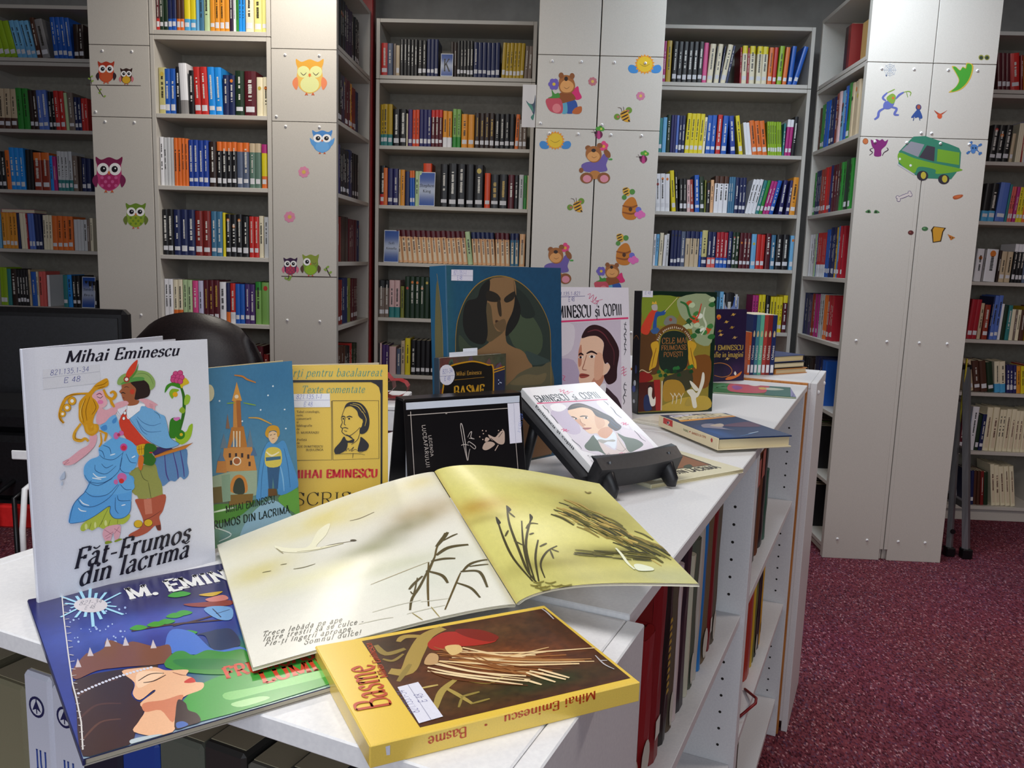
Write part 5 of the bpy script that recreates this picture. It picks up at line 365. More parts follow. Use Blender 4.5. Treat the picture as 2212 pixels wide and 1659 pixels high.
STICKERS=[
["owl_sticker","orange red owl sticker on a branch on the far left white column",-19025,19866,[["#","branch"],["C","#3a2a24",35.0,[-1196,-254,1,-241,1196,-228]],["C","#3a2a24",40.0,[-963,-224,-1001,89]],["#","leaf"],["S","#8aa84a",[-978,-99,-903,-39,-853,-67,-917,-127]],["S","#8aa84a",[-989,-5,-1059,51,-1112,21,-1052,-36]],["S","#8aa84a",[-1001,89,-926,148,-876,120,-940,61]],["C","#3a2a24",40.0,[-759,-268,-469,-721]],["#","leaf"],["S","#8aa84a",[-643,-449,-568,-389,-518,-417,-582,-477]],["S","#8aa84a",[-556,-585,-626,-529,-679,-559,-619,-616]],["S","#8aa84a",[-469,-721,-394,-661,-344,-689,-408,-749]],["#","body"],["S","#c8482a",[-612,664,-495,643,-281,704,-71,653,48,679,31,468,39,234,-56,-3,-316,-141,-565,-15,-640,218,-613,454]],["S","#b03a24",[-639,734,-494,662,-279,732,-71,671,80,749,25,538,-160,557,-293,414,-414,552,-601,524]],["#","belly"],["O","#c85a34",-306,94,246,6,9,207],["#","wing"],["S","#3a2830",[-629,275,-734,193,-752,75,-660,-55,-603,102]],["#","eye"],["O","#f0eeee",-453,420,161,4,7,159],["O","#17141c",-445,420,85,2,4,84],["O","#f4f4f4",-427,439,21,0,1,21],["#","wing"],["S","#3a2830",[32,290,131,212,139,95,36,-39,-9,115]],["#","eye"],["O","#f0eeee",-131,427,161,4,7,159],["O","#17141c",-140,427,85,2,3,84],["O","#f4f4f4",-122,446,21,0,1,21],["#","beak"],["S","#d8743a",[-329,357,-261,358,-299,273]],["#","foot"],["S","#c8603a",[-445,-191,-400,-115,-360,-189,-402,-176]],["#","foot"],["S","#c8603a",[-275,-187,-230,-111,-190,-185,-232,-172]]]],
["owl_sticker","small brown owl sticker with yellow belly on the far left column",-18453,20004,[["#","body"],["S","#5a3a2c",[-222,287,-137,272,18,317,171,278,257,298,245,141,251,-33,183,-210,-5,-312,-187,-218,-241,-45,-222,130]],["S","#3a2420",[-242,339,-136,285,19,338,171,292,281,350,241,193,107,207,10,101,-78,203,-214,183]],["#","belly"],["O","#d8a82c",1,-137,179,4,6,154],["#","wing"],["S","#d07a80",[-234,-3,-310,-64,-323,-151,-256,-248,-214,-131]],["#","eye"],["O","#f0eeee",-106,105,117,3,5,119],["O","#17141c",-100,105,62,1,2,63],["O","#f4f4f4",-87,119,15,0,1,15],["#","wing"],["S","#d07a80",[247,8,318,-49,324,-137,250,-236,217,-122]],["#","eye"],["O","#f0eeee",127,110,117,3,4,119],["O","#17141c",121,110,62,1,2,63],["O","#f4f4f4",134,124,15,0,1,15],["#","beak"],["S","#d8743a",[-16,58,33,59,6,-4]],["#","foot"],["S","#c8603a",[-99,-349,-66,-292,-38,-348,-68,-338]],["#","foot"],["S","#c8603a",[24,-346,57,-289,86,-345,55,-335]]]],
["owl_sticker","large magenta owl sticker with big eyes on the far left column",-19385,15872,[["#","body"],["S","#b83a72",[-505,631,-311,598,43,700,388,617,585,661,558,314,571,-72,415,-463,-15,-692,-427,-487,-551,-103,-506,285]],["S","#7a1f4a",[-549,746,-310,629,45,746,390,648,639,777,548,429,242,459,23,222,-177,448,-487,401]],["#","belly"],["O","#a82a62",1,-304,407,11,14,341],["O","#c85a90",-300,-134,70,2,3,70],["O","#c85a90",-315,-476,70,2,3,70],["O","#c85a90",-153,-301,70,2,3,70],["O","#c85a90",9,-126,70,2,3,70],["O","#c85a90",-5,-467,70,2,3,70],["O","#c85a90",156,-292,70,2,3,70],["O","#c85a90",317,-117,70,2,3,70],["O","#c85a90",303,-458,70,2,3,70],["#","wing"],["S","#7a2450",[-533,-9,-707,-146,-737,-340,-585,-553,-489,-295]],["#","eye"],["O","#f0eeee",-243,230,266,7,11,262],["O","#17141c",-229,231,140,4,6,139],["O","#f4f4f4",-199,262,35,1,1,34],["#","wing"],["S","#7a2450",[560,21,723,-106,737,-299,567,-521,493,-267]],["#","eye"],["O","#f0eeee",290,245,266,7,11,262],["O","#17141c",276,244,140,4,6,139],["O","#f4f4f4",305,276,35,1,1,34],["#","beak"],["S","#d8743a",[-37,128,75,131,13,-10]],["#","foot"],["S","#c8603a",[-229,-776,-153,-650,-88,-772,-158,-751]],["#","foot"],["S","#c8603a",[52,-768,128,-642,193,-764,124,-743]]]],
["owl_sticker","lime green owl sticker with checked belly on the far left column",-18253,14146,[["#","body"],["S","#8aa83c",[-383,456,-237,433,27,508,287,448,435,480,416,228,427,-51,312,-335,-9,-503,-319,-355,-414,-76,-382,205]],["S","#6a8a2c",[-417,539,-237,455,29,541,288,470,474,565,408,312,178,333,15,161,-137,324,-369,289]],["#","belly"],["O","#93a82c",1,-221,305,9,9,247],["O","#6a8a2a",-226,-99,53,2,2,51],["O","#6a8a2a",-235,-346,53,2,2,51],["O","#6a8a2a",-115,-219,53,2,2,51],["O","#6a8a2a",6,-92,53,2,2,51],["O","#6a8a2a",-3,-339,53,2,2,51],["O","#6a8a2a",117,-212,53,2,2,51],["O","#6a8a2a",237,-85,53,2,2,51],["O","#6a8a2a",228,-332,53,2,2,51],["#","wing"],["S","#6a7a34",[-401,-9,-531,-108,-552,-249,-437,-403,-367,-215]],["#","eye"],["O","#f0eeee",-184,166,200,6,7,190],["O","#17141c",-174,166,105,3,4,101],["O","#f4f4f4",-152,189,26,1,1,25],["#","wing"],["S","#6a7a34",[419,16,542,-76,552,-216,426,-377,370,-193]],["#","eye"],["O","#f0eeee",215,178,199,6,7,190],["O","#17141c",204,177,105,3,4,101],["O","#f4f4f4",226,200,26,1,1,25],["#","beak"],["S","#d8743a",[-30,92,54,94,9,-8]],["#","foot"],["S","#c8603a",[-169,-564,-113,-472,-64,-561,-116,-545]],["#","foot"],["S","#c8603a",[41,-557,97,-466,147,-554,95,-539]]]],
["owl_sticker","pale yellow owl sticker asleep with orange wings under the bright lamp",-10498,20152,[["#","body"],["S","#dfb45a",[-539,616,-344,583,5,680,353,598,548,639,533,303,560,-71,420,-450,-1,-671,-420,-470,-558,-96,-527,279]],["S","#d9a03a",[-587,727,-344,612,5,725,353,628,597,752,519,415,213,445,3,216,-205,436,-513,392]],["#","belly"],["O","#d9dc9a",1,-294,405,9,1,331],["#","wing"],["S","#e0845a",[-543,-6,-712,-138,-734,-326,-575,-534,-489,-283]],["#","eye"],["O","#d9dc9a",-262,210,265,6,1,240],["C","#5a5040",34.0,[-388,178,-263,75,-137,183]],["#","wing"],["S","#e0845a",[546,19,714,-105,734,-293,573,-507,490,-261]],["#","eye"],["O","#d9dc9a",268,222,265,6,1,239],["C","#5a5040",34.0,[142,189,268,87,393,195]],["#","beak"],["S","#d8743a",[-53,125,58,128,2,-9]],["#","foot"],["S","#c8603a",[-212,-752,-141,-629,-71,-748,-141,-727]],["#","foot"],["S","#c8603a",[69,-745,139,-623,209,-742,139,-721]]]],
["owl_sticker","sky blue owl sticker with raised wings near the column edge",-9966,17500,[["#","body"],["S","#5a9ad8",[-395,408,-253,386,2,453,256,399,398,428,388,203,408,-47,306,-300,0,-449,-306,-316,-407,-68,-386,183]],["S","#4a86c8",[-430,482,-253,406,2,483,256,419,434,504,378,278,154,297,1,143,-151,289,-375,258]],["#","belly"],["O","#6aa8e0",0,-198,296,8,0,221],["#","wing"],["S","#5a9ad8",[-357,-192,-484,-70,-534,154,-432,82,-356,-16]],["#","eye"],["O","#f0eeee",-192,148,194,5,0,170],["O","#17141c",-182,148,102,3,0,90],["O","#f4f4f4",-162,169,25,1,0,22],["#","wing"],["S","#5a9ad8",[357,-173,485,-45,535,182,434,104,357,2]],["#","eye"],["O","#f0eeee",195,158,193,5,0,170],["O","#17141c",184,158,102,3,0,90],["O","#f4f4f4",205,178,25,1,0,22],["#","beak"],["S","#d8743a",[-40,82,42,84,1,-7]],["#","foot"],["S","#c8603a",[-153,-503,-102,-421,-51,-501,-102,-487]],["#","foot"],["S","#c8603a",[51,-498,102,-416,153,-495,102,-481]]]],
["flower_sticker","pink daisy sticker just below the sky blue owl",-10770,16224,[["O","#d98aa8",162,-27,85,2,0,82],["O","#d98aa8",91,-130,85,2,0,82],["O","#d98aa8",-33,-156,85,2,0,82],["O","#d98aa8",-138,-91,85,2,0,82],["O","#d98aa8",-161,27,85,2,0,82],["O","#d98aa8",-90,130,85,2,0,82],["O","#d98aa8",34,157,85,2,0,82],["O","#d98aa8",138,92,85,2,0,82],["#","centre"],["O","#d9b45a",0,0,85,2,0,82]]],
["flower_sticker","pink daisy sticker midway down the blue owl column",-11404,14303,[["O","#d98aa8",163,-27,86,3,1,83],["O","#d98aa8",91,-132,86,3,1,83],["O","#d98aa8",-34,-159,86,3,1,83],["O","#d98aa8",-139,-93,86,3,1,83],["O","#d98aa8",-163,27,86,3,1,83],["O","#d98aa8",-91,132,86,3,1,83],["O","#d98aa8",35,159,86,3,1,83],["O","#d98aa8",140,93,86,3,1,83],["#","centre"],["O","#d9b45a",0,0,86,3,1,83]]],
["owl_sticker","small dark purple owl sticker with pink wings on low branch",-11389,12159,[["#","body"],["S","#4a2a54",[-278,325,-177,308,5,361,185,319,286,343,278,163,291,-36,217,-239,-1,-358,-218,-253,-288,-55,-272,145]],["S","#3a1f44",[-302,384,-176,324,5,385,185,335,312,403,271,222,112,237,3,114,-105,230,-264,205]],["#","belly"],["O","#9a3a5a",0,-158,210,7,1,176],["O","#c83a5a",-158,-71,36,1,0,36],["O","#c83a5a",-160,-247,36,1,0,36],["O","#c83a5a",-79,-157,36,1,0,36],["O","#c83a5a",1,-66,36,1,0,36],["O","#c83a5a",0,-242,36,1,0,36],["O","#c83a5a",80,-151,36,1,0,36],["O","#c83a5a",160,-61,36,1,0,36],["O","#c83a5a",159,-237,36,1,0,36],["#","wing"],["S","#d8708a",[-281,-7,-368,-78,-380,-178,-298,-288,-253,-154]],["#","eye"],["O","#f0eeee",-135,118,137,4,1,136],["O","#17141c",-128,118,72,2,1,72],["O","#f4f4f4",-113,134,18,1,0,18],["#","wing"],["S","#d8708a",[284,11,370,-54,380,-154,296,-268,254,-138]],["#","eye"],["O","#f0eeee",140,126,137,4,1,136],["O","#17141c",133,126,72,2,1,72],["O","#f4f4f4",147,143,18,1,0,18],["#","beak"],["S","#d8743a",[-27,65,31,67,2,-6]],["#","foot"],["S","#c8603a",[-110,-402,-73,-337,-38,-400,-74,-389]],["#","foot"],["S","#c8603a",[35,-397,72,-332,107,-395,71,-384]]]],
["owl_sticker","green winking owl sticker with brown wings on low branch",-10555,12138,[["#","branch"],["C","#3a2a24",46.6,[-1239,-412,2,-391,1240,-369]],["C","#3a2a24",53.0,[939,-353,739,33]],["#","leaf"],["S","#8aa84a",[859,-198,953,-117,1019,-154,939,-235]],["S","#8aa84a",[799,-82,706,-7,639,-48,719,-124]],["S","#8aa84a",[739,33,833,115,899,78,819,-3]],["C","#3a2a24",53.2,[-903,-414,-971,-561]],["#","leaf"],["S","#8aa84a",[-930,-473,-836,-391,-769,-428,-850,-510]],["S","#8aa84a",[-951,-517,-1044,-441,-1112,-483,-1032,-559]],["S","#8aa84a",[-971,-561,-877,-479,-810,-516,-891,-598]],["#","body"],["S","#7a9a3a",[-267,503,-147,483,67,548,280,497,399,525,390,307,407,66,320,-179,63,-324,-193,-196,-278,44,-259,286]],["S","#8a9a3c",[-296,575,-147,502,67,577,280,516,430,598,382,379,194,398,65,248,-62,389,-250,359]],["#","belly"],["O","#8fb82c",64,-81,248,8,1,213],["#","wing"],["S","#5a4234",[-269,102,-372,16,-386,-105,-288,-238,-236,-76]],["#","eye"],["O","#f0eeee",-97,253,162,5,1,164],["O","#17141c",-88,253,86,3,0,87],["O","#f4f4f4",-71,273,21,1,0,21],["#","wing"],["S","#5a4234",[398,124,501,45,513,-76,415,-215,364,-57]],["#","eye"],["O","#8a9a3c",228,254,162,5,1,155],["C","#5a5040",21.2,[151,232,228,167,305,237]],["#","beak"],["S","#d8743a",[31,189,99,191,65,103]],["#","foot"],["S","#c8603a",[-66,-377,-23,-297,20,-374,-23,-361]],["#","foot"],["S","#c8603a",[106,-371,149,-292,191,-368,149,-355]]]],
["sun_sticker","smiling sun sticker with blue clouds high on the right bear panel",3612,20983,[["#","cloud"],["S","#3f86c8",[-276,-312,-321,-125,-468,-43,-627,-46,-691,-184,-594,-336,-415,-366]],["S","#3f86c8",[292,-299,316,-111,453,-23,612,-19,691,-154,611,-309,436,-347]],["#","ray"],["P","#e0942a",[331,9,406,-59,317,-103,364,-192,263,-203,277,-301,177,-278,155,-373,68,-319,13,-401,-50,-322,-131,-380,-163,-286,-261,-313,-258,-215,-360,-208,-322,-118,-417,-78,-349,-6,-424,62,-335,106,-382,194,-281,205,-294,303,-195,280,-173,375,-86,321,-31,402,32,324,113,381,145,287,242,314,239,217,341,210,304,120,398,80]],["#","face"],["O","#e3bd2c",-9,1,319,7,-17,306],["C","#7a5a1c",17.4,[-222,14,-4,-84,202,23]]]],
["sun_sticker","smiling sun sticker with blue clouds on the left bear panel",15,17820,[["#","cloud"],["S","#3f86c8",[-269,-307,-311,-124,-452,-44,-607,-48,-670,-184,-579,-332,-405,-361]],["S","#3f86c8",[281,-293,308,-108,442,-21,596,-17,671,-149,591,-301,421,-339]],["#","ray"],["P","#e0942a",[324,9,396,-57,308,-101,353,-187,255,-199,267,-294,170,-272,148,-366,64,-313,10,-393,-51,-316,-130,-373,-160,-281,-255,-308,-251,-212,-350,-205,-312,-117,-403,-78,-336,-8,-408,58,-320,102,-365,188,-267,199,-278,295,-182,273,-159,366,-76,314,-22,393,39,316,118,373,148,281,242,308,238,212,337,206,299,118,390,79]],["#","face"],["O","#e3bd2c",-6,0,309,8,-12,299],["C","#7a5a1c",16.9,[-213,12,-3,-83,199,22]]]],
["bear_sticker","brown teddy bear sticker sitting with a pink flower pot",317,19704,[["#","bow"],["S","#d0286a",[284,68,538,345,624,115,733,-115,524,-214,328,-86]],["#","trousers"],["S","#2a4f9a",[-80,-329,371,-202,545,-353,545,-704,90,-754]],["S","#5aa0b8",[-79,-368,110,-325,150,-737,-78,-758]],["#","foot"],["S","#b8602a",[357,-747,463,-550,725,-465,757,-660,625,-780]],["#","body"],["S","#8a4a1c",[-247,17,206,120,484,-160,223,-283,-155,-370,-313,-218]],["#","pot"],["S","#c04a5a",[-756,-213,-240,-154,-63,-368,-63,-742,-368,-765,-641,-615]],["O","#d87a80",-299,-568,183,4,-7,187],["#","leaf"],["S","#3f8a34",[-682,-164,-510,-67,-543,181,-399,13,-248,56,-202,-138]],["#","flower"],["O","#6a5ab0",-316,403,106,2,-4,102],["O","#6a5ab0",-379,281,106,2,-4,102],["O","#6a5ab0",-516,277,106,2,-4,102],["O","#6a5ab0",-589,396,106,2,-4,102],["O","#6a5ab0",-525,518,106,2,-4,102],["O","#6a5ab0",-389,522,106,2,-4,102],["O","#d8b83a",-452,400,68,2,-3,66],["#","head"],["S","#a0622c",[-242,288,-213,676,26,781,295,687,439,343,284,68,-96,59]],["#","ear"],["O","#8a5228",-163,754,106,2,-5,123],["#","ear"],["O","#8a5228",293,741,106,2,-5,123],["#","muzzle"],["S","#d89a5a",[-197,289,-114,500,72,582,304,479,380,303,244,106,-60,99]],["O","#2c1c18",47,627,76,2,-4,93],["C","#6a3a1c",17.9,[-30,293,87,226,198,306]]]],
["flower_sticker","pink flower sticker beside the bear with the flower pot",1474,20249,[["O","#b8707a",123,-20,64,1,-3,61],["O","#b8707a",74,-97,64,1,-3,61],["O","#b8707a",-18,-117,64,1,-3,61],["O","#b8707a",-99,-67,64,1,-3,61],["O","#b8707a",-122,22,64,1,-3,61],["O","#b8707a",-72,98,64,1,-3,61],["O","#b8707a",20,118,64,1,-3,61],["O","#b8707a",101,69,64,1,-3,61],["#","centre"],["O","#d9b45a",1,1,64,1,-3,61]]],
["flower_sticker","pink flower sticker between the upper sun and the bee",3504,19713,[["O","#c87a9a",123,-20,64,1,-3,61],["O","#c87a9a",74,-97,64,2,-3,61],["O","#c87a9a",-18,-117,64,2,-3,61],["O","#c87a9a",-99,-68,64,2,-3,61],["O","#c87a9a",-122,21,64,1,-3,61],["O","#c87a9a",-73,98,64,1,-3,61],["O","#c87a9a",19,118,64,1,-3,61],["O","#c87a9a",100,69,64,1,-3,61],["#","centre"],["O","#d9b45a",1,1,64,1,-3,61]]],
["bee_sticker","striped bee sticker with green wings below the upper sun",2845,18965,[["#","wing"],["O","#6a8f2c",-278,-115,130,3,-6,126],["O","#b8605a",-237,-114,55,1,-3,53],["#","wing"],["O","#6a8f2c",199,161,136,3,-7,132],["O","#b8605a",167,134,55,1,-3,53],["#","body"],["S","#d8a02a",[-136,47,62,171,192,42,264,-287,18,-280,-127,-131]],["C","#3a2418",60.5,[-145,-13,3,57,140,127]],["C","#3a2418",60.5,[-93,-137,49,-67,172,2]],["C","#3a2418",60.6,[-44,-255,92,-185,203,-116]],["S","#2a1c14",[219,-209,278,-300,181,-276]],["#","feeler"],["C","#4a2a24",20.2,[-82,68,-132,232,-270,262]],["#","feeler"],["C","#4a2a24",20.1,[-1,70,-23,235,-40,301]]]],
["ladybird_sticker","purple ladybird sticker with green flower across the panel joint",1746,18177,[["#","flower"],["O","#4f9a34",31,172,82,2,-4,80],["O","#4f9a34",143,219,82,2,-4,80],["O","#4f9a34",238,155,82,2,-4,80],["O","#4f9a34",125,108,82,2,-4,80],["O","#c8c84a",177,167,46,1,-2,44],["#","body"],["O","#6a1a44",88,-71,165,4,-8,160],["S","#b8397a",[45,62,118,63,159,-216,31,-219]],["O","#2a1420",-53,1,55,1,-3,53],["#","feeler"],["C","#4a2030",13.5,[-53,15,-125,80,-150,132]],["#","feeler"],["C","#4a2030",13.5,[-53,15,-168,25,-237,19]]]],
["ladybird_sticker","purple ladybird sticker alone near the right panel edge",3675,17222,[["#","flower"],["O","#4f9a34",29,168,80,2,-4,78],["O","#4f9a34",137,214,80,2,-4,78],["O","#4f9a34",229,152,80,2,-4,78],["O","#4f9a34",121,106,80,2,-4,78],["O","#c8c84a",171,163,44,1,-2,43],["#","body"],["O","#6a1a44",86,-69,160,4,-9,156],["S","#b8397a",[44,60,115,62,156,-210,32,-213]],["O","#2a1420",-51,1,53,1,-3,52],["#","feeler"],["C","#4a2030",13.2,[-51,14,-121,78,-146,129]],["#","feeler"],["C","#4a2030",13.2,[-51,14,-163,24,-229,18]]]],
["bear_sticker","teddy bear sticker in purple shirt raising a pink flower high",1774,17019,[["#","flower"],["C","#4f9a3a",53.5,[295,535,556,52]],["O","#d9437a",285,738,101,3,-5,99],["O","#d9437a",384,650,101,3,-5,99],["O","#d9437a",350,522,102,3,-5,99],["O","#d9437a",227,533,102,3,-5,99],["O","#d9437a",194,653,102,3,-5,99],["O","#e0a03a",291,610,68,2,-3,66],["O","#3f9a3a",622,92,68,2,-2,38],["#","shirt"],["S","#6a58a0",[-622,-207,-391,-49,83,2,306,310,515,202,429,-140,442,-405,-407,-451]],["#","arm"],["S","#8a5228",[301,400,398,500,575,354,584,166,428,177]],["#","arm"],["O","#8a5228",-614,-396,95,3,-5,106],["#","tummy"],["O","#b8783a",-26,-570,245,7,-9,182],["#","foot"],["O","#8a5228",-375,-709,273,8,-10,228],["O","#d88a9a",-353,-738,177,5,-7,152],["#","foot"],["O","#8a5228",354,-688,272,8,-11,228],["O","#d88a9a",376,-718,177,5,-7,152],["#","ear"],["O","#8a5228",-363,533,122,3,-5,105],["#","ear"],["O","#8a5228",120,643,122,3,-5,105],["#","head"],["S","#a0622c",[-435,177,-415,479,-150,614,125,531,221,232,83,-13,-187,-51]],["#","muzzle"],["S","#d89a5a",[-387,155,-307,339,-72,405,102,304,143,154,15,0,-223,-7]],["O","#2c1c18",-128,434,95,2,-4,75],["C","#6a3a1c",16.1,[-198,183,-93,133,19,196]]]],
["bee_sticker","striped bee sticker below the raised flower bear on left",1022,15182,[["#","wing"],["O","#6a8f2c",-270,-115,126,4,-5,124],["O","#b8605a",-230,-114,53,2,-2,52],["#","wing"],["O","#6a8f2c",197,159,133,4,-6,130],["O","#b8605a",165,132,53,2,-2,52],["#","body"],["S","#d8a02a",[-130,46,64,169,189,42,257,-283,17,-277,-123,-131]],["C","#3a2418",59.3,[-139,-13,6,56,139,125]],["C","#3a2418",59.3,[-90,-136,49,-67,170,2]],["C","#3a2418",59.4,[-43,-252,90,-183,199,-115]],["S","#2a1c14",[213,-206,271,-295,176,-272]],["#","feeler"],["C","#4a2a24",19.7,[-78,67,-125,228,-259,257]],["#","feeler"],["C","#4a2a24",19.7,[2,69,-19,231,-35,296]]]],
["hive_sticker","upper honey hive sticker with a bee on its top",3413,15295,[["#","hive"],["S","#c0741f",[-388,-536,-439,-304,-376,9,-152,249,45,254,175,25,236,-362,132,-637,-183,-670]],["C","#8a4a14",78.3,[-434,-93,-52,-152,203,-51]],["C","#8a4a14",78.5,[-420,-365,-38,-424,218,-323]],["O","#4a2810",-87,-231,79,2,-5,93],["#","flower"],["O","#6a6ac0",253,-244,126,4,-7,124],["O","#d86ab0",200,-440,110,3,-6,109],["O","#d86ab0",355,-374,110,3,-6,109],["O","#d86ab0",454,-449,110,3,-6,109],["O","#d86ab0",323,-515,110,3,-6,109],["#","bee"],["S","#d8a83a",[-448,627,-253,671,-127,520,-196,325,-412,396]],["C","#3a2418",54.6,[-453,565,-253,656]],["C","#3a2418",54.6,[-414,458,-225,548]],["C","#3a2418",54.7,[-375,351,-197,441]],["#","leaf"],["O","#4f8a3a",-47,499,118,3,-6,116],["O","#4f8a3a",-374,258,102,3,-5,101]]],
["hive_sticker","lower honey hive sticker with a bee on its top",3244,13361,[["#","hive"],["S","#c0741f",[-381,-531,-431,-301,-369,8,-149,245,44,251,172,25,231,-357,129,-630,-180,-663]],["C","#8a4a14",77.2,[-426,-93,-51,-151,199,-50]],["C","#8a4a14",77.3,[-413,-362,-37,-420,214,-319]],["O","#4a2810",-86,-229,77,2,-5,92],["#","flower"],["O","#6a6ac0",248,-241,124,4,-7,123],["O","#d86ab0",196,-435,108,3,-6,108],["O","#d86ab0",348,-369,108,3,-6,108],["O","#d86ab0",445,-443,108,3,-6,108],["O","#d86ab0",317,-508,108,3,-6,108],["#","bee"],["S","#d8a83a",[-439,619,-248,663,-124,514,-192,321,-404,391]],["C","#3a2418",53.8,[-444,558,-247,648]],["C","#3a2418",53.8,[-406,452,-220,542]],["C","#3a2418",53.9,[-368,346,-193,436]],["#","leaf"],["O","#4f8a3a",-46,494,116,4,-6,114],["O","#4f8a3a",-366,254,100,3,-5,99]]],
["bear_sticker","teddy bear sticker in purple shirt half hidden by teal book",338,12729,[["#","flower"],["C","#4f9a3a",51.6,[285,543,533,56]],["O","#d9437a",277,747,97,3,-4,96],["O","#d9437a",371,659,97,3,-4,96],["O","#d9437a",338,529,97,3,-4,96],["O","#d9437a",221,541,97,3,-4,96],["O","#d9437a",190,661,97,3,-4,96],["O","#e0a03a",282,618,65,2,-3,64],["O","#3f9a3a",597,96,65,2,-2,38],["#","shirt"],["S","#6a58a0",[-596,-210,-374,-50,80,3,295,315,494,207,411,-139,423,-406,-391,-456]],["#","arm"],["S","#8a5228",[291,406,384,508,553,361,561,171,411,181]],["#","arm"],["O","#8a5228",-589,-401,91,3,-4,107],["#","tummy"],["O","#b8783a",-27,-574,235,8,-7,184],["#","foot"],["O","#8a5228",-361,-716,261,9,-9,230],["O","#d88a9a",-340,-746,170,6,-6,153],["#","foot"],["O","#8a5228",337,-693,261,9,-10,230],["O","#d88a9a",358,-723,169,6,-6,153],["#","ear"],["O","#8a5228",-345,538,117,4,-4,106],["#","ear"],["O","#8a5228",119,651,117,4,-4,106],["#","head"],["S","#a0622c",[-415,178,-395,483,-140,620,123,537,214,236,81,-12,-178,-51]],["#","muzzle"],["S","#d89a5a",[-369,156,-292,342,-67,410,100,309,139,157,15,1,-213,-6]],["O","#2c1c18",-120,439,91,3,-3,76],["C","#6a3a1c",15.5,[-188,185,-88,135,20,199]]]],
["bear_sticker","teddy bear sticker with purple daisy cut off by white booklet",2610,12099,[["#","bow"],["S","#d0286a",[249,52,472,274,549,93,645,-88,461,-168,289,-69]],["#","trousers"],["S","#2a4f9a",[-71,-266,327,-160,480,-278,481,-556,80,-600]],["S","#5aa0b8",[-70,-297,97,-260,133,-586,-68,-605]],["#","foot"],["S","#b8602a",[315,-592,408,-435,639,-365,668,-519,552,-615]],["#","body"],["S","#8a4a1c",[-219,6,180,93,426,-126,196,-226,-137,-299,-277,-180]],["#","pot"],["S","#c04a5a",[-667,-181,-212,-129,-56,-296,-55,-592,-323,-614,-564,-498]],["O","#d87a80",-263,-457,161,5,-7,148],["#","leaf"],["S","#3f8a34",[-601,-142,-451,-63,-480,133,-353,2,-220,37,-179,-116]],["#","flower"],["O","#6a5ab0",-281,311,94,3,-5,93],["O","#6a5ab0",-336,214,94,3,-5,93],["O","#6a5ab0",-457,210,94,3,-4,93],["O","#6a5ab0",-522,303,94,3,-4,93],["O","#6a5ab0",-466,401,94,3,-4,93],["O","#6a5ab0",-346,405,94,3,-4,93],["O","#d8b83a",-401,307,60,2,-3,60],["#","head"],["S","#a0622c",[-216,221,-191,528,20,615,257,543,385,272,249,52,-86,41]],["#","ear"],["O","#8a5228",-147,591,94,3,-5,98],["#","ear"],["O","#8a5228",255,586,94,3,-5,98],["#","muzzle"],["S","#d89a5a",[-176,222,-103,390,61,457,266,378,333,239,214,82,-54,73]],["O","#2c1c18",39,493,67,2,-4,73],["C","#6a3a1c",16.0,[-28,227,75,175,172,240]]]],
["cobweb_sticker","faint grey cobweb sticker at the upper left of right column",13632,20981,[["L","#9aa4b4",10.7,[1,1,260,6]],["L","#9aa4b4",10.7,[1,1,204,-194]],["L","#9aa4b4",10.7,[1,1,28,-280]],["L","#9aa4b4",10.7,[1,1,-163,-202]],["L","#9aa4b4",10.7,[1,1,-259,-5]],["L","#9aa4b4",10.7,[1,1,-202,195]],["L","#9aa4b4",10.7,[1,1,-27,281]],["L","#9aa4b4",10.7,[1,1,164,203]],["L","#9aa4b4",10.7,[91,3,70,-60,9,-87,-57,-63,-89,-1,-69,61,-8,88,58,64,91,3]],["L","#9aa4b4",10.7,[163,4,126,-108,16,-157,-103,-114,-161,-3,-125,109,-15,158,104,115,163,4]],["L","#9aa4b4",10.7,[235,6,182,-157,23,-227,-149,-164,-233,-5,-181,158,-22,228,150,165,235,6]],["O","#4a5a7a",-122,-224,29,1,-3,28]]],
["ghoul_sticker","blue and green skinny ghoul sticker reaching with long arms",13879,19617,[["#","leg"],["C","#5a64a8",107.9,[-298,-139,-520,-287,-554,-502,-689,-612]],["#","leg"],["C","#5a64a8",100.6,[-84,-98,176,-163,107,-379,292,-410]],["#","arm"],["C","#5a64a8",86.2,[-290,145,-428,266,-266,465]],["C","#7a9a3a",43.0,[-266,465,-76,558,27,613]],["#","arm"],["C","#5a64a8",86.1,[101,226,230,388,400,498]],["C","#7a9a3a",42.9,[400,498,577,538,690,487,667,363]],["C","#7a9a3a",28.6,[508,501,582,308]],["#","body"],["S","#5a64a8",[-322,109,36,153,21,-60,-148,-189,-371,-141]],["#","head"],["S","#7a9a3a",[-267,288,-64,434,91,332,76,119,-24,27,-217,147]],["O","#c8602a",-11,258,51,1,-5,50]]],
["cloak_sticker","little dark blue hooded cloak sticker beside the ghoul",14908,19268,[["S","#2a4a8a",[33,207,-50,134,-232,-138,-129,-153,-96,-116,-55,-169,50,-131,129,-189,233,-144,146,68]],["#","hood"],["O","#2a3f74",27,267,116,3,-12,120],["O","#9a4a3a",33,278,72,2,-9,85],["#","foot"],["C","#2a3f74",36.0,[-111,-152,-134,-278]],["#","foot"],["C","#2a3f74",36.0,[108,-165,143,-260]]]],
["ghost_sticker","bright green ghost sticker with a curled tail on right column",16525,20736,[["S","#c8a83a",[-419,430,-270,440,-76,308,17,439,136,400,158,589,420,518,438,197,302,-192,12,-487,-438,-589,-182,-361,-85,-95,-241,182]],["S","#3f9a2c",[-366,403,-260,419,-73,284,20,412,154,366,190,555,368,503,381,196,250,-176,-27,-460,-341,-552,-155,-343,-60,-95,-213,182]]]],
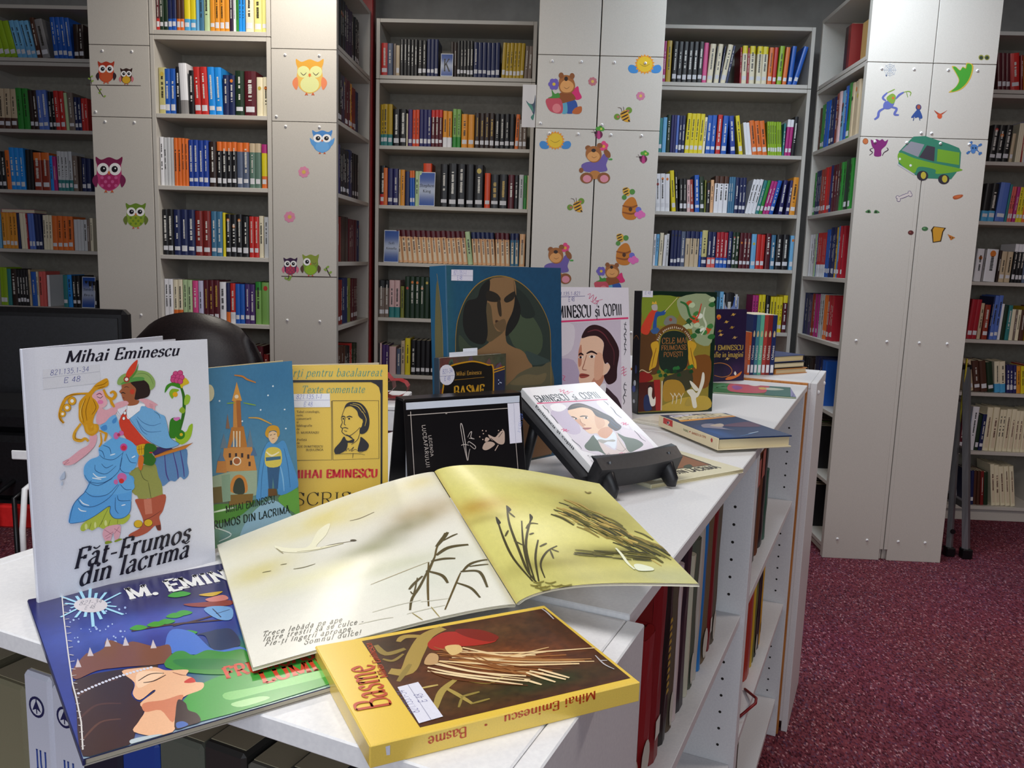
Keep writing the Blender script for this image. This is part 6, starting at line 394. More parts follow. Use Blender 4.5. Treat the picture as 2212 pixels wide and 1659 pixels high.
["bat_sticker","little orange bat sticker above the panel seam",15842,19327,[["#","wing"],["S","#a84a34",[-118,-64,-270,110,-147,42,-32,-26]],["#","wing"],["S","#a84a34",[80,-59,270,123,159,49,22,-25]],["#","body"],["O","#c8502a",-14,-122,101,2,-11,106]]],
["mask_sticker","purple horned mask sticker with curled tails near column edge",13497,17883,[["S","#7a1f6a",[-376,313,-243,262,-141,337,-8,286,96,343,214,256,335,331,267,95,102,-90,107,-335,-167,-343,-190,-97,-296,44]],["#","tail"],["C","#3a2438",36.4,[-252,-27,-373,-102,-253,-207,-371,-319]],["#","tail"],["C","#3a2438",36.4,[161,-323,222,-195,376,-82,312,6]]]],
["cookie_sticker","small round orange cookie sticker next to the purple mask",12912,18122,[["O","#8a4a2a",0,0,117,3,-12,122],["O","#b8683a",0,0,95,2,-9,101]]],
["eye_sticker","pair of small dark round eyes sticker at the top edge",17356,21547,[["O","#8a8a3a",-116,3,107,2,-12,104],["O","#2a3a2c",-115,-7,71,2,-8,69],["O","#8a8a3a",115,8,107,2,-12,104],["O","#2a3a2c",116,-3,71,2,-8,69]]],
["skull_sticker","blue skull and crossed bones sticker near the right edge",17386,17960,[["#","bone"],["C","#3a6aa8",43.3,[-183,197,243,-204]],["O","#3a6aa8",-205,197,51,1,-6,50],["O","#3a6aa8",-158,227,51,1,-6,50],["O","#3a6aa8",224,-227,51,1,-6,50],["O","#3a6aa8",270,-189,51,1,-6,50],["#","bone"],["C","#3a6aa8",43.3,[206,118,-250,-181]],["O","#3a6aa8",184,117,51,1,-6,50],["O","#3a6aa8",232,147,51,1,-6,50],["O","#3a6aa8",-269,-204,51,1,-6,50],["O","#3a6aa8",-222,-166,51,1,-6,50],["#","skull"],["O","#4a7ab8",-25,11,152,4,-16,143],["O","#4a7ab8",-43,-147,87,2,-8,72],["#","eye"],["O","#1f3a5a",-78,3,36,1,-5,43],["#","eye"],["O","#1f3a5a",38,6,36,1,-5,43]]],
["van_sticker","plain green van sticker with two dark wheels across the panel seam",15599,17533,[["#","body"],["P","#2f7a62",[-1282,207,-874,686,-742,826,-273,863,739,566,1155,415,1255,238,1279,-375,967,-855,15,-845,-548,-715,-1250,-298]],["#","side_panel"],["S","#6fa02a",[-1260,172,-655,-29,205,-223,1283,-411,1259,-520,361,-654,268,-475,-399,-384,-592,-644,-1220,-225]],["P","#6fa02a",[289,357,1193,236,1231,-268,307,-148]],["#","window"],["P","#8a8a94",[-1178,264,-832,633,-274,522,-476,12]],["#","window"],["P","#3a3440",[-438,-5,-161,489,173,426,198,-151]],["#","bumper"],["L","#b8b8bc",58.3,[-1278,-306,-548,-715]],["#","wheel"],["O","#2c2834",-215,-742,234,6,-21,203],["O","#b8a83a",-180,-727,109,3,-15,145],["#","wheel"],["O","#2c2834",668,-863,233,6,-22,203],["O","#b8a83a",703,-848,109,3,-16,145],["#","headlamp"],["O","#d8dcdc",-1212,-87,44,1,-5,51],["#","headlamp"],["O","#d8dcdc",-747,-339,51,1,-5,51]]],
["bone_sticker","white bone sticker outlined in violet below the green van",14708,15935,[["C","#5a4a78",154.5,[-225,-91,234,106]],["O","#5a4a78",-259,-48,74,2,-7,73],["O","#5a4a78",-204,-156,81,2,-8,81],["O","#5a4a78",214,156,73,2,-7,73],["O","#5a4a78",260,63,81,2,-8,80],["#","bone"],["C","#cfc4c0",110.3,[-225,-91,234,106]],["O","#cfc4c0",-259,-48,55,2,-5,55],["O","#cfc4c0",-204,-156,63,2,-6,62],["O","#cfc4c0",214,156,55,2,-6,55],["O","#cfc4c0",260,63,62,2,-6,62]]],
["eye_sticker","pair of green slanted eyes sticker low on the column left",13473,15270,[["S","#4a7a4a",[-300,-24,-179,68,-103,45,-68,-54,-185,-68]],["O","#1c2a1c",-161,-12,44,1,-4,44],["S","#4a7a4a",[300,-28,154,64,83,39,66,-61,193,-68]],["O","#1c2a1c",144,-18,44,1,-4,44]]],
["sausage_sticker","orange sausage sticker alone near the right column edge",16908,15966,[["S","#a8522c",[-196,-3,-57,75,196,100,188,8,33,-80,-130,-99]],["S","#c8683a",[-158,-12,-36,50,145,69,28,-33]]]],
["olive_sticker","dark red olive sticker at the seam of the right column",15125,14451,[["O","#5a2a2a",16,-8,118,4,-10,96],["O","#8a4a44",-15,9,44,1,-3,33]]],
["olive_sticker","green olive sticker just right of the column seam",15692,14628,[["O","#3f6a44",16,-9,133,4,-9,89],["O","#6a9a6a",-16,9,52,2,-3,30]]],
["box_sticker","plain yellow crumpled box sticker on the right column",16266,14391,[["P","#3a2a14",[-310,188,-212,339,310,292,217,130,168,-280,-177,-339,-256,60]],["#","front"],["P","#c8902a",[-235,209,-172,314,238,275,169,128,127,-244,-144,-301]]]],
["pizza_sticker","small pizza slice sticker beside the yellow box",16828,14303,[["P","#b8702a",[-170,131,170,-7,-1,-131]],["O","#8a2a1c",-44,-6,29,1,-3,30],["O","#3a4a24",51,-30,26,1,-3,26]]]]
ROWS=[
["A",2.16,"lime 3 -2860 -2763 181 -14 L;skyblue 4 -2763 -2661 186 -13 L;brown 1 -2660 -2637 201 -10 L;grey 1 -2634 -2593 192 -11 L;blue 4 -2572 -2473 203 -5 L;darkbrown 2 -2468 -2413 172 -1 L"],
["A",1.85,"tan 3 -2882 -2784 202 0 LBbrown;green 2 -2781 -2718 206 -2 -;darkbrown 2 -2715 -2671 197 -3 L;periwinkle 2 -2671 -2615 199 -3 LW;black 2 -2612 -2578 192 -2 L;red 2 -2578 -2527 197 -3 LW;palegreen 1 -2526 -2510 190 -3 -;greybrown 1 -2507 -2476 188 -3 L;navy 2 -2476 -2442 167 -2 LW;red 2 -2442 -2407 163 -1 W"],
["A",1.54,"black 2 -2902 -2857 194 -2 LW;orange 1 -2857 -2833 199 -2 -;azure 3 -2833 -2755 213 -2 LW;black 2 -2755 -2713 207 0 -;rust 2 -2710 -2626 193 -1 LTorange;azure 1 -2623 -2605 179 -1 -;magenta 1 -2604 -2584 173 -2 -;silver 4 -2581 -2503 201 -1 LBteal;greybrown 1 -2503 -2476 182 -1 L;darkbrown 1 -2476 -2455 176 0 -;navy 2 -2455 -2407 170 0 L"],
["A",1.24,"skyblue 1 -2923 -2904 178 0 -;amber 4 -2900 -2815 189 -1 L;navy 1 -2814 -2800 183 -1 -;cream 2 -2798 -2763 189 -2 -;crimson 1 -2763 -2755 183 -2 -;periwinkle 2 -2754 -2721 186 -2 L;navy 2 -2718 -2681 183 -3 L;cream 3 -2678 -2630 180 0 -;orange 4 -2628 -2515 177 0 L;silver 4 -2513 -2439 162 0 -;greybrown 1 -2439 -2424 165 0 -;cream 1 -2424 -2408 171 0 -"],
["A",0.955,"lime 2 -2940 -2888 199 0 L;teal 1 -2887 -2866 193 0 -;darkbrown 1 -2866 -2835 193 -1 -;black 4 -2834 -2769 190 -1 LW;tan 1 -2769 -2758 193 -1 -;blue 1 -2756 -2728 181 -1 -;cream 1 -2726 -2716 184 -1 -;coral 2 -2715 -2676 184 0 -;white 1 -2673 -2659 166 0 -;teal 1 -2585 -2560 169 0 L;azure 1 -2559 -2535 172 -1 -;black 2 -2533 -2491 169 -1 L;black 3 -2468 -2401 142 0 L"],
["B",2.16,"maroon 3 -1751 -1705 183 0 LBred;darkgreen 2 -1703 -1668 183 0 L;navy 2 -1667 -1630 182 0 LBblue;brown 2 -1628 -1596 182 0 LBorange;yellow 2 -1596 -1545 182 0 LBsky;skyblue 1 -1544 -1531 176 0 -;steel 1 -1531 -1510 176 0 K;palegreen 1 -1509 -1486 176 0 K;amber 4 -1485 -1400 182 0 L;darkpurple 1 -1399 -1384 176 0 W;white 1 -1383 -1373 169 0 -;green 1 -1373 -1361 166 0 -;azure 2 -1360 -1334 169 0 -;ivory 1 -1331 -1296 185 0 L;paleyellow 2 -1295 -1228 185 0 L"],
["B",1.85,"khaki 2 -1761 -1694 194 0 LI;blue 2 -1692 -1642 191 0 LW;black 1 -1640 -1621 197 0 W;white 1 -1621 -1585 213 -2 Bgrey;black 1 -1583 -1561 184 0 W;red 2 -1560 -1498 200 -2 LW;azure 2 -1497 -1436 199 -2 LW;navy 2 -1435 -1383 168 0 I;darkgreen 1 -1381 -1342 187 0 LW;maroon 1 -1341 -1290 187 0 LW;ivory 2 -1289 -1232 163 0 I"],
["B",1.54,"navy 1 -1752 -1736 204 0 LY;white 2 -1735 -1703 206 0 -;silver 3 -1702 -1657 206 0 -;orange 4 -1656 -1595 204 0 K;royalblue 4 -1593 -1504 197 0 LW;darkbrown 1 -1503 -1469 193 0 LW;black 4 -1467 -1379 194 0 LWTorange;slate 2 -1378 -1325 192 0 LTorange;greengrey 2 -1323 -1272 189 0 LTtan;yellow 2 -1270 -1222 188 0 LTmagentaBorange"],
["B",1.24,"azure 1 -1743 -1723 202 0 LW;black 2 -1722 -1669 198 0 LW;navy 3 -1667 -1571 198 0 LW;darkred 2 -1571 -1501 196 0 LW;steel 2 -1500 -1448 194 0 LW;yellow 1 -1447 -1436 190 0 -;black 3 -1435 -1360 184 0 LWI;black 1 -1359 -1329 178 0 LW;red 2 -1328 -1286 178 0 L;cream 1 -1285 -1266 182 0 -;silver 2 -1264 -1221 178 0 K"],
["B",0.955,"blue 1 -1746 -1722 189 0 LW;white 2 -1722 -1679 189 0 K;cream 2 -1678 -1636 187 0 KBorange;palegreen 2 -1635 -1591 187 0 K;pink 1 -1590 -1564 184 0 LW;lavender 1 -1563 -1542 184 0 K;maroon 3 -1541 -1468 188 0 LY;white 1 -1468 -1439 182 0 K;navy 1 -1438 -1421 179 0 Borange;red 1 -1420 -1396 179 0 LBwhite;blue 2 -1395 -1355 176 0 L;purple 2 -1353 -1309 176 0 LW;leaf 1 -1306 -1279 189 0 Tgreen;leaf 1 -1278 -1240 187 0 Ired;leaf 1 -1238 -1218 187 0 Tgreen"],
["B",0.65,"rust 2 -1495 -1446 171 0 -;cream 2 -1445 -1421 165 0 -;teal 1 -1418 -1399 183 -3 -;darkgreen 1 -1397 -1366 189 0 -;maroon 3 -1363 -1274 201 0 -;darkred 1 -1271 -1249 165 0 -"],
["D",2.16,"red 1 -894 -860 159 0 L;slate 1 -859 -828 157 0 -;greybrown 1 -826 -813 155 0 -;tan 1 -813 -794 148 0 L;black 5 -792 -703 177 0 W;black 2 -702 -659 175 0 L;navy 3 -657 -600 181 0 L"],
["D",2.16,"darkbrown 2 -537 -506 170 0 -;black 5 -505 -423 177 0 L;navy 6 -421 -290 170 0 L;mustard 6 -281 -170 171 2 L;greybrown 2 -168 -131 158 2 -"],
["D",1.85,"mustard 3 -899 -826 205 0 LBteal;black 2 -824 -756 184 0 LW;ivory 1 -755 -748 161 0 -;purple 1 -746 -725 181 0 L;orangered 2 -724 -689 181 0 L;indigo 3 -688 -629 184 0 L;maroon 3 -628 -571 183 0 LTred;amber 2 -569 -523 179 0 KBwhite"],
["D",1.85,"leaf 2 -519 -478 190 0 Bgreen;amber 1 -475 -443 167 0 L;amber 1 -441 -409 165 0 L;darkbrown 4 -407 -308 174 0 LY;black 4 -306 -205 172 0 L;orange 1 -204 -185 172 2 L;greybrown 2 -184 -145 146 0 L;darkred 1 -143 -103 106 0 -"],
["D",1.54,"black 1 -900 -872 199 0 LBred;orange 1 -871 -849 188 0 -;indigo 2 -848 -794 184 0 L;tan 1 -791 -783 180 0 -;amber 1 -782 -759 180 0 -;navy 1 -758 -734 173 0 -;blue 2 -733 -707 177 -1 LTorange;palegreen 2 -706 -670 176 0 K;orangered 1 -666 -621 216 0 L"],
["D",1.54,"black 1 -577 -538 213 0 L;black 1 -536 -491 219 0 LW;black 1 -489 -448 217 0 L;black 1 -446 -404 217 0 L;black 1 -402 -355 215 0 LI;orangered 1 -350 -320 175 0 L;black 2 -319 -231 170 0 LY;maroon 1 -229 -197 171 0 W;black 1 -197 -176 170 0 -;silver 1 -174 -150 173 0 -;green 1 -149 -134 169 0 -;tan 1 -133 -117 169 0 -"],
["D",1.24,"peach 11 -790 -503 167 -6 CTmaroon"],
["D",1.24,"peach 5 -552 -426 169 -7 CTmaroon;palegreen 1 -425 -399 169 -7 K;peach 5 -398 -282 167 -5 CTnavy;peach 3 -280 -208 167 -3 CTmaroon;steel 2 -207 -163 167 -1 CTnavy;peach 1 -161 -133 166 0 C"],
["D",0.955,"greybrown 3 -903 -836 192 0 LTblack;rose 2 -835 -778 194 0 KBteal;olive 1 -775 -756 164 0 -;darkgreen 5 -752 -624 216 0 I;darkgreen 5 -622 -492 213 0 I;maroon 6 -488 -334 206 0 L;navy 4 -330 -225 210 0 L"],
["D",0.65,"black 1 -904 -887 163 0 -;rose 1 -885 -871 163 0 -;purple 2 -869 -834 154 0 -;rose 1 -832 -795 147 0 -;slate 1 -792 -770 136 0 -;tan 1 -769 -749 180 0 -;yellow 1 -747 -719 194 0 K;black 4 -716 -615 185 0 L;black 5 -613 -459 180 0 L;brown 5 -455 -282 175 0 L"],
["E",2.16,"magenta 1 521 534 198 0 L;mustard 1 536 561 198 0 K;black 6 564 715 196 1 LW;pink 1 715 737 194 1 L;cream 1 739 767 188 3 LK;black 1 768 774 178 4 -;cream 1 774 798 188 4 LK;navy 1 799 805 178 6 -;cream 1 805 831 187 9 LK;navy 1 831 843 182 9 -;crimson 1 901 908 174 -2 -;cream 1 909 934 183 -1 LKTyellow;crimson 1 935 945 173 -1 -;cream 1 946 973 183 -1 LKTyellow;cream 2 979 1032 181 0 LKTyellow;orange 1 1035 1058 177 1 L;red 1 1059 1078 177 1 L;lime 1 1081 1105 183 2 L;orange 1 1109 1130 181 3 L;blue 1 1135 1156 185 4 L;blue 1 1158 1180 187 14 L"],
["E",1.85,"teal 1 519 536 169 0 L;skyblue 1 537 557 172 0 -;darkgreen 1 558 577 185 0 -;indigo 2 578 604 185 0 -;periwinkle 1 605 617 184 0 L;navy 2 618 649 184 0 LW;yellow 4 650 738 194 2 LK;ivory 1 738 751 178 2 -;blue 2 754 801 188 1 LW;red 1 804 828 190 1 LW;blue 1 831 859 188 1 LW;royalblue 1 880 905 188 -6 LW;yellow 1 922 942 190 -9 LK;white 2 956 988 158 -9 -;orange 3 989 1064 168 -9 L;lime 6 1065 1134 165 -5 LK;teal 1 1136 1145 159 0 -;magenta 2 1147 1178 177 2 LTwhite;black 1 1179 1198 191 2 W"],
["E",1.54,"white 3 523 595 186 -3 LI;yellow 1 605 626 202 -6 LK;black 1 626 640 197 -5 W;black 2 644 681 164 -3 L;rose 1 682 699 160 -3 L;brick 1 700 717 162 -5 L;blue 1 722 746 183 -4 LW;darkgreen 1 747 769 176 -4 LW;olive 1 769 776 160 -2 -;black 1 777 796 149 -1 I;peach 1 796 812 162 -1 -;white 3 814 883 182 0 KTbrown;steel 3 884 916 179 0 -;navy 1 917 936 177 0 LW;navy 2 937 972 177 0 LW;white 3 973 1024 173 11 -;teal 1 1025 1042 170 12 L;green 1 1043 1059 170 12 L;magenta 2 1061 1093 166 12 LW;blue 1 1094 1114 170 12 L;indigo 1 1139 1159 171 6 LW;indigo 1 1175 1194 171 5 LW;amber 1 1194 1222 185 3 L"],
["E",1.24,"white 1 524 535 160 0 -;skyblue 1 535 550 160 1 -;cream 1 552 571 167 1 -;white 1 574 587 156 1 -;silver 1 588 602 163 0 -;navy 3 611 662 181 0 LI;slate 1 663 685 177 0 L;tan 3 686 755 179 0 TnavyK;blue 1 756 767 179 0 -;khaki 1 768 797 186 0 LBnavy;navy 2 798 840 179 0 WLBcoral;crimson 3 841 899 179 0 WLBblue;navy 1 900 921 184 0 L;darkgreen 2 922 957 180 0 LI;maroon 3 959 1015 178 0 LI;skyblue 1 1018 1043 175 0 LI;red 2 1044 1086 173 0 L;maroon 1 1090 1116 180 0 W;steel 1 1118 1140 173 0 LW;black 2 1142 1208 176 0 LW;skyblue 1 1212 1236 173 0 LI"],
["E",0.955,"navy 3 606 691 171 0 L;maroon 4 693 795 168 0 L;steel 3 797 875 171 0 L;skyblue 1 877 897 199 0 -;white 1 897 902 185 0 -;black 1 903 953 194 0 W;silver 1 956 969 187 0 -;magenta 2 1045 1076 187 0 K;yellow 2 1077 1111 189 0 K;black 1 1113 1135 186 0 W;yellow 4 1137 1200 182 0 KL;maroon 2 1202 1246 191 0 LWTyellow"],
["G",2.16,"maroon 3 2149 2213 175 -6 L;red 1 2216 2260 175 -7 L;darkred 1 2261 2275 167 -6 -;amber 1 2276 2294 165 -6 -;black 3 2295 2344 160 -4 L;teal 2 2345 2389 155 -3 L"],
["G",1.85,"black 3 2144 2242 177 3 LWI;tan 1 2244 2260 139 3 L;cream 3 2271 2300 189 2 -;crimson 1 2301 2305 184 1 -;ivory 1 2306 2312 169 0 -;lavender 2 2313 2351 204 0 -;maroon 3 2352 2412 194 0 L;blue 1 2413 2432 189 0 L"],
["G",1.54,"black 2 2141 2207 185 3 LBsky;periwinkle 1 2210 2257 190 4 L;teal 1 2257 2269 184 4 -;coral 2 2269 2291 174 4 L;magenta 1 2292 2309 172 4 L;yellow 2 2310 2341 171 3 L;orange 1 2342 2365 169 2 L;navy 3 2366 2422 174 0 L;ivory 2 2423 2463 169 0 -"],
["G",1.24,"white 1 2140 2176 163 2 KI;grey 1 2177 2188 158 2 -;white 1 2189 2247 163 2 KI;darkbrown 1 2249 2261 158 2 -;tan 2 2263 2317 153 2 L;black 3 2323 2377 192 2 LTwhite;slate 1 2379 2402 179 0 L;red 3 2403 2459 173 0 L;blue 2 2460 2506 178 0 L"],
["G",0.955,"crimson 2 2136 2188 200 3 L;tan 1 2189 2206 184 2 -;rust 1 2212 2241 176 1 L;navy 1 2242 2248 216 3 -;periwinkle 2 2249 2289 224 3 L;white 1 2291 2304 184 2 -;darkgreen 1 2305 2325 176 2 -;teal 1 2326 2346 176 2 -;cream 1 2348 2367 157 1 -;greybrown 1 2368 2378 151 1 -;ivory 1 2379 2396 157 1 -;brown 1 2399 2422 154 0 -;mustard 2 2424 2463 173 0 L;maroon 3 2464 2526 178 0 L"],
["G",0.65,"tan 1 2167 2205 162 -11 L;brown 2 2207 2275 162 -10 L;darkgreen 1 2278 2309 156 -10 L;cream 2 2311 2368 161 -7 Bsky;indigo 3 2370 2419 145 -6 LW;amber 1 2420 2440 142 -6 -;yellow 1 2441 2459 142 -6 -;crimson 1 2460 2481 150 -5 -;teal 2 2482 2523 145 -4 L;navy 2 2524 2571 145 -3 L"],
["G",0.345,"blue 1 2145 2159 190 0 -;maroon 2 2163 2195 207 0 L;azure 1 2197 2206 174 0 -;white 1 2207 2241 229 2 K;darkgreen 1 2242 2261 187 2 L;navy 1 2262 2283 190 2 L;ivory 2 2284 2346 229 1 KC;ivory 2 2348 2382 220 1 K;ivory 2 2384 2434 223 1 KC;ivory 3 2436 2495 217 0 KC;ivory 3 2496 2559 223 0 KC"],
["G",0.06,"white 1 2164 2186 137 -6 K;navy 2 2237 2269 183 -4 L;brown 2 2270 2301 183 -4 -;darkred 1 2304 2321 182 -5 -;darkgreen 1 2324 2346 177 -6 -;ivory 1 2362 2384 222 -8 KC;ivory 1 2385 2409 219 -8 KC;ivory 2 2412 2461 213 -9 KC;ivory 1 2462 2485 216 -9 KC"]]
SIDE=[
["F",1.85,"brown 1 22 205;green 2 28 215 L;blue 2 34 220;navy 2 36 222 L;brick 1 46 232;rose 1 30 232;skyblue 1 46 228 I;blue 1 40 240;green 1 44 245 L;tan 3 34 238 I"],
["F",1.54,"green 1 28 208 L;navy 3 24 212 L;brick 2 26 212 L;red 2 40 216 L;indigo 1 26 218 L;maroon 2 36 216 I;brown 1 44 218;green 2 30 216;darkgreen 1 44 220 L;green 1 34 222 L"],
["F",1.24,"white 3 32 205;palegreen 1 22 205;blue 1 18 208 I;red 6 20 208 LBwhite;blue 2 30 220 L;navy 3 22 228 LW;gold 1 30 226 L;azure 1 24 230 L;crimson 2 26 230 LW"],
["F",0.955,"navy 3 26 205;purple 3 18 200;rust 2 20 205 L;magenta 3 20 205 L;silver 4 20 208 K;orange 2 22 206 L;crimson 4 20 206 LW"],
["F",0.65,"maroon 2 30 190;black 3 34 195 L;darkbrown 2 34 200;navy 4 30 215 L;blue 2 30 210"],
["F",0.345,"red 1 24 205 L;darkgreen 2 32 205 L;black 4 34 205 LW;leaf 2 30 200;black 3 32 205 LW"],
["F",0.06,"lime 2 20 200 L;yellow 2 24 205 L;blue 2 34 225;navy 2 32 210;darkgreen 3 30 210;black 2 34 205"],
["C",2.16,"black 4 36 215 L;darkpurple 4 34 220;black 4 34 225 I;maroon 2 36 215"],
["C",1.85,"navy 2 30 195;darkred 2 30 200 L;amber 1 40 210 L;maroon 3 34 215 L;darkpurple 2 30 215 I;black 4 34 220 L"],
["C",1.54,"black 3 36 215 L;navy 2 34 220;black 5 32 210 L;indigo 4 32 220"],
["C",1.24,"navy 2 26 200 I;maroon 4 40 200;darkbrown 4 36 205;darkred 4 34 200"],
["C",0.955,"maroon 5 28 205 L;olive 2 34 210;navy 3 32 212;darkred 5 32 205 L"],
["C",0.65,"darkgreen 3 28 190;red 2 30 195;black 3 30 190;brown 4 32 200;crimson 3 30 195"]]

# ============================================================ the room
ZC=2.78
def slab(name,x0,x1,y0,y1,z0,z1,mat): m=MB(); m.box(x0,x1,y0,y1,z0,z1); return struct(obj(name,m,mat))
fl=slab('floor',-4.6,5.2,-2.1,4.9,-.06,-.012,CARPET)
for (y0,y1) in ((-2.1,3.046),(3.049,4.9)):
    m=MB(); m.cbox(-4.6,5.2,y0,y1,-.012,0,.0015); o=obj('carpet_piece',m,CARPET,fl)
slab('wall_back',-4.6,5.2,4.62,4.75,0,ZC,WALL); slab('wall_left',-4.75,-4.6,-2.0,4.75,0,ZC,WALL); slab('wall_right',5.2,5.35,-2.0,4.75,0,ZC,WALL); slab('wall_front',-4.75,5.35,-2.15,-2.0,0,ZC,WALL)
slab('ceiling',-4.75,5.35,-2.15,4.75,ZC,ZC+.1,CEIL)
m=MB(); m.cbox(-.985,-.925,4.30,4.36,0,ZC,.004); o=obj('support_post',m,REDP); tag(o,'dark red square post standing beside the dim middle bookcase','post')
# ============================================================ bookcases
BT=.018
def bookcase(label,M,w,depth,levels,top,front=None,caps=True,joint=2.16,inner=True):
    """levels: shelf top heights. local x along the front, y into the case, z up. front: list of pieces of an end panel"""
    r=thing('bookcase',label,'bookcase',M)
    for sx in (0,w-BT):
        m=MB(); m.cbox(sx,sx+BT,0,depth,0,min(top,joint-.021)); obj('side_panel',m,LAM,r)
        if top>joint+.1: m=MB(); m.cbox(sx,sx+BT,0,depth,joint-.018,top); obj('side_panel',m,LAM,r)
    m=MB(); m.box(BT,w-BT,depth-.004,depth,.0,top-.005); obj('back_panel',m,LAMB,r)
    for z in levels:
        m=MB(); m.cbox(BT+.0005,w-BT-.0005,.001,depth-.005,z-BT,z); obj('shelf',m,LAM,r)
        if abs(z-joint)<.001: m=MB(); m.cbox(BT+.0005,w-BT-.0005,.001,depth-.005,z-BT*2-.003,z-BT-.003); obj('shelf',m,LAM,r)
    m=MB(); m.cbox(BT+.0005,w-BT-.0005,.0,depth,top-BT,top); obj('top_board',m,LAM,r)
    m=MB(); m.cbox(BT+.0005,w-BT-.0005,.02,.036,0,levels[-1]-BT-.0005); obj('plinth',m,LAM,r)
    return r
YF,YB=3.627,4.30
SEAM=(1.831,2.128)
LV=dict(A=[2.215,1.862,1.556,1.25,.95,.65,.345,.06],B=[2.194,1.852,1.549,1.25,.955,.656,.345,.06],D=[2.171,1.829,1.533,1.243,.957,.656,.345,.06],E=[2.171,1.832,1.544,1.27,.95,.65,.345,.06],G=[2.171,1.831,1.542,1.243,.952,.68,.373,.081],S=[2.16,1.85,1.54,1.243,.955,.65,.345,.06])
def stack(label,M,w,depth,panel_side):
    """a case standing at right angles to the room, closed towards the room by an end panel in three pieces; M maps local front"""
    return bookcase(label,M,w,depth,LV['S'],2.47,joint=2.16)
def end_panel(root,x0,x1,notch=None):
    Mi=root.matrix_world.inverted()
    for a,b in ((0,SEAM[0]-.0012),(SEAM[0]+.0012,SEAM[1]-.0012),(SEAM[1]+.0012,2.47)):
        m=MB(); 
        if a==0 and notch: # little gap cut into the foot of the panel
            s=notch; xa,xb=(x0,x1-.016) if s>0 else (x0+.016,x1); m.cbox(xa,xb,YF,YF+.017,a,b,.0012)
            xa,xb=(x1-.016,x1-.001) if s>0 else (x0+.001,x0+.016); m.cbox(xa,xb,YF,YF+.017,.05,b,.0008)
        else: m.cbox(x0+.0008,x1-.0008,YF,YF+.017,a,b,.0012)
        o=obj('end_panel',m,LAM,root); o.matrix_world=Matrix()
        caps=[]
        if a==0: caps=[(x,z) for x in (x0+.06,x1-.075) for z in (SEAM[0]-.02,.98,.09)]
        elif a<2: caps=[(x,SEAM[1]-.025) for x in (x0+.06,x1-.075)]+[(x1-.02 if notch and notch>0 else x0+.02,SEAM[0]+.02)]
        for x,z in caps:
            c=bpy.data.objects.new('screw_cap',CAP); COL.objects.link(c); c.parent=o; c.location=(x,YF+.0005,z)
DP=4.295-3.646
A_=bookcase('tall grey bookcase full of novels in the recess by the owl branch column',T((-2.95,YB,0)),.952,.28,LV['A'],2.47,joint=2.215)
B_=bookcase('tall grey bookcase between the two owl sticker columns',T((-1.738,YF,0)),.521,.28,LV['B'],2.47,joint=2.194)
D_=bookcase('dim tall bookcase beside the dark red post',T((-.908,YB,0)),.80,.28,LV['D'],2.44,joint=2.171)
E_=bookcase('brightly lit bookcase between the bear column and the van column',T((.446,YB,0)),.80,.28,LV['E'],2.44,joint=2.171)
G_=bookcase('tall bookcase behind the folded step ladder',T((1.80,YB,0)),.82,.28,LV['G'],2.44,joint=2.171)
C1=stack('deep bookcase behind the far owl branch column',T((-1.742,3.646,0))@Rz(-PI/2)@T((-DP,-.263,0)),DP,.26,1)
C1.matrix_world=Matrix(((0,1,0,-2.003),(-1,0,0,4.295),(0,0,1,0),(0,0,0,1))); end_panel(C1,-2.005,-1.741)
C2=stack('dark bookcase turned sideways behind the sleeping owl column',None,DP,.28,1); C2.matrix_world=Matrix(((0,-1,0,-.936),(1,0,0,3.646),(0,0,1,0),(0,0,0,1))); end_panel(C2,-1.215,-.934)
C3=stack('deep bookcase behind the teddy bear panel with the flower pot',None,DP,.254,1); C3.matrix_world=Matrix(((0,1,0,-.084),(-1,0,0,4.295),(0,0,1,0),(0,0,0,1))); end_panel(C3,-.085,.1715)
C4=stack('deep bookcase behind the bear panel with the honey hives',None,DP,.258,1); C4.matrix_world=Matrix(((0,-1,0,.436),(1,0,0,3.646),(0,0,1,0),(0,0,0,1))); end_panel(C4,.1745,.438)
C5=stack('bookcase turned sideways behind the cobweb and ghoul panel',None,DP,.262,1); C5.matrix_world=Matrix(((0,1,0,1.272),(-1,0,0,4.295),(0,0,1,0),(0,0,0,1))); end_panel(C5,1.27,1.5355,1)
C6=stack('bookcase turned sideways behind the ghost and skull panel',None,DP,.25,1); C6.matrix_world=Matrix(((0,-1,0,1.788),(1,0,0,3.646),(0,0,1,0),(0,0,0,1))); end_panel(C6,1.5375,1.79,-1)
# ============================================================ shelved books
PAL=dict(lime='#8fb41f',skyblue='#6fb0dc',brown='#4f2f22',grey='#8d8a8a',purple='#4b2f6e',blue='#1f5bb8',darkbrown='#2e1d18',tan='#c9b596',green='#2f8a34',periwinkle='#5674c4',black='#17161a',red='#c42a26',palegreen='#b6cf9e',greybrown='#7a6a60',navy='#1c2654',orange='#e0702a',azure='#1d8fe6',rust='#93321f',magenta='#b32a7a',silver='#c9cbce',amber='#e0942a',cream='#e6dcc0',crimson='#a81c2c',teal='#2f7f80',coral='#d9605a',white='#e9e9ee',maroon='#571722',darkgreen='#1c3320',yellow='#e2d022',steel='#3f7396',darkpurple='#2e1b36',ivory='#ece2c2',paleyellow='#ece48e',khaki='#c8bf7e',royalblue='#1c3f9c',slate='#56617a',greengrey='#5d7a6c',darkred='#7a1f1c',pink='#d84a8a',lavender='#c3c0de',leaf='#7fae5a',mustard='#b8981c',indigo='#2b2a63',orangered='#d84a22',peach='#e2b184',rose='#d9b4b4',olive='#7d8234',brick='#9c3a2c',gold='#c09a30',sky='#4fa6d8')
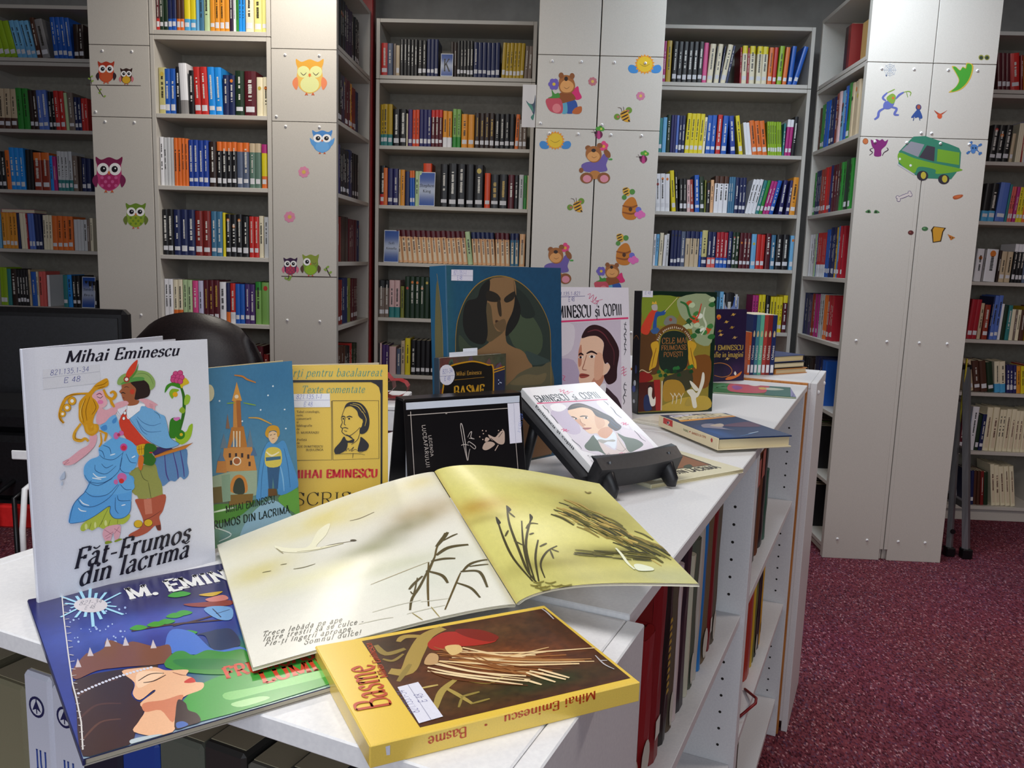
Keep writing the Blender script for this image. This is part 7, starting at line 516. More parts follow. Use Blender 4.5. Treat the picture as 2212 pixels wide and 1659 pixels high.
NICE=dict(skyblue='sky blue',darkbrown='dark brown',periwinkle='periwinkle blue',palegreen='pale green',greybrown='grey brown',azure='azure blue',darkgreen='dark green',darkpurple='dark purple',paleyellow='pale yellow',royalblue='royal blue',greengrey='greenish grey',darkred='dark red',leaf='leaf green',orangered='orange red',steel='steel blue',sky='sky blue',lime='lime green',rust='rust red')
ORD=' first second third fourth fifth sixth seventh eighth ninth tenth eleventh twelfth thirteenth fourteenth fifteenth sixteenth seventeenth eighteenth nineteenth twentieth'.split(' '); NUM=' one two three four five six seven eight nine ten eleven twelve thirteen fourteen fifteen sixteen seventeen eighteen nineteen twenty'.split(' ')
ORD+=['twenty-'+o for o in ORD[1:10]]; NUM+=['twenty-'+o for o in NUM[1:10]]
PAGE=hexlin('#d9cfb4'); LABEL=hexlin('#dcdce2')
def spine_curve(w,bulge): return [(0,bulge),(w*.12,bulge*.35),(w*.35,bulge*.05),(w*.65,bulge*.05),(w*.88,bulge*.35),(w,bulge)]
def book_parts(w,h,d,col,fl,rnd):
    bul=min(.005,w*.16); sp=spine_curve(w,bul); c=hexlin(PAL[col]); z1=h*.28; z2=h*.80; ct=cb=c
    import re
    mt=re.search(r'T([a-z]+)',fl); mbm=re.search(r'B([a-z]+)',fl)
    if mt: ct=hexlin(PAL[mt.group(1)])
    if mbm: cb=hexlin(PAL[mbm.group(1)])
    flags=re.sub(r'[TB][a-z]+','',fl); flags=re.sub(r'I[a-z]+','I',flags)
    cov=MB(); zs=[(0,z1,cb),(z1,z2,c),(z2,h,ct)]
    for a,b,cc in zs:
        for i in range(5):
            (xa,ya),(xb,yb)=sp[i],sp[i+1]; cov.add([(xa,ya,a),(xb,yb,a),(xb,yb,b),(xa,ya,b)],[(0,1,2,3)],cc)
        cov.add([(0,d,a),(0,bul,a),(0,bul,b),(0,d,b)],[(0,1,2,3)],cc); cov.add([(w,bul,a),(w,d,a),(w,d,b),(w,bul,b)],[(0,1,2,3)],cc)
    t=.0016
    cov.add([(t,bul+t,h),(t,d,h),(0,d,h),(0,bul,h)],[(0,1,2,3)][::-1],ct); cov.add([(w,bul,h),(w,d,h),(w-t,d,h),(w-t,bul+t,h)],[(0,1,2,3)],ct)
    cov.add([(x,y,h) for x,y in sp]+[(w-t,bul+t,h),(t,bul+t,h)],[tuple(range(8))],ct); cov.add([(t,bul,0),(t,d,0),(w-t,d,0),(w-t,bul,0)],[(0,1,2,3)],cb)
    pg=MB(); pg.box(t,w-t,bul+t,d-.003,.002,h-.0025,PAGE)
    lab=None
    if 'L' in flags:
        lab=MB(); a,b=.016+rnd.random()*.006,.036+rnd.random()*.006
        for i in range(1,4):
            (xa,ya),(xb,yb)=sp[i],sp[i+1]; lab.add([(xa,ya-.0004,a),(xb,yb-.0004,a),(xb,yb-.0004,b),(xa,ya-.0004,b)],[(0,1,2,3)],LABEL)
    ttl=MB(); L=.2126*c[0]+.7152*c[1]+.0722*c[2]
    tc=hexlin('#d8d4cc') if L<.18 else hexlin('#2a2620')
    if 'W' in flags: tc=hexlin('#e4e2dc')
    if 'K' in flags: tc=hexlin('#2c2a2a')
    if 'Y' in flags: tc=hexlin('#c8a44a')
    if 'C' in flags:
        ttl.add([(w*.25,-.0003,h*.07),(w*.75,-.0003,h*.07),(w*.75,-.0003,h*.72),(w*.25,-.0003,h*.72)],[(0,1,2,3)],hexlin('#e3d2b4')); tc=hexlin('#5a3a30')
    if 'I' in flags:
        zc=h*(.72 if rnd.random()<.5 else .86); ic=hexlin(rnd.choice(['#d87a2c','#2a2622','#c8b04a','#b83a30'])); ttl.add([(w*.5+math.cos(q*PI/5)*w*.26,-.00035,zc+math.sin(q*PI/5)*w*.30) for q in range(10)],[tuple(range(10))],ic)
    if any(k in flags for k in 'WKYC') or rnd.random()<.62:
        z=h*(.30+rnd.random()*.06); ze=h*(.74+.14*rnd.random()); ww=w*(.20+.16*rnd.random()); 
        while z<ze:
            l=h*(.012+rnd.random()*.022)
            if rnd.random()<.84: ttl.add([(w*.5-ww*.5,-.0005,z),(w*.5+ww*(.3+.2*rnd.random()),-.0005,z),(w*.5+ww*.5,-.0005,z+l),(w*.5-ww*(.3+.2*rnd.random()),-.0005,z+l)],[(0,1,2,3)],tc)
            z+=l+h*.006
    return cov,pg,lab,ttl if ttl.f else None
CAND=[]
BAYM=dict(A=T((0,YB+.02,0)),B=T((0,YF+.02,0)),D=T((0,YB+.02,0)),E=T((0,YB+.02,0)),G=T((0,YB+.02,0)),F=C5.matrix_world@T((0,.018,0)),C=C2.matrix_world@T((0,.018,0)))
XMAX=dict(A=-2.022,B=-1.238,D=-.128,E=1.226,G=2.6); XMIN=dict(A=-2.93,B=-1.718,D=-.888,E=.466,G=1.82)
WHERE=dict(A='in the far recess bookcase',B='between the owl columns',C='in the dark side bookcase',D='in the dim middle bookcase',E='in the bright recess bookcase',F='beside the ghoul panel',G='behind the step ladder')
def shelf_index(bay,lev): 
    ls=[2.16,1.85,1.54,1.24,.955,.65,.345,.06]; return min(range(8),key=lambda i:abs(ls[i]-lev))
rnd=random.Random(7)
for bay,lev,runs in ROWS:
    k=shelf_index(bay,lev); z=LV[bay][k]
    for run in runs.split(';'):
        c,n,xa,xb,h,lean,fl=run.split(); n=int(n); xa,xb=float(xa)/1000,float(xb)/1000; h=float(h)/1000; lean=float(lean)
        for i in range(n):
            x=xa+(xb-xa)*i/n; w=(xb-xa)/n*.965; hh=h*(1+(rnd.random()-.5)*.012)
            if x<XMIN[bay]-.02 or x+w>XMAX[bay]+.012 : continue
            x=max(x,XMIN[bay]+.0005)
            CAND.append([bay,k,c,x,w,hh,lean,fl,.125+rnd.random()*.02,z])
for bay,lev,runs in SIDE:
    k=shelf_index(bay,lev); z=LV['S'][k]; tot=0; seq=[]
    for run in runs.split(';'):
        p=run.split(); n=int(p[1]); seq+= [(p[0],float(p[2])/1000,float(p[3])/1000,p[4] if len(p)>4 else '-')]*n
    if bay=='C': seq=seq[::-1]
    tot=sum(s[1] for s in seq); av=DP-.045; sc=min(1.,av/tot) if tot<av*1.4 else av/tot; x=.02
    for c,w,h,fl in seq:
        CAND.append([bay,k,c,x,w*sc*.97,h,0.,fl,.13,z]); x+=w*sc
# the pink book lying on top of a row
CAM=Vector((0,0,1.28))
for b in CAND:
    M=BAYM[b[0]]@T((b[3],0,b[9])); p=M@Vector((b[4]/2,0,b[5]/2)); d=p-CAM; nrm=(M.to_3x3()@Vector((0,-1,0))); vis=max(0,-nrm.dot(d.normalized()))
    hid=1.
    if b[0]=='D' and b[1]>=4: hid=.15
    if b[0] in 'ABE' and b[1]>=5: hid=.02
    if b[0]=='E' and b[1]>=4 : hid=.3
    if b[0]=='G' and (p.x>2.35 or (p.x<1.96 and b[1]>=5)): hid=.02
    if b[0]=='A' and p.x<-2.86: hid=.3
    if b[0] in 'FC' and b[1]>=5: hid=.4
    b.append(b[4]*b[5]*vis/d.length_squared*hid)
rank=sorted(range(len(CAND)),key=lambda i:-CAND[i][-1]); SINGLE=set(rank[:236])
same={}
for i in sorted(SINGLE,key=lambda i:(CAND[i][0],CAND[i][1],CAND[i][3])): same.setdefault((CAND[i][0],CAND[i][1],CAND[i][2]),[]).append(i)
MASS=MB(); SHELFWORD=['top','second','third','fourth','fifth','sixth','seventh','bottom']
for i,b in enumerate(CAND):
    bay,k,c,x,w,h,lean,fl,d,z,_=b; r=random.Random(i*13+5)
    cov,pg,lab,ttl=book_parts(w,h,d,c,fl,random.Random(hash((bay,k,c,int(x*40)))%1000 if False else (k*31+len(c)*7+int(x*30)*3)%997))
    off=.006*r.random()
    dz=math.sin(math.radians(abs(lean)))*w if lean>0 else 0
    M=BAYM[bay]@T((x,off,z+.0004+(dz)))@Ry(math.radians(lean)) if lean>=0 else BAYM[bay]@T((x+w,off,z+.0004+math.sin(math.radians(-lean))*w))@Ry(math.radians(lean))@T((-w,0,0))
    if i in SINGLE:
        g=same[(bay,k,c)]; nm=NICE.get(c,c); 
        if len(g)==1: lab_='the only %s book on the %s shelf %s'%(nm,SHELFWORD[k],WHERE[bay])
        else: lab_='%s of %s %s books from the left, %s shelf %s'%(ORD[g.index(i)+1],NUM[len(g)],nm,SHELFWORD[k],WHERE[bay])
        if bay in 'FC': lab_=lab_.replace('from the left','from the back wall' if bay=='F' else 'from the end panel')
        root=obj('book',cov,MP); root.matrix_world=M; tag(root,lab_,'book','library books on the wall shelves')
        obj('pages',pg,MM,root)
        if lab: obj('spine_label',lab,MM,root)
        if ttl: obj('spine_lettering',ttl,MP,root)
    else:
        for mb in (cov,pg,lab,ttl):
            if mb:
                mb.xf(M); q=len(MASS.v); MASS.v+=mb.v; MASS.f+=[tuple(a+q for a in f) for f in mb.f]; MASS.c+=mb.c
o=obj('shelved_books',MASS,MP); tag(o,'many further library books filling the deeper and darker wall shelves','books'); o['kind']='stuff'
def lying(name,label,M,w,h,t,col,cat='book'):
    r=thing(name,label,cat,M); m=MB(); m.cbox(0,w,0,h,0,.0015,.0004,hexlin(col)); m.cbox(0,w,0,h,t-.0015,t,.0004,hexlin(col)); m.cbox(0,.002,0,h,.001,t-.001,.0004,hexlin(col)); obj('cover',m,MP,r)
    m=MB(); m.box(.002,w-.003,.002,h-.002,.0015,t-.0015,PAGE); obj('pages',m,MM,r); return r
lying('book','pink book lying flat across the tops of the amber books',T((-2.895,YB+.02,1.25+.187)),.18,.11,.018,'#c25a78')
lying('book','red book lying alone low in the bright recess bookcase',T((.95,YB+.03,.6505)),.2,.13,.03,'#a81c22')
# name cards standing on the shelves
def name_card(label,x,y,z,w,h,lines,mark=None,lean=.1):
    r=thing('name_card',label,'sign',T((x,y,z))@Rx(-lean)); m=MB(); m.cbox(0,w,0,.002,0,h,.0003,hexlin('#cfd3dc')); obj('card',m,MP,r)
    def fn(U,V):
        C=np.ones(U.shape+(3,))*lin('#12489e'); return mixc(C,'#b7c2d8',np.clip(np.exp(-((V-.46)/.22)**2)*.95,0,1))
    me=paint_mesh('print_panel',8,24,fn,lambda u,v,hh:(u,-hh,v),.0003,.003,w-.003,.004,h-.004); obj('print_panel',me,MP,r)
    sh=[]
    for i,(s,a,b,zz,hh) in enumerate(lines): sh.append(['T','#20242e',int(a*w*1e4),int(zz*h*1e4),int(b*w*1e4),int(zz*h*1e4),int(hh*h*1e4),s,'b'])
    art_objects(sh,r,lambda u,v,hh:(u,-hh,v),.0006,names=('print','lettering')); return r
name_card('small white card with a large dark letter on the dim top shelf',-.585,YB+.005,2.172,.062,.112,[('K',.2,.8,.22,.55)])
name_card('blue name card lettered in two lines below the orange red book',-.685,YB+.005,1.534,.082,.172,[('Stephen',.04,.96,.56,.085),('King',.24,.76,.40,.085)])
name_card('blue name card at the start of the peach coloured row',-.863,YB+.005,1.2435,.078,.165,[('Sofi',.3,.7,.56,.07),('Kinsella',.15,.85,.40,.07)])
name_card('blue name card on the far recess shelf above the monitor',-2.48,YB+.012,.9505,.072,.165,[('Sandra',.12,.88,.56,.07),('Brown',.15,.85,.38,.07)])
name_card('plain blue card among the books low in bright recess',.905,YB+.012,.9505,.07,.178,[])
# picture card poking out of the bear column
r=thing('picture_card','white card with a dark blue feathery figure poking out beside bear column','card',T((-.145,3.66,1.838))); m=MB(); m.cbox(0,.058,0,.002,0,.175,.0003,hexlin('#d4d2d4')); obj('card',m,MP,r)
art_objects([['S','#2a3f5a',[150,1100,260,900,400,700,520,500,560,900,540,1350,480,1000,300,980]],['S','#3f8a7a',[200,1000,350,780,480,640,420,900]],['S','#2f7a6a',[380,420,520,560,480,300]]],r,lambda u,v,hh:(u,-hh,v),.0004,names=('print','lettering'))
# face-out box on the side shelf
r=thing('story_box','thick yellow picture book standing face out on the top side shelf','book',T((1.335,3.72,2.161))); m=MB(); m.cbox(0,.128,0,.19,0,.196,.002,hexlin('#c9a262')); obj('cover',m,MP,r)
art_objects([['S','#3f6fa8',[0,0,1280,0,1280,350,800,420,500,700,200,560,0,300]],['S','#6fa0c0',[500,60,1280,60,1280,300,700,330]],['S','#7a3a2a',[420,560,520,640,560,480,480,380]],['C','#3a3026',14,[360,760,300,1000,420,1280,700,1380,980,1250,1020,980,900,760,640,680,360,760]],['T','#4a3a26',400,980,960,980,150,'Poezii','it'],['T','#4a3a26',160,1760,1120,1760,70,'POVEȘTILE','b'],['T','#4a3a26',280,1600,1000,1600,80,'BUNICULUI','b']],r,lambda u,v,hh:(u,-hh,v),.0005,names=('cover_print','cover_lettering'),bound=(.128,.196))
for (yy,cc,lb) in ((3.95,'#7a1f1c','dark red hardback behind the yellow picture book on top side shelf'),(3.99,'#3a1c1a','dark brown hardback next to the dark red one on top side shelf')):
    rr=thing('book',lb,'book',T((1.30,yy,2.161))); m=MB(); m.cbox(0,.15,0,.034,0,.205,.002,hexlin(cc)); obj('cover',m,MP,rr); m=MB(); m.box(.004,.151,.002,.032,.203,.2056,PAGE); obj('pages',m,MM,rr)
# ============================================================ wall stickers on the end panels
for name,label,cx,cz,sh in STICKERS:
    r=thing(name,label,'sticker',T((cx*1e-4,YF-.0002,cz*1e-4)),group='stickers on the end panels')
    if not any(s[0]=='#' for s in sh): sh=[['#','film']]+sh
    elif sh[0][0]!='#': sh=[['#','outline']]+sh
    art_objects(sh,r,lambda u,v,h:(u,-h,v),.0002,3e-5,MS)
# ============================================================ the counter
UD=Vector((.3754,.9269)); CA=math.atan2(.9269,.3754); CM=T((.08,.682,0))@Rz(CA)
HC=.98
def counter_unit(label,s0,s1,t0,t1,top,shelves,mid=True,lip=True):
    r=thing('counter_bookcase',label,'bookcase',CM@T((s0,t0,0))); w=s1-s0; d=t1-t0; th=.016
    m=MB(); m.cbox(0,w,0,d,top-th,top,.0012); obj('worktop',m,LAMW,r)
    for x in (0,w-th):
        m=MB(); m.cbox(x+.0004,x+th-.0004,.004,d-.004,0,top-th-.0004); p=obj('side_panel',m,LAMW,r)
        for tt in ((.035,d-.035)):
            for q in range(24):
                z=.10+q*.032+.03
                if any(abs(z-zs)<.012 for zs in shelves): continue
                if x>0:
                    hh=bpy.data.objects.new('peg_hole',HOLE); COL.objects.link(hh); hh.parent=p; hh.location=(x+.0002,tt,z)
    if mid: m=MB(); m.box(th,w-th,d*.5-.004,d*.5+.004,.06,top-th-.001); obj('back_panel',m,LAMW,r)
    for z in shelves:
        for (a,b) in ((.012,d*.5-.005),(d*.5+.005,d-.012)):
            m=MB(); m.cbox(th+.0005,w-th-.0005,a,b,z-th,z,.0008); obj('shelf',m,LAMW,r)
    m=MB(); m.cbox(th,w-th,.03,.045,0,shelves[-1]-th-.0005); obj('plinth',m,LAMW,r)
    return r
SH=[.672,.385,.11]
u2=counter_unit('white low bookcase under the open picture book',0,.789,0,.58,HC,SH)
u3=counter_unit('white low bookcase under the blue hardback and green booklet',.791,1.598,0,.58,HC,SH)
# end cap near the camera: full height side panels with the worktop let in between
def end_unit(label,s0,s1,t0,t1,top,face):
    r=thing('counter_bookcase',label,'bookcase',CM@T((s0,t0,0))); w=s1-s0; d=t1-t0; th=.016
    for y in (0,d-th):
        m=MB(); m.cbox(0,w,y,y+th,0,top,.0012); p=obj('side_panel',m,LAMW,r)
        if y==0:
            for (x,z) in ((.05,top-.03),(w-.06,top-.03)):
                c=bpy.data.objects.new('screw_cap',CAP); COL.objects.link(c); c.parent=p; c.location=(x,y,z)
    m=MB(); m.cbox(.001,w,th+.0006,d-th-.0006,top-th,top,.0012); obj('worktop',m,LAMW,r)
    xb=w-.006 if face<0 else 0
    m=MB(); m.box(xb,xb+.006,th,d-th,.03,top-th-.0005); obj('back_panel',m,LAMW,r)
    for z in ((.66,.36,.08) if face<0 else (.66,.36,.08)):
        m=MB(); m.cbox(.012 if face<0 else .007,w-.007 if face<0 else w-.012,th+.0006,d-th-.0006,z-th,z,.0008); obj('shelf',m,LAMW,r)
    return r
u1=end_unit('white end bookcase carrying the yellow paperback and the white fairy tale booklet',-.263,-.001,-.014,.588,.975,-1)
m=MB(); m.box(1.600,1.618,.0,.58,0,.984); o=obj('edge_board',m,EDGE,u3); o.matrix_world=CM
u4=end_unit('white end bookcase at the far end under the stacked hardbacks',1.620,1.93,-.022,.588,.984,1)
# books inside the counter
def ctr_book(label,s,w,h,d,z,t,col,style='',lean=0.,group='old books inside the counter'):
    r=thing('book',label,'book',CM@T((s,t,z+.0005))@Ry(math.radians(lean)),group); c=hexlin(col); sp=[(0,.008),(w*.1,.003),(w*.3,0),(w*.7,0),(w*.9,.003),(w,.008)]
    m=MB(); zs=[i*h/6 for i in range(7)]; rr=random.Random(int(s*1000)+int(z*100)); off=[[rr.uniform(-.0008,.0008) for _ in zs] for _ in sp]
    for i in range(5):
        for j in range(6): m.add([(sp[i][0],sp[i][1]+off[i][j],zs[j]),(sp[i+1][0],sp[i+1][1]+off[i+1][j],zs[j]),(sp[i+1][0],sp[i+1][1]+off[i+1][j+1],zs[j+1]),(sp[i][0],sp[i][1]+off[i][j+1],zs[j+1])],[(0,1,2,3)],c)
    m.add([(0,.008,0),(0,d,0),(0,d,h),(0,.008,h)],[(0,3,2,1)],c); m.add([(w,.008,0),(w,d,0),(w,d,h),(w,.008,h)],[(0,1,2,3)],c); m.add([(x,y,h) for x,y in sp]+[(w,.012,h),(0,.012,h)],[tuple(range(8))],c); m.add([(0,.008,0),(w,.008,0),(w,d,0),(0,d,0)],[(0,3,2,1)],c)
    obj('cover',m,MM if 'm' in style else MP,r,smooth=False); p=MB(); p.box(.002,w-.002,.012,d-.004,.004,h-.004 if 'h' not in style else h-.001,hexlin('#b9a67f')); obj('pages',p,MM,r)
    if 'l' in style:
        l=MB(); l.add([(w*.28,-.0012,.03),(w*.72,-.0012,.03),(w*.72,-.0012,.055),(w*.28,-.0012,.055)],[(0,1,2,3)],hexlin('#d8d4cc')); obj('spine_label',l,MM,r)
    if 'w' in style:
        l=MB(); l.add([(w*.15+math.cos(a*PI/6)*w*.25*1.4+w*.3,-.0012,.03+math.sin(a*PI/6)*.024) for a in range(12)],[tuple(range(12))],hexlin('#c9c4ba')); obj('torn_patch',l,MM,r)
    if 'g' in style:
        l=MB(); z=h*.3
        while z<h*.75: l.add([(w*.3,-.0012,z),(w*.7,-.0012,z),(w*.6,-.0012,z+.006),(w*.35,-.0012,z+.006)],[(0,1,2,3)],hexlin('#b89a2c')); z+=.0095
        obj('spine_lettering',l,MP,r)
    if 't' in style:
        l=MB(); l.add([(w*.12,-.0012,h*.72),(w*.88,-.0012,h*.72),(w*.88,-.0012,h*.97),(w*.12,-.0012,h*.97)],[(0,1,2,3)],hexlin('#a83a20')); obj('spine_band',l,MP,r)
    return r
x=.10
for (w,h,d,col,stl,lb) in ((.06,.17,.20,'#6b5a4c','mw','worn grey brown book with a peeling foot, nearest inside the counter'),(.042,.172,.2,'#5f5348','mw','grey cloth book with a chewed head beside the red volumes'),(.052,.185,.2,'#8e1a1c','w','thick shiny red book with a torn pale head cap'),(.046,.245,.21,'#7d1518','l','tall dark red book with a white label near its foot'),(.034,.225,.19,'#161413','g','black book with yellow lettering down the spine'),(.028,.215,.19,'#5c4e40','mw','ragged brown book squeezed beside the black lettered one'),(.018,.22,.19,'#c9b8b8','','thin pinkish white booklet on the upper counter shelf'),(.05,.235,.2,'#1d1722','','thick black purple book without any label on upper shelf'),(.02,.21,.19,'#c3bfa8','','thin greenish white book beside the black purple one'),(.03,.225,.19,'#55594c','mw','grey green worn book on the upper counter shelf'),(.03,.24,.2,'#b9b4aa','h','pale book with stained spine beside the blue cover'),(.018,.245,.21,'#1f6fb4','','blue covered book standing tall behind the pale spine'),(.05,.25,.21,'#6e5a44','mw','thick brown book with a frayed torn head'),(.026,.24,.19,'#74191a','l','dark red book with white label near the divider panel'),(.034,.235,.2,'#63584c','mw','grey frayed book leaning at the divider panel')):
    ctr_book(lb,x,w,h,d,SH[0],.035,col,stl); x+=w+.0015
x=.03
for (w,h,col,stl,lb) in ((.05,.2,'#6a1a1c','l','dark red book low on the counter middle shelf'),(.045,.21,'#3c3a36','m','grey black book low on the counter middle shelf'),(.05,.2,'#7a6a54','mw','brown worn book low on the counter middle shelf')):
    ctr_book(lb,x,w,h,.2,SH[1],.04,col,stl); x+=w+.002
x=.87
for (w,h,d,col,stl,lb) in ((.05,.215,.2,'#8e2218','w','red cloth book first after the divider panel'),(.06,.225,.2,'#2b1c18','t','thick black brown book with an orange red top band'),(.055,.235,.21,'#6a3c26','mt','thick tan brown book with torn rust band'),(.06,.24,.21,'#141214','','tall black binder with rounded top'),(.04,.16,.2,'#2f5a4c','','short green glossy book at the black binder')):
    ctr_book(lb,x+.10,w,h,d,SH[0],.035,col,stl); x+=w+.003
x=.93
for (w,h,d,col,stl,lb) in ((.07,.225,.2,'#a8321c','','broad orange red book with jagged edges on middle shelf'),(.02,.215,.2,'#c8a42c','','thin yellow spined book on middle shelf'),(.026,.21,.2,'#6a6a3c','m','olive worn book on the middle counter shelf'),(.036,.22,.2,'#141316','w','black book with a white foot patch on middle shelf'),(.03,.225,.2,'#1c1a1c','','second black book beside the tall yellow folder'),(.022,.262,.22,'#d29a1c','l','tall yellow folder with white label on middle shelf')):
    ctr_book(lb,x+.16,w,h,d,SH[1],.035,col,stl); x+=w+.004
x=1.0
for (w,h,col,stl,lb) in ((.06,.2,'#5e1c20','','maroon book on the bottom counter shelf'),(.07,.21,'#5c5850','mw','grey worn book on the bottom counter shelf')):
    ctr_book(lb,x,w,h,.2,SH[2],.04,col,stl); x+=w+.004
m=MB(); m.tube([CM@Vector((.93,.02,.395)),CM@Vector((.97,-.004,.41)),CM@Vector((1.01,.0,.40)),CM@Vector((1.06,.03,.388))],.003,6); o=obj('ribbon_marker',m,REDP,smooth=True); tag(o,'thin dark red ribbon hanging over the middle counter shelf','ribbon')
# end cap books face the camera
KM=CM@Matrix(((0,1,0,-.245),(-1,0,0,.575),(0,0,1,0),(0,0,0,1)))
def cap_book(label,x,w,h,col,stl='',emb=False):
    r=thing('book',label,'book',KM@T((x,.012,.6605)),'books in the near end bookcase'); c=hexlin(col); m=MB(); m.cbox(0,w,0,.20,0,h,.003,c); obj('cover',m,MP if stl!='m' else MM,r); p=MB(); p.box(.003,w-.003,.006,.198,h-.003,h+.0006,hexlin('#8f866f')); obj('pages',p,MM,r)
    if emb:
        art_objects([['O','#1c2350',int(w*5000),2330,95,0,0,95],['O','#d5d6de',int(w*5000),2330,72,0,0,72],['P','#1c2350',[int(w*5000),2395,int(w*5000)-55,2290,int(w*5000),2315,int(w*5000)+55,2290]],['L','#1c2350',14,[int(w*5000),2400,int(w*5000),2270]],['T','#2a3f8a',int(w*5000)+60,1780,int(w*5000)+60,2120,130,'JULES','b']][:4],r,lambda u,v,hh:(u,-hh,v),.0004,names=('spine_print','spine_lettering'))
        art_objects([['T','#2a4a9a',int(w*3500),1760,int(w*8000),1760,180,'IU','b']],r,lambda u,v,hh:(u,-hh,v),.0004,names=('spine_print','spine_lettering'))
    return r
x=.018
for (w,h,col,stl,lb,e) in ((.045,.25,'#4f4a3a','m','olive cloth book at the open end of the near bookcase',0),(.05,.245,'#7a745c','m','mottled khaki book with worn cloth in near end bookcase',0),(.033,.262,'#c9cbd8','','white book with a dark blue compass emblem, outer of two',1),(.033,.258,'#c9cbd8','','white book with a dark blue compass emblem, inner of two',1),(.045,.25,'#1c2030','','dark navy book beside the white emblem books',0),(.04,.238,'#1f3f8f','','royal blue book under the night sky booklet',0),(.045,.25,'#57594f','m','grey green book under the night sky booklet',0),(.04,.255,'#2b2a28','','first charcoal book in near end bookcase below the counter edge',0),(.036,.25,'#5d5a52','m','stone grey book between two charcoal ones at counter edge',0),(.04,.256,'#232224','','second charcoal book in near end bookcase below the counter edge',0),(.03,.25,'#6a665c','m','pale grey cloth book below the yellow paperback corner',0),(.045,.254,'#3a3836','','third charcoal book in near end bookcase below the counter edge',0),(.034,.248,'#4a4440','m','brown grey book last in the near end bookcase',0)):
    cap_book(lb,x,w,h,col,stl,e); x+=w+.0012
# ============================================================ display books
CREAM=hexlin('#d9cda6')
def display(n,label,th,colour,spine=None,back=None,splay=0.,leaves=0,page='#e0d8bf',mat=None,name='book',hard=False,group='books displayed on the counter'):
    x,y,z,yaw,lean,w,h=POSE[n]; r=thing(name,label,'book',T((x,y,z))@Rz(yaw)@Rx(-lean),group); c=hexlin(colour); ct=.0022 if hard else .0009; mat=mat or MP
    m=MB(); m.cbox(0,w,0,ct,0,h,.0003,c); obj('front_cover',m,mat,r)
    m=MB(); m.cbox(-.0006,.0012,ct*.5,th-ct*.5,0,h,.0004,hexlin(spine or colour)); obj('spine',m,mat,r)
    pc=hexlin(page); ins=.003 if hard else .0008
    hinge=T((.001,th*.6,0))
    if splay:
        for i in range(leaves):
            a=splay*(i+1)/(leaves+1); m=MB(); m.box(.001,w-.003-.002*(i%2),0,.0006,.0012,h-.002,pc); obj('page',m,MM,r,M=hinge@Rz(a))
        m=MB(); m.box(.0013,w-ins,ct+.0002,th*.55,ins*.5,h-ins,pc); obj('page_block',m,MM,r)
        m=MB(); m.cbox(0,w,0,ct,0,h,.0003,hexlin(back or colour)); obj('back_cover',m,mat,r,M=hinge@Rz(splay))
    else:
        m=MB(); m.box(.0013,w-ins,ct+.0002,th-ct-.0002,ins,h-ins,pc); obj('page_block',m,MM,r)
        m=MB(); m.cbox(0,w,th-ct,th,0,h,.0003,hexlin(back or colour)); obj('back_cover',m,mat,r)
    return r,w,h
flat_place=lambda u,v,h:(u,-h,v)
def printed(n,r,w,h,fn=None,res=(120,170),mat=None,bound=True):
    if fn: me=paint_mesh('cover_picture',res[0],res[1],fn,flat_place,.00012,.0,w,.0,h); obj('cover_picture',me,mat or MP,r)
    art_objects(ART[n],r,flat_place,.0003,4e-6,mat,bound=(w,h) if bound else None)
def base(U,col): return np.ones(U.shape+(3,))*lin(col)
# white fairy tale booklet
r,w,h=display('white','white fairy tale booklet with a dancing princess and prince on cover',.005,'#dcdde6',back='#cfd0da',splay=.40,leaves=2,page='#d6d6de',mat=MP)
def f_white(U,V):
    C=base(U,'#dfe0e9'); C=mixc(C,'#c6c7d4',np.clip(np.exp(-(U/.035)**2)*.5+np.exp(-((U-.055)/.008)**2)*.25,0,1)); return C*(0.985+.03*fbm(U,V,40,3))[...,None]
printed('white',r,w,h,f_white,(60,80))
# castle booklet
r,w,h=display('castle','blue fairy tale paperback with a castle and a caped boy',.007,'#6f9ab0',back='#c9b98f',splay=.10,leaves=3,page='#d8c79a')
def f_castle(U,V):
    C=base(U,'#4c84ab'); C=mixc(C,'#5f8fa0',np.clip((.75-V)*.9,0,1)); C=blob(C,U,V,.8,.9,.4,.2,'#3f78a4',.6,1); C=mixc(C,'#6f9a5a',np.clip((.34-V)*5,0,1)*.75*(.5+fbm(U,V,9,5))); C=blob(C,U,V,.2,.25,.2,.06,'#5a4a1e',.7,4); C=blob(C,U,V,.85,.22,.15,.05,'#4a3c1c',.6,6); C=blob(C,U,V,.5,.08,.4,.08,'#8fb4b4',.7,8); C=blob(C,U,V,.95,.1,.1,.2,'#3f6a2a',.6,9)
    return C*(.93+.14*fbm(U,V,60,7))[...,None]
printed('castle',r,w,h,f_castle)
# yellow textbook
r,w,h=display('scrisori','yellow school paperback with a black ink portrait in a frame',.008,'#d6b349',back='#cfc3a6',splay=.30,leaves=2,page='#d3c9ae')
printed('scrisori',r,w,h)
# teal portrait hardback
r,w,h=display('teal','large teal hardback with a dark haired woman painted under an arch',.036,'#1f4c6a',spine='#21506e',hard=True,page='#b9ac8e')
def f_teal(U,V):
    C=base(U,'#1d4a6b'); C=blob(C,U,V,.15,.8,.3,.3,'#255a70',.5,2); C=mixc(C,'#2a5a66',np.clip(np.exp(-(U/.05)**2)*.7,0,1)); return C*(.85+.3*fbm(U,V,50,8))[...,None]
printed('teal',r,w,h,f_teal,(80,100))
art_objects([['S','#5f5a3c',[110,650,180,350,250,650,260,1500,250,2100,180,2700,110,2100,100,1500]],['S','#8a6a4a',[130,600,180,480,230,650,240,1200,180,1500,130,1200]],['C','#9a7f3c',8,[180,2790,100,2200,95,1500,110,650]]],r,lambda u,v,hh:(-.0006-hh,u+.001,v),.0003,names=('spine_print','spine_lettering'))
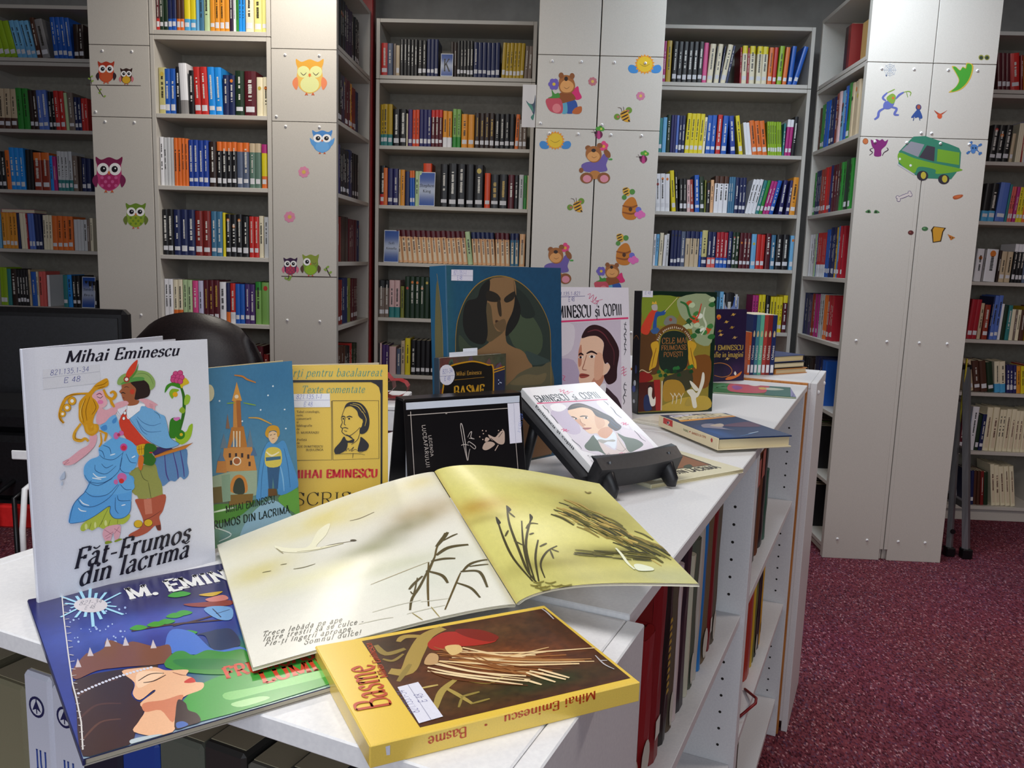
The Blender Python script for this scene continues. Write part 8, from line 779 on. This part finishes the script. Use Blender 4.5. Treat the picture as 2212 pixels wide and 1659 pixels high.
# small black and gold paperback
r,w,h=display('sbasme','small paperback with a black arch panel and gold title letters',.012,'#4a4038',spine='#2c3a48',page='#c9c2b0')
def f_sb(U,V):
    C=base(U,'#4a4436'); C=blob(C,U,V,.1,.9,.2,.2,'#6a3434',.8,3); C=blob(C,U,V,.05,.5,.12,.3,'#7a2f34',.7,5); C=blob(C,U,V,.6,.95,.3,.1,'#54503a',.8,6); C=blob(C,U,V,.9,.85,.1,.2,'#3f4a38',.8,7); return C*(.6+.8*fbm(U,V,26,9))[...,None]
printed('sbasme',r,w,h,f_sb,(60,80))
art_objects([['T','#d8dce4',60,900,60,1130,70,'CORINT','sans']],r,lambda u,v,hh:(-.0006-hh,.012-u,v),.0003,names=('spine_print','spine_lettering'))
m=MB(); m.box(.02,.068,.004,.0045,h-.02,h+.006,hexlin('#d9dce6')); m.box(.045,.07,.0055,.006,h-.02,h+.010,hexlin('#e2e5ee')); obj('paper_marker',m,MM,r)
# black tent book
x,y,z,yaw,lean,w,h=POSE['legenda']; r=thing('book','black landscape book propped open like a tent with silver frame lines','book',T((x,y,z))@Rz(yaw),'books displayed on the counter'); cb=hexlin('#0f0d10'); hz=h*math.cos(lean); oy=h*math.sin(lean)
fm=Rx(-lean)
m=MB(); m.cbox(0,w,0,.0022,0,h,.0006,cb); fc=obj('front_cover',m,MG,r,M=fm)
art_objects(ART['legenda'],r,lambda u,v,hh:tuple(fm@Vector((u,-hh,v))),.0003,4e-6,bound=(w,h))
m=MB(); m.cbox(0,w,-.0022,0,0,h,.0006,cb); obj('back_cover',m,MG,r,M=T((0,2*oy+.026,0))@Rx(lean))
m=MB(); m.cbox(0,w,oy,oy+.026,hz-.001,hz+.002,.0008,cb); obj('spine',m,MG,r)
for k in range(4):
    m=MB(); m.box(.003,w-.004,0,.0015,.004,h-.004,hexlin('#c9cedb')); obj('page',m,MM,r,M=T((0,.006+k*.0035,0))@Rx(-lean*(.92-.25*k)))
# standing poet booklet
r,w,h=display('cop','tall white booklet with a red rule and a dark haired portrait',.004,'#ddd8e0',back='#c9c9d6',splay=.14,leaves=2,page='#d2d2dc',mat=MG)
printed('cop',r,w,h,lambda U,V: base(U,'#dcd6de')*(.98+.04*fbm(U,V,30,2))[...,None],(40,60),MP)
# green story hardback
r,w,h=display('green','dark green hardback of tales with a painted forest cover',.030,'#10261a',spine='#0f0e18',hard=True,page='#b9b09a',mat=MG)
printed('green',r,w,h,None,mat=MP)
art_objects([['O','#3a4a9a',120,500,70,0,0,70],['O','#c9ccd8',150,620,50,0,0,60],['C','#b8742c',8,[40,1500,150,1580,260,1500]],['O','#2c3a6a',180,900,40,0,0,90],['O','#c9ccd8',140,250,45,0,0,40]],r,lambda u,v,hh:(-.0006-hh,.03-u,v),.0003,names=('spine_print','spine_lettering'))
# purple hardback
r,w,h=display('purple','dark purple hardback with gold letters and a glowing ring',.022,'#24143a',hard=True,page='#c9c2b2',mat=MG)
printed('purple',r,w,h,lambda U,V: blob(blob(base(U,'#22133a'),U,V,.4,.3,.3,.2,'#14142c',.8,2),U,V,.8,.15,.2,.1,'#3a1f4a',.8,3)*(.8+.4*fbm(U,V,20,4))[...,None],(40,50),MP)
# yellow paperback
r,w,h=display('basme','yellow paperback lying at the counter corner with a feathery picture',.0145,'#e3c04a',spine='#e3c258',page='#b9b6ae',mat=MG)
pic=[s for s in ART['basme'] if s[0]=='P'][0][2]; px=pic[0::2]; py=pic[1::2]; PX0,PX1,PY0,PY1=min(px)*1e-4,max(px)*1e-4,min(py)*1e-4,max(py)*1e-4
def f_bas(U,V):
    C=base(U,'#4a2512'); C=blob(C,U,V,.55,.5,.3,.22,'#8a4a22',.9,2); C=blob(C,U,V,.75,.75,.25,.2,'#3c2210',.8,3); C=blob(C,U,V,.1,.85,.2,.2,'#2c1a0e',.9,5); C=blob(C,U,V,.25,.2,.2,.2,'#5a3a1a',.8,6); C=blob(C,U,V,.6,.15,.4,.1,'#2e3318',.9,7); C=blob(C,U,V,.5,.8,.25,.12,'#6a4a2a',.7,8)
    n=fbm(U,V,34,9); return C*(.45+1.1*n)[...,None]
me=paint_mesh('cover_picture',130,90,f_bas,flat_place,.00014,PX0,PX1,PY0,PY1); obj('cover_picture',me,MG,r)
art_objects([s for s in ART['basme'] if not (s[0]=='P' and s[1]=='#4a2412')],r,flat_place,.0003,4e-6,MG,bound=(w,h))
m=MB(); m.cbox(-.0004,w+.0004,.0,.0145,-.0012,.0006,.0005,hexlin('#e3c258')); sp=obj('spine',m,MG,r)
art_objects(ART['basmespine'],r,lambda u,v,hh:(u,.0145-v,-.0012-hh),.0003,4e-6,MG,names=('spine_print','spine_lettering'))
# night sky booklet
r,w,h=display('lumii','worn picture booklet of a sleeping woman under a blue night sky',.005,'#2a2f5a',back='#9a958c',page='#b4ac9a',mat=MG)
def f_lum(U,V):
    C=base(U,'#2b3a8a'); C=mixc(C,'#2a2348',np.clip((V-.72)*3.2,0,1)); C=blob(C,U,V,.55,.8,.35,.14,'#2c2550',.9,2); C=blob(C,U,V,.25,.62,.25,.1,'#3a56b4',.7,3); C=blob(C,U,V,.5,.62,.3,.06,'#5a6ac0',.5,4); C=mixc(C,'#3f8a3a',np.clip((.42-V)*7,0,1)*np.clip((U-.35)*6,0,1)); C=mixc(C,'#9ab0b4',np.clip((.05-V)*20,0,1)*.7); C=blob(C,U,V,.85,.3,.2,.12,'#4aa848',.8,6); C=blob(C,U,V,.75,.16,.3,.06,'#7ac07a',.6,7)
    return C*(.86+.28*fbm(U,V,44,8))[...,None]
printed('lumii',r,w,h,f_lum,(110,150),MG)
# blue hardback
r,w,h=display('bluebasme','dark blue hardback with a cream title band lying near the counter edge',.020,'#17305a',spine='#d9cba6',back='#d9cba6',hard=True,page='#d9c9a0',mat=MG)
printed('bluebasme',r,w,h,lambda U,V: blob(base(U,'#173059'),U,V,.8,.15,.25,.15,'#2a5a9a',.8,3)*(.85+.3*fbm(U,V,20,5))[...,None],(40,40),MP)
m=MB(); m.cbox(-.0004,w+.0004,.0,.020,-.0014,.0006,.0006,hexlin('#d9cba6')); obj('spine',m,MP,r)
art_objects(ART['bluespine'],r,lambda u,v,hh:(u,.020-v,-.0014-hh),.0003,4e-6,MP,names=('spine_print','spine_lettering'))
r,w,h=display('flatff','cream picture booklet with an orange woodcut cover under the easel',.006,'#d9d3b4',page='#cbbf96'); printed('flatff',r,w,h)
r,w,h=display('flatgreen','thin green booklet with red flowers lying before the purple hardback',.004,'#3f7a4a',page='#cbc5b0',mat=MG); printed('flatgreen',r,w,h)
r=thing('booklet','thin white booklet half under the dark blue hardback','book',T((.165,1.562,HC+.0003))@Rz(math.radians(-42)),'books displayed on the counter'); m=MB(); m.cbox(0,.15,0,.085,.0032,.0046,.0003,hexlin('#dcd9cc')); obj('cover',m,MP,r); m=MB(); m.box(.001,.149,.001,.084,.0002,.0032,hexlin('#cfcabb')); obj('pages',m,MM,r)
art_objects([['L','#8a8a80',6,[60,160,1400,160]],['L','#8a8a80',6,[60,120,1400,120]],['L','#6a6a60',10,[300,240,900,240]]],r,lambda u,v,hh:(u,v,.0046+hh),.0003,names=('cover_print','cover_lettering'))
# upright row and stack at the far end
x,y=.5535,2.298
RB=T((x,y,.9845))@Rz(math.radians(14))
q=0.
for (w,h,col,lb) in ((.0085,.118,'#c0562a','thin orange spine, outermost of the upright row at far end'),(.0105,.166,'#1c2a5a','navy spine with white lettering after the orange one'),(.0105,.166,'#3f7a8a','slate teal spine in the upright row at far end'),(.0115,.166,'#5fae92','mint green spine in the upright row at far end'),(.0115,.166,'#a83a34','brick red spine in the upright row at far end'),(.0125,.166,'#7d1f1f','dark red spine in the upright row at far end'),(.0125,.166,'#1a2858','navy spine next to the flat pile at far end')):
    r=thing('book',lb,'book',RB@T((q,0,0)),'books displayed on the counter'); m=MB(); m.cbox(0,w,0,.11,0,h,.0008,hexlin(col)); obj('cover',m,MP,r); m=MB(); m.box(.001,w-.001,.002,.1095,h-.002,h+.0006,PAGE); obj('pages',m,MM,r)
    m=MB(); m.add([(w*.15,-.0004,.006),(w*.85,-.0004,.006),(w*.85,-.0004,.028),(w*.15,-.0004,.028)],[(0,1,2,3)],LABEL); obj('spine_label',m,MM,r)
    art_objects([['T','#e2ded4',int(w*7200),420,int(w*7200),820,int(w*5200),'Odiseea','b']],r,lambda u,v,hh:(u,-hh,v),.0004,names=('spine_print','spine_lettering'))
    if h>.12: art_objects([['S','#c9b48a',[int(w*2500),1150,int(w*5000),1230,int(w*7500),1150,int(w*6500),1060,int(w*3000),1060]]],r,lambda u,v,hh:(u,-hh,v),.0004,names=('spine_print','spine_lettering'))
    q+=w+.0006
SB=T((.634,2.322,.9843))@Rz(math.radians(34))
for i,(t,col,pg,lb,dx) in enumerate(((.015,'#c8803a','#c9b48c','lowest flat hardback with orange cover at far counter end',.008),(.0155,'#1c1c22','#d6c6a0','middle flat hardback with black cover at far counter end',.0),(.018,'#33406a','#d2bd8c','topmost flat hardback with slate blue cover at far counter end',-.002))):
    r=thing('book',lb,'book',SB@T((dx,0,i*.0168))@Rz(.02*i),'books displayed on the counter'); w,h=.132,.19
    m=MB(); m.cbox(0,w,0,h,0,.0018,.0005,hexlin(col)); m.cbox(0,w,0,h,t-.0018,t,.0005,hexlin(col)); m.cbox(0,.002,0,h,.001,t-.001,.0004,hexlin(col)); obj('cover',m,MP,r); m=MB(); m.box(.002,w-.003,.003,h-.003,.0018,t-.0018,hexlin(pg)); obj('pages',m,MM,r)
# ---- open picture book
CB=Vector((-.018,.678,.985)); CT=Vector((-.124,.922,1.035)); LB=Vector((-.2005,.5445,.986)); LT=Vector((-.3230,.7835,.987)); RBm=Vector((.1224,.6071,1.040)); RT=Vector((.0631,.8844,1.040))
def page(side,a,b):
    C=CB.lerp(CT,b)
    if side=='L': E=LB.lerp(LT,b); up=.005+.002*b; ex=.65
    else: E=RBm.lerp(RT,b); up=.011+.001*b; ex=.62
    P=C.lerp(E,a); P.z+=up*math.sin(PI*max(a,0.)**ex); return P
def page_n(side,a,b):
    e=.01; a0,a1=max(a-e,.002),min(a+e,1); b0,b1=max(b-e,0),min(b+e,1); n=(page(side,a1,b)-page(side,a0,b)).cross(page(side,a,b1)-page(side,a,b0)).normalized(); return n if n.z>0 else -n
ob=thing('picture_book','open picture book with a swan and reed watercolour across two pages','book',T(CB)); oi=Matrix.Translation(-CB)
def pplace(side):
    def f(u,v,h):
        b=min(max(v/.27,0),1); a=u/.22 if side=='R' else 1-u/.22; a=min(max(a,.002),1); return tuple(oi@(page(side,a,b)+page_n(side,a,b)*h))
    return f
def f_left(U,V):
    C=base(U,'#dedcd0'); C=blob(C,U,V,.45,.86,.35,.12,'#d6c97e',.75,1); C=blob(C,U,V,.12,.62,.16,.1,'#ccc27a',.7,2); C=blob(C,U,V,.3,.45,.25,.07,'#d6d29a',.6,3); C=blob(C,U,V,.85,.68,.16,.09,'#a98e56',.8,4,.3); C=blob(C,U,V,.72,.60,.16,.06,'#84805a',.75,5,.35); C=blob(C,U,V,.55,.52,.12,.05,'#9a9a76',.6,6); C=blob(C,U,V,.7,.25,.35,.12,'#cfd2c2',.7,7); C=blob(C,U,V,.6,.36,.3,.05,'#b8bb9a',.5,8); C=blob(C,U,V,.9,.93,.1,.06,'#d9c878',.6,9)
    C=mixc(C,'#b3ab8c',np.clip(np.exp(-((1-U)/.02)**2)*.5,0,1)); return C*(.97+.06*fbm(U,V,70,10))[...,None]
def f_right(U,V):
    C=base(U,'#cfc873'); C=blob(C,U,V,.5,.92,.4,.1,'#d9d497',.7,1); C=blob(C,U,V,.12,.62,.2,.07,'#b08c34',.8,2); C=blob(C,U,V,.12,.52,.2,.03,'#8f7a34',.6,3); C=blob(C,U,V,.45,.42,.25,.14,'#e2dc92',.9,4); C=blob(C,U,V,.3,.15,.3,.05,'#8d8440',.7,5); C=blob(C,U,V,.8,.6,.22,.16,'#7d7434',.75,6,-.5); C=blob(C,U,V,.75,.22,.3,.05,'#6f6a34',.8,7); C=blob(C,U,V,.6,.05,.5,.06,'#a9a464',.7,8); C=blob(C,U,V,.9,.05,.2,.1,'#b8bb94',.6,9); C=blob(C,U,V,.65,.78,.15,.06,'#b8a856',.6,10)
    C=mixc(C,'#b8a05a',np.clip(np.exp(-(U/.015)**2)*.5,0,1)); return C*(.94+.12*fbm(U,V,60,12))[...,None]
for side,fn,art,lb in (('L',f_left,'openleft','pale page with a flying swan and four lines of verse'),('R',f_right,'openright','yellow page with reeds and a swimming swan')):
    n=24; m=MB(); k=12
    for lay in (0,1):
        for i in range(n+1):
            for j in range(k+1): a=.002+.998*i/n; b=j/k; m.v.append(tuple(oi@(page(side,a,b)-page_n(side,a,b)*(.0022*lay))))
    S_=(n+1)*(k+1); cc=hexlin('#d6d2bd')
    for i in range(n):
        for j in range(k):
            q=i*(k+1)+j; m.f.append((q,q+k+1,q+k+2,q+1)); m.c.append(cc); q+=S_; m.f.append((q,q+1,q+k+2,q+k+1)); m.c.append(cc)
    for i in range(n):
        for j in (0,k): q=i*(k+1)+j; m.f.append((q,q+k+1,q+k+1+S_,q+S_)); m.c.append(cc)
    for j in range(k): q=n*(k+1)+j; m.f.append((q,q+1,q+1+S_,q+S_)); m.c.append(cc)
    pg=obj('page',m,MM,ob,smooth=True); pg['label']=lb
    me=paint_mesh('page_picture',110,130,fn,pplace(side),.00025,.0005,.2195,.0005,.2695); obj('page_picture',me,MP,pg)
    art_objects(ART[art],pg,pplace(side),.0005,4e-6,MP,names=('page_print','page_lettering'),bound=(.2198,.2698))
# ---- easel with the poet booklet
x,y,z,yaw,lean,w,h=POSE['easel']; EM=T((x,y,z))@Rz(yaw)@Rx(-lean)
r=thing('book','white poet booklet with a red rule tilted back on the black easel','book',EM,'books displayed on the counter')
th=.011; m=MB(); m.cbox(0,w,0,.0009,0,h,.0003,hexlin('#e2dfe2')); obj('front_cover',m,MG,r); m=MB(); m.box(.001,w-.001,.001,th-.001,.0008,h-.0008,hexlin('#d0cabc')); obj('page_block',m,MM,r); m=MB(); m.cbox(-.0008,.001,0,th,0,h,.0004,hexlin('#d9d9da')); obj('spine',m,MG,r); m=MB(); m.cbox(0,w,th-.0009,th,0,h,.0003,hexlin('#d9d5da')); obj('back_cover',m,MG,r)
printed('easel',r,w,h,lambda U,V: base(U,'#e4e0e2'),(10,10),MG)
art_objects([['T','#1a1a22',95,1330,95,380,42,'Eminescu și copiii','b']],r,lambda u,v,hh:(-.0008-hh,.014-u-.0005,v),.0003,names=('spine_print','spine_lettering'))
e=thing('book_easel','black plastic easel with two front feet holding the poet booklet','easel',T((x,y,HC))@Rz(yaw))
sl,cl=math.sin(lean),math.cos(lean); zz=z-HC
def along(t,off): return (t*sl+off*cl, zz+t*cl-off*sl)   # y,z of a point t up the rest, off behind the book face
m=MB()
def bar(name,path,x0,x1,mat=BLKS):
    m=MB(); n=len(path)
    for xx in (x0,x1):
        for p in path: m.v.append((xx,p[0],p[1]))
    m.f.append(tuple(range(n))); m.f.append(tuple(range(2*n-1,n-1,-1)))
    for i in range(n): j=(i+1)%n; m.f.append((i,i+n,j+n,j))
    m.c=[(1,1,1,1)]*len(m.f); return obj(name,m,mat,e)
p1=[along(-.004,th+.001),along(h+.01,th+.001),along(h+.012,th+.010),along(-.004,th+.010)]
bar('back_rest',p1,-.016,.012); bar('back_rest',p1,w-.03,w-.005)
bar('back_rest',[along(h*.55,th+.0015),along(h*.8,th+.0015),along(h*.8,th+.008),along(h*.55,th+.008)],.0125,w-.031)
# ledge: a shallow dished tray under the booklet
m=MB(); n=14
for i in range(n+1):
    t=i/n; xx=-.004+(w+.012)*t; d=.010*math.sin(PI*t); 
    for (u_,o_) in ((-.002,-.010-.002+d*.0),(.006-d*.5,-.014),(-.003-.0,-.017),(-.020-d*.5,-.012),(-.022-d*.4,.018),(-.002,.018)): q=along(u_,o_); m.v.append((xx,q[0],q[1]))
for i in range(n):
    for j in range(6): m.f.append((i*6+j,i*6+(j+1)%6,(i+1)*6+(j+1)%6,(i+1)*6+j)); m.c.append((1,1,1,1))
m.f.append((5,4,3,2,1,0)); m.c.append((1,1,1,1)); m.f.append(tuple(n*6+j for j in range(6))); m.c.append((1,1,1,1)); obj('ledge',m,BLKS,e)
for xx in (.006,w-.022):
    m=MB(); a=along(-.012,-.004); b=along(-.012,.02); 
    m.tube([(xx+.008,a[0]+.008,a[1]+.004),(xx+.008,a[0]-.002,a[1]*.62),(xx+.008,a[0]-.012,.011),(xx+.008,a[0]-.013,.003)],[.0135,.0125,.0105,.006],10,sx=.75,sy=1.15); obj('front_foot',m,BLKS,e,smooth=True)
for xx in (.0,w-.012):
    m=MB(); a=along(h*.72,th+.008); m.tube([(xx,a[0],a[1]-.004),(xx,a[0]+.012,a[1]*.5),(xx,a[0]+.02,.0045)],[.008,.007,.0045],8); obj('rear_leg',m,BLKS,e,smooth=True)
# ============================================================ librarian's corner behind the counter
d=thing('office_desk','dark desk with a bright red edge behind the counter','desk',T((-2.1,1.62,0)))
m=MB(); m.cbox(0,1.15,.02,.75,.70,.735,.003); obj('desk_top',m,BLKS,d); m=MB(); m.cbox(0,1.15,0,.02,.69,.738,.004); obj('front_edge',m,noisemat('red_edge','#b81a1a','#c82222',60,.4),d)
for xx in (.02,1.09): m=MB(); m.cbox(xx,xx+.04,.05,.7,0,.7,.003); obj('leg_panel',m,BLKS,d)
mo=thing('monitor','black computer monitor seen over the counter beside the office chair','monitor',T((-1.62,1.98,.736))@Rz(.12)); m=MB(); m.cbox(0,.56,0,.045,.07,.385,.012); obj('screen_case',m,BLK,mo); m=MB(); m.cbox(.02,.54,-.003,.001,.10,.365,.001); obj('screen',m,BLKS,mo); m=MB(); m.cbox(.25,.31,.05,.075,.0,.2,.004); obj('stand',m,BLK,mo); m=MB(); m.cbox(.17,.39,-.03,.15,0,.012,.004); obj('foot_plate',m,BLK,mo)
pr=thing('printer','glossy black desk printer with a white card on top','printer',T((-1.42,1.66,.736))); m=MB(); m.cbox(0,.38,0,.25,0,.14,.012); obj('case',m,BLK,pr); m=MB(); m.cbox(.015,.365,.03,.25,.1405,.19,.014); obj('lid',m,BLK,pr); m=MB(); m.cbox(.30,.372,-.004,.0,.092,.112,.002); obj('paper_slot',m,WHITE,pr)
cd=thing('card_box','small white card box lying on the black printer','box',T((-1.105,1.70,.928))@Rz(.2)); m=MB(); m.cbox(0,.07,0,.08,0,.03,.002); obj('box_body',m,WHITE,cd); m=MB(); m.cbox(-.001,.071,-.001,.081,.03,.038,.002); obj('box_lid',m,WHITE,cd)
for i,(xx,c,lb) in enumerate(((-1.13,'black_plastic','first black cable hanging in front of the red desk edge'),(-1.085,'black_plastic','second black cable hanging in front of the red desk edge'),(-1.16,'black_plastic','third black cable slanting under the red desk edge'))):
    m=MB(); m.tube([(xx+.01,1.66,.78),(xx,1.606,.76),(xx+.005,1.60,.62),(xx+.03,1.60-.014*i,.42),(xx+.04,1.59-.016*i,.2),(xx+.04,1.58-.016*i,.006)],.005,8); o=obj('cable',m,BLK,smooth=True); tag(o,lb,'cable','cables at the desk')
m=MB(); m.tube([(-1.05,1.66,.80),(-1.06,1.604,.78),(-1.06,1.590,.70),(-1.058,1.585,.60)],.006,8); o=obj('cable',m,WHITE,smooth=True); tag(o,'single white cable beside the black ones at the red desk edge','cable','cables at the desk')
ch=thing('office_chair','black leather office chair with rounded back behind the displayed books','chair',T((-1.08,2.45,0)))
m=MB(); NX,NZ=12,10
for lay in (0,1):
    for i in range(NX+1):
        for j in range(NZ+1):
            a=-1+2*i/NX; b=j/NZ; rx=.22*(1-max(0,(b-.55)/.45)**3*.35); x_=a*rx; zz_=.56+b*.53-.045*a*a*(b**2); y_=.03*a*a+.02*(b-.5)+(.045+.02*math.sin(PI*b))*(lay-.5)*2*(1-abs(a)**4*.8)*(1-abs(2*b-1)**6*.85); m.v.append((x_,y_,zz_))
S_=(NX+1)*(NZ+1)
for i in range(NX):
    for j in range(NZ): q=i*(NZ+1)+j; m.f.append((q,q+NZ+1,q+NZ+2,q+1)); q+=S_; m.f.append((q,q+1,q+NZ+2,q+NZ+1))
for i in range(NX):
    for j in (0,NZ): q=i*(NZ+1)+j; m.f.append((q,q+NZ+1,q+NZ+1+S_,q+S_))
for j in range(NZ):
    for i in (0,NX): q=i*(NZ+1)+j; m.f.append((q,q+1,q+1+S_,q+S_))
m.c=[(1,1,1,1)]*len(m.f); obj('backrest',m,LEA,ch,smooth=True)
m=MB(); m.cbox(-.24,.24,.06,.50,.42,.50,.03); obj('seat',m,LEA,ch); m=MB(); m.tube([(0,.26,.42),(0,.26,.09)],.03,10); obj('post',m,BLK,ch,smooth=True); m=MB(); m.cbox(-.03,.03,-.05,.05,.40,.62,.01); obj('back_bracket',m,BLK,ch)
for k in range(5): t=2*PI*k/5; m=MB(); m.tube([(0,.26,.1),(math.cos(t)*.27,.26+math.sin(t)*.27,.055)],[.022,.014],8); f=obj('base_arm',m,BLK,ch,smooth=True); m=MB(); m.tube([(math.cos(t)*.27-.014,.26+math.sin(t)*.27,.028),(math.cos(t)*.27+.014,.26+math.sin(t)*.27,.028)],.028,10); obj('caster',m,BLK,f)
k=thing('reception_table','maroon side table behind the yellow school paperback','table',T((-.66,1.72,0))); m=MB(); m.cbox(0,.36,0,.4,.875,.903,.003); obj('table_top',m,MAROON,k); m=MB(); m.cbox(.01,.35,.01,.39,0,.875,.003); obj('cabinet_body',m,MAROON,k)
g=thing('gift_box','white flat box with a red satin bow on the maroon table','box',T((-.62,1.74,.904))); m=MB(); m.cbox(0,.30,0,.2,0,.045,.002); obj('box_body',m,WHITE,g); m=MB(); m.cbox(-.002,.302,-.002,.202,.0455,.056,.002); obj('box_lid',m,WHITE,g)
SAT=noisemat('red_satin','#9a1420','#b01a28',30,.3)
for (cx,cz,rx,rz,ry) in ((.235,.098,.05,.028,.3),(.285,.082,.03,.02,-.2),(.225,.07,.04,.014,-.3),(.20,.085,.03,.03,.5)):
    m=MB(); n=12
    for i in range(n+1):
        t=PI*2*i/n
        for yy in (.06,.10): q=Vector((math.cos(t)*rx,0,math.sin(t)*rz)); q.rotate(Matrix.Rotation(ry,3,'Y')); m.v.append((cx+q.x,yy,cz+q.z))
    for i in range(n): m.f.append((2*i,2*i+1,2*i+3,2*i+2)); m.c.append((1,1,1,1))
    obj('bow_loop',m,SAT,g,smooth=True)
# ============================================================ step ladder
l=thing('step_ladder','folded aluminium step ladder with black feet beside the van column','ladder',T((1.91,3.71,0)))
for (x0,y0,x1,y1,z1) in ((.03,.0,.0,.12,.86),(.03,.34,.0,.40,.86)):
    m=MB(); m.tube([(x0,y0,.03),(x1,y1,z1)],.019,4,sx=.95,sy=1.0); f=obj('front_rail',m,ALU,l); m=MB(); m.cbox(x0-.022,x0+.022,y0-.022,y0+.022,0.0005,.045,.004); obj('rubber_foot',m,BLK,f)
for (x0,y0,x1,y1,z1) in ((-.035,.02,-.02,.12,.70),(-.035,.36,-.02,.40,.70)):
    m=MB(); m.tube([(x0,y0,.03),(x1,y1,z1)],.016,4,sx=.95,sy=1.0); f=obj('rear_rail',m,ALU,l); m=MB(); m.cbox(x0-.02,x0+.02,y0-.02,y0+.02,0.0005,.042,.004); obj('rubber_foot',m,BLK,f); m=MB(); m.tube([(x0-.001,y0-.019,.12),(x0-.001,y0-.013,.12)],.011,10); obj('rail_plug',m,BLK,f)
for z_ in (.22,.46,.68):
    m=MB(); t=z_/.86; m.cbox(.012-.03*t+.01,.036-.03*t+.01,.02+.12*t,.33+.06*t,z_,z_+.03,.002); obj('tread',m,ALU,l)
m=MB(); m.cbox(-.03,.02,.11,.42,.85,.872,.004); obj('top_cap',m,BLK,l)
m=MB(); m.cbox(-.012,-.006,.105,.115,.60,.90,.001); o=obj('strap',m,noisemat('yellow_strap','#b8a82a','#c9b83a',60,.6),l)
# ============================================================ paper streamers under the ceiling
YS=3.15
for (x,w,z0,col,lb,sk,dy) in ((.545,.04,2.36,'#6a7a2c','olive green paper streamer, first of the bunch',.02,.04),(.59,.085,2.395,'#1a3f9a','broad dark blue paper streamer in the bunch',0,.0),(.635,.07,2.315,'#a01f1a','red paper streamer hanging behind the dusty pink one',.0,.03),(.65,.05,2.345,'#9a6a6c','dusty pink paper streamer in the bunch',.0,-.01),(.675,.02,2.295,'#cfc6c8','short twisted white paper tail under the pink streamer',.01,.01),(.70,.035,2.31,'#2a8a2c','green paper streamer in the bunch',-.01,.02),(.715,.05,2.285,'#dfe9ee','crumpled white paper streamer in the bunch',.02,-.03),(.765,.03,2.288,'#4fe0e8','bright cyan paper streamer at the end of the bunch',.008,-.02)):
    m=MB(); n=14; c=hexlin(col)
    for i in range(n+1):
        t=i/n; zz_=ZC-.001-(ZC-.001-z0)*t; yy=YS+dy*t+.008*math.sin(t*9+x*40); xx=x+sk*t
        m.v.append((xx,yy,zz_)); m.v.append((xx+w,yy+.006*math.sin(t*7),zz_+.004*math.sin(i)))
    for i in range(n): m.f.append((2*i,2*i+2,2*i+3,2*i+1)); m.c.append(c)
    o=obj('paper_streamer',m,MM,smooth=True); tag(o,lb+' under the ceiling','streamer','paper streamers under the ceiling'); sm=o.modifiers.new('s','SOLIDIFY'); sm.thickness=.0006
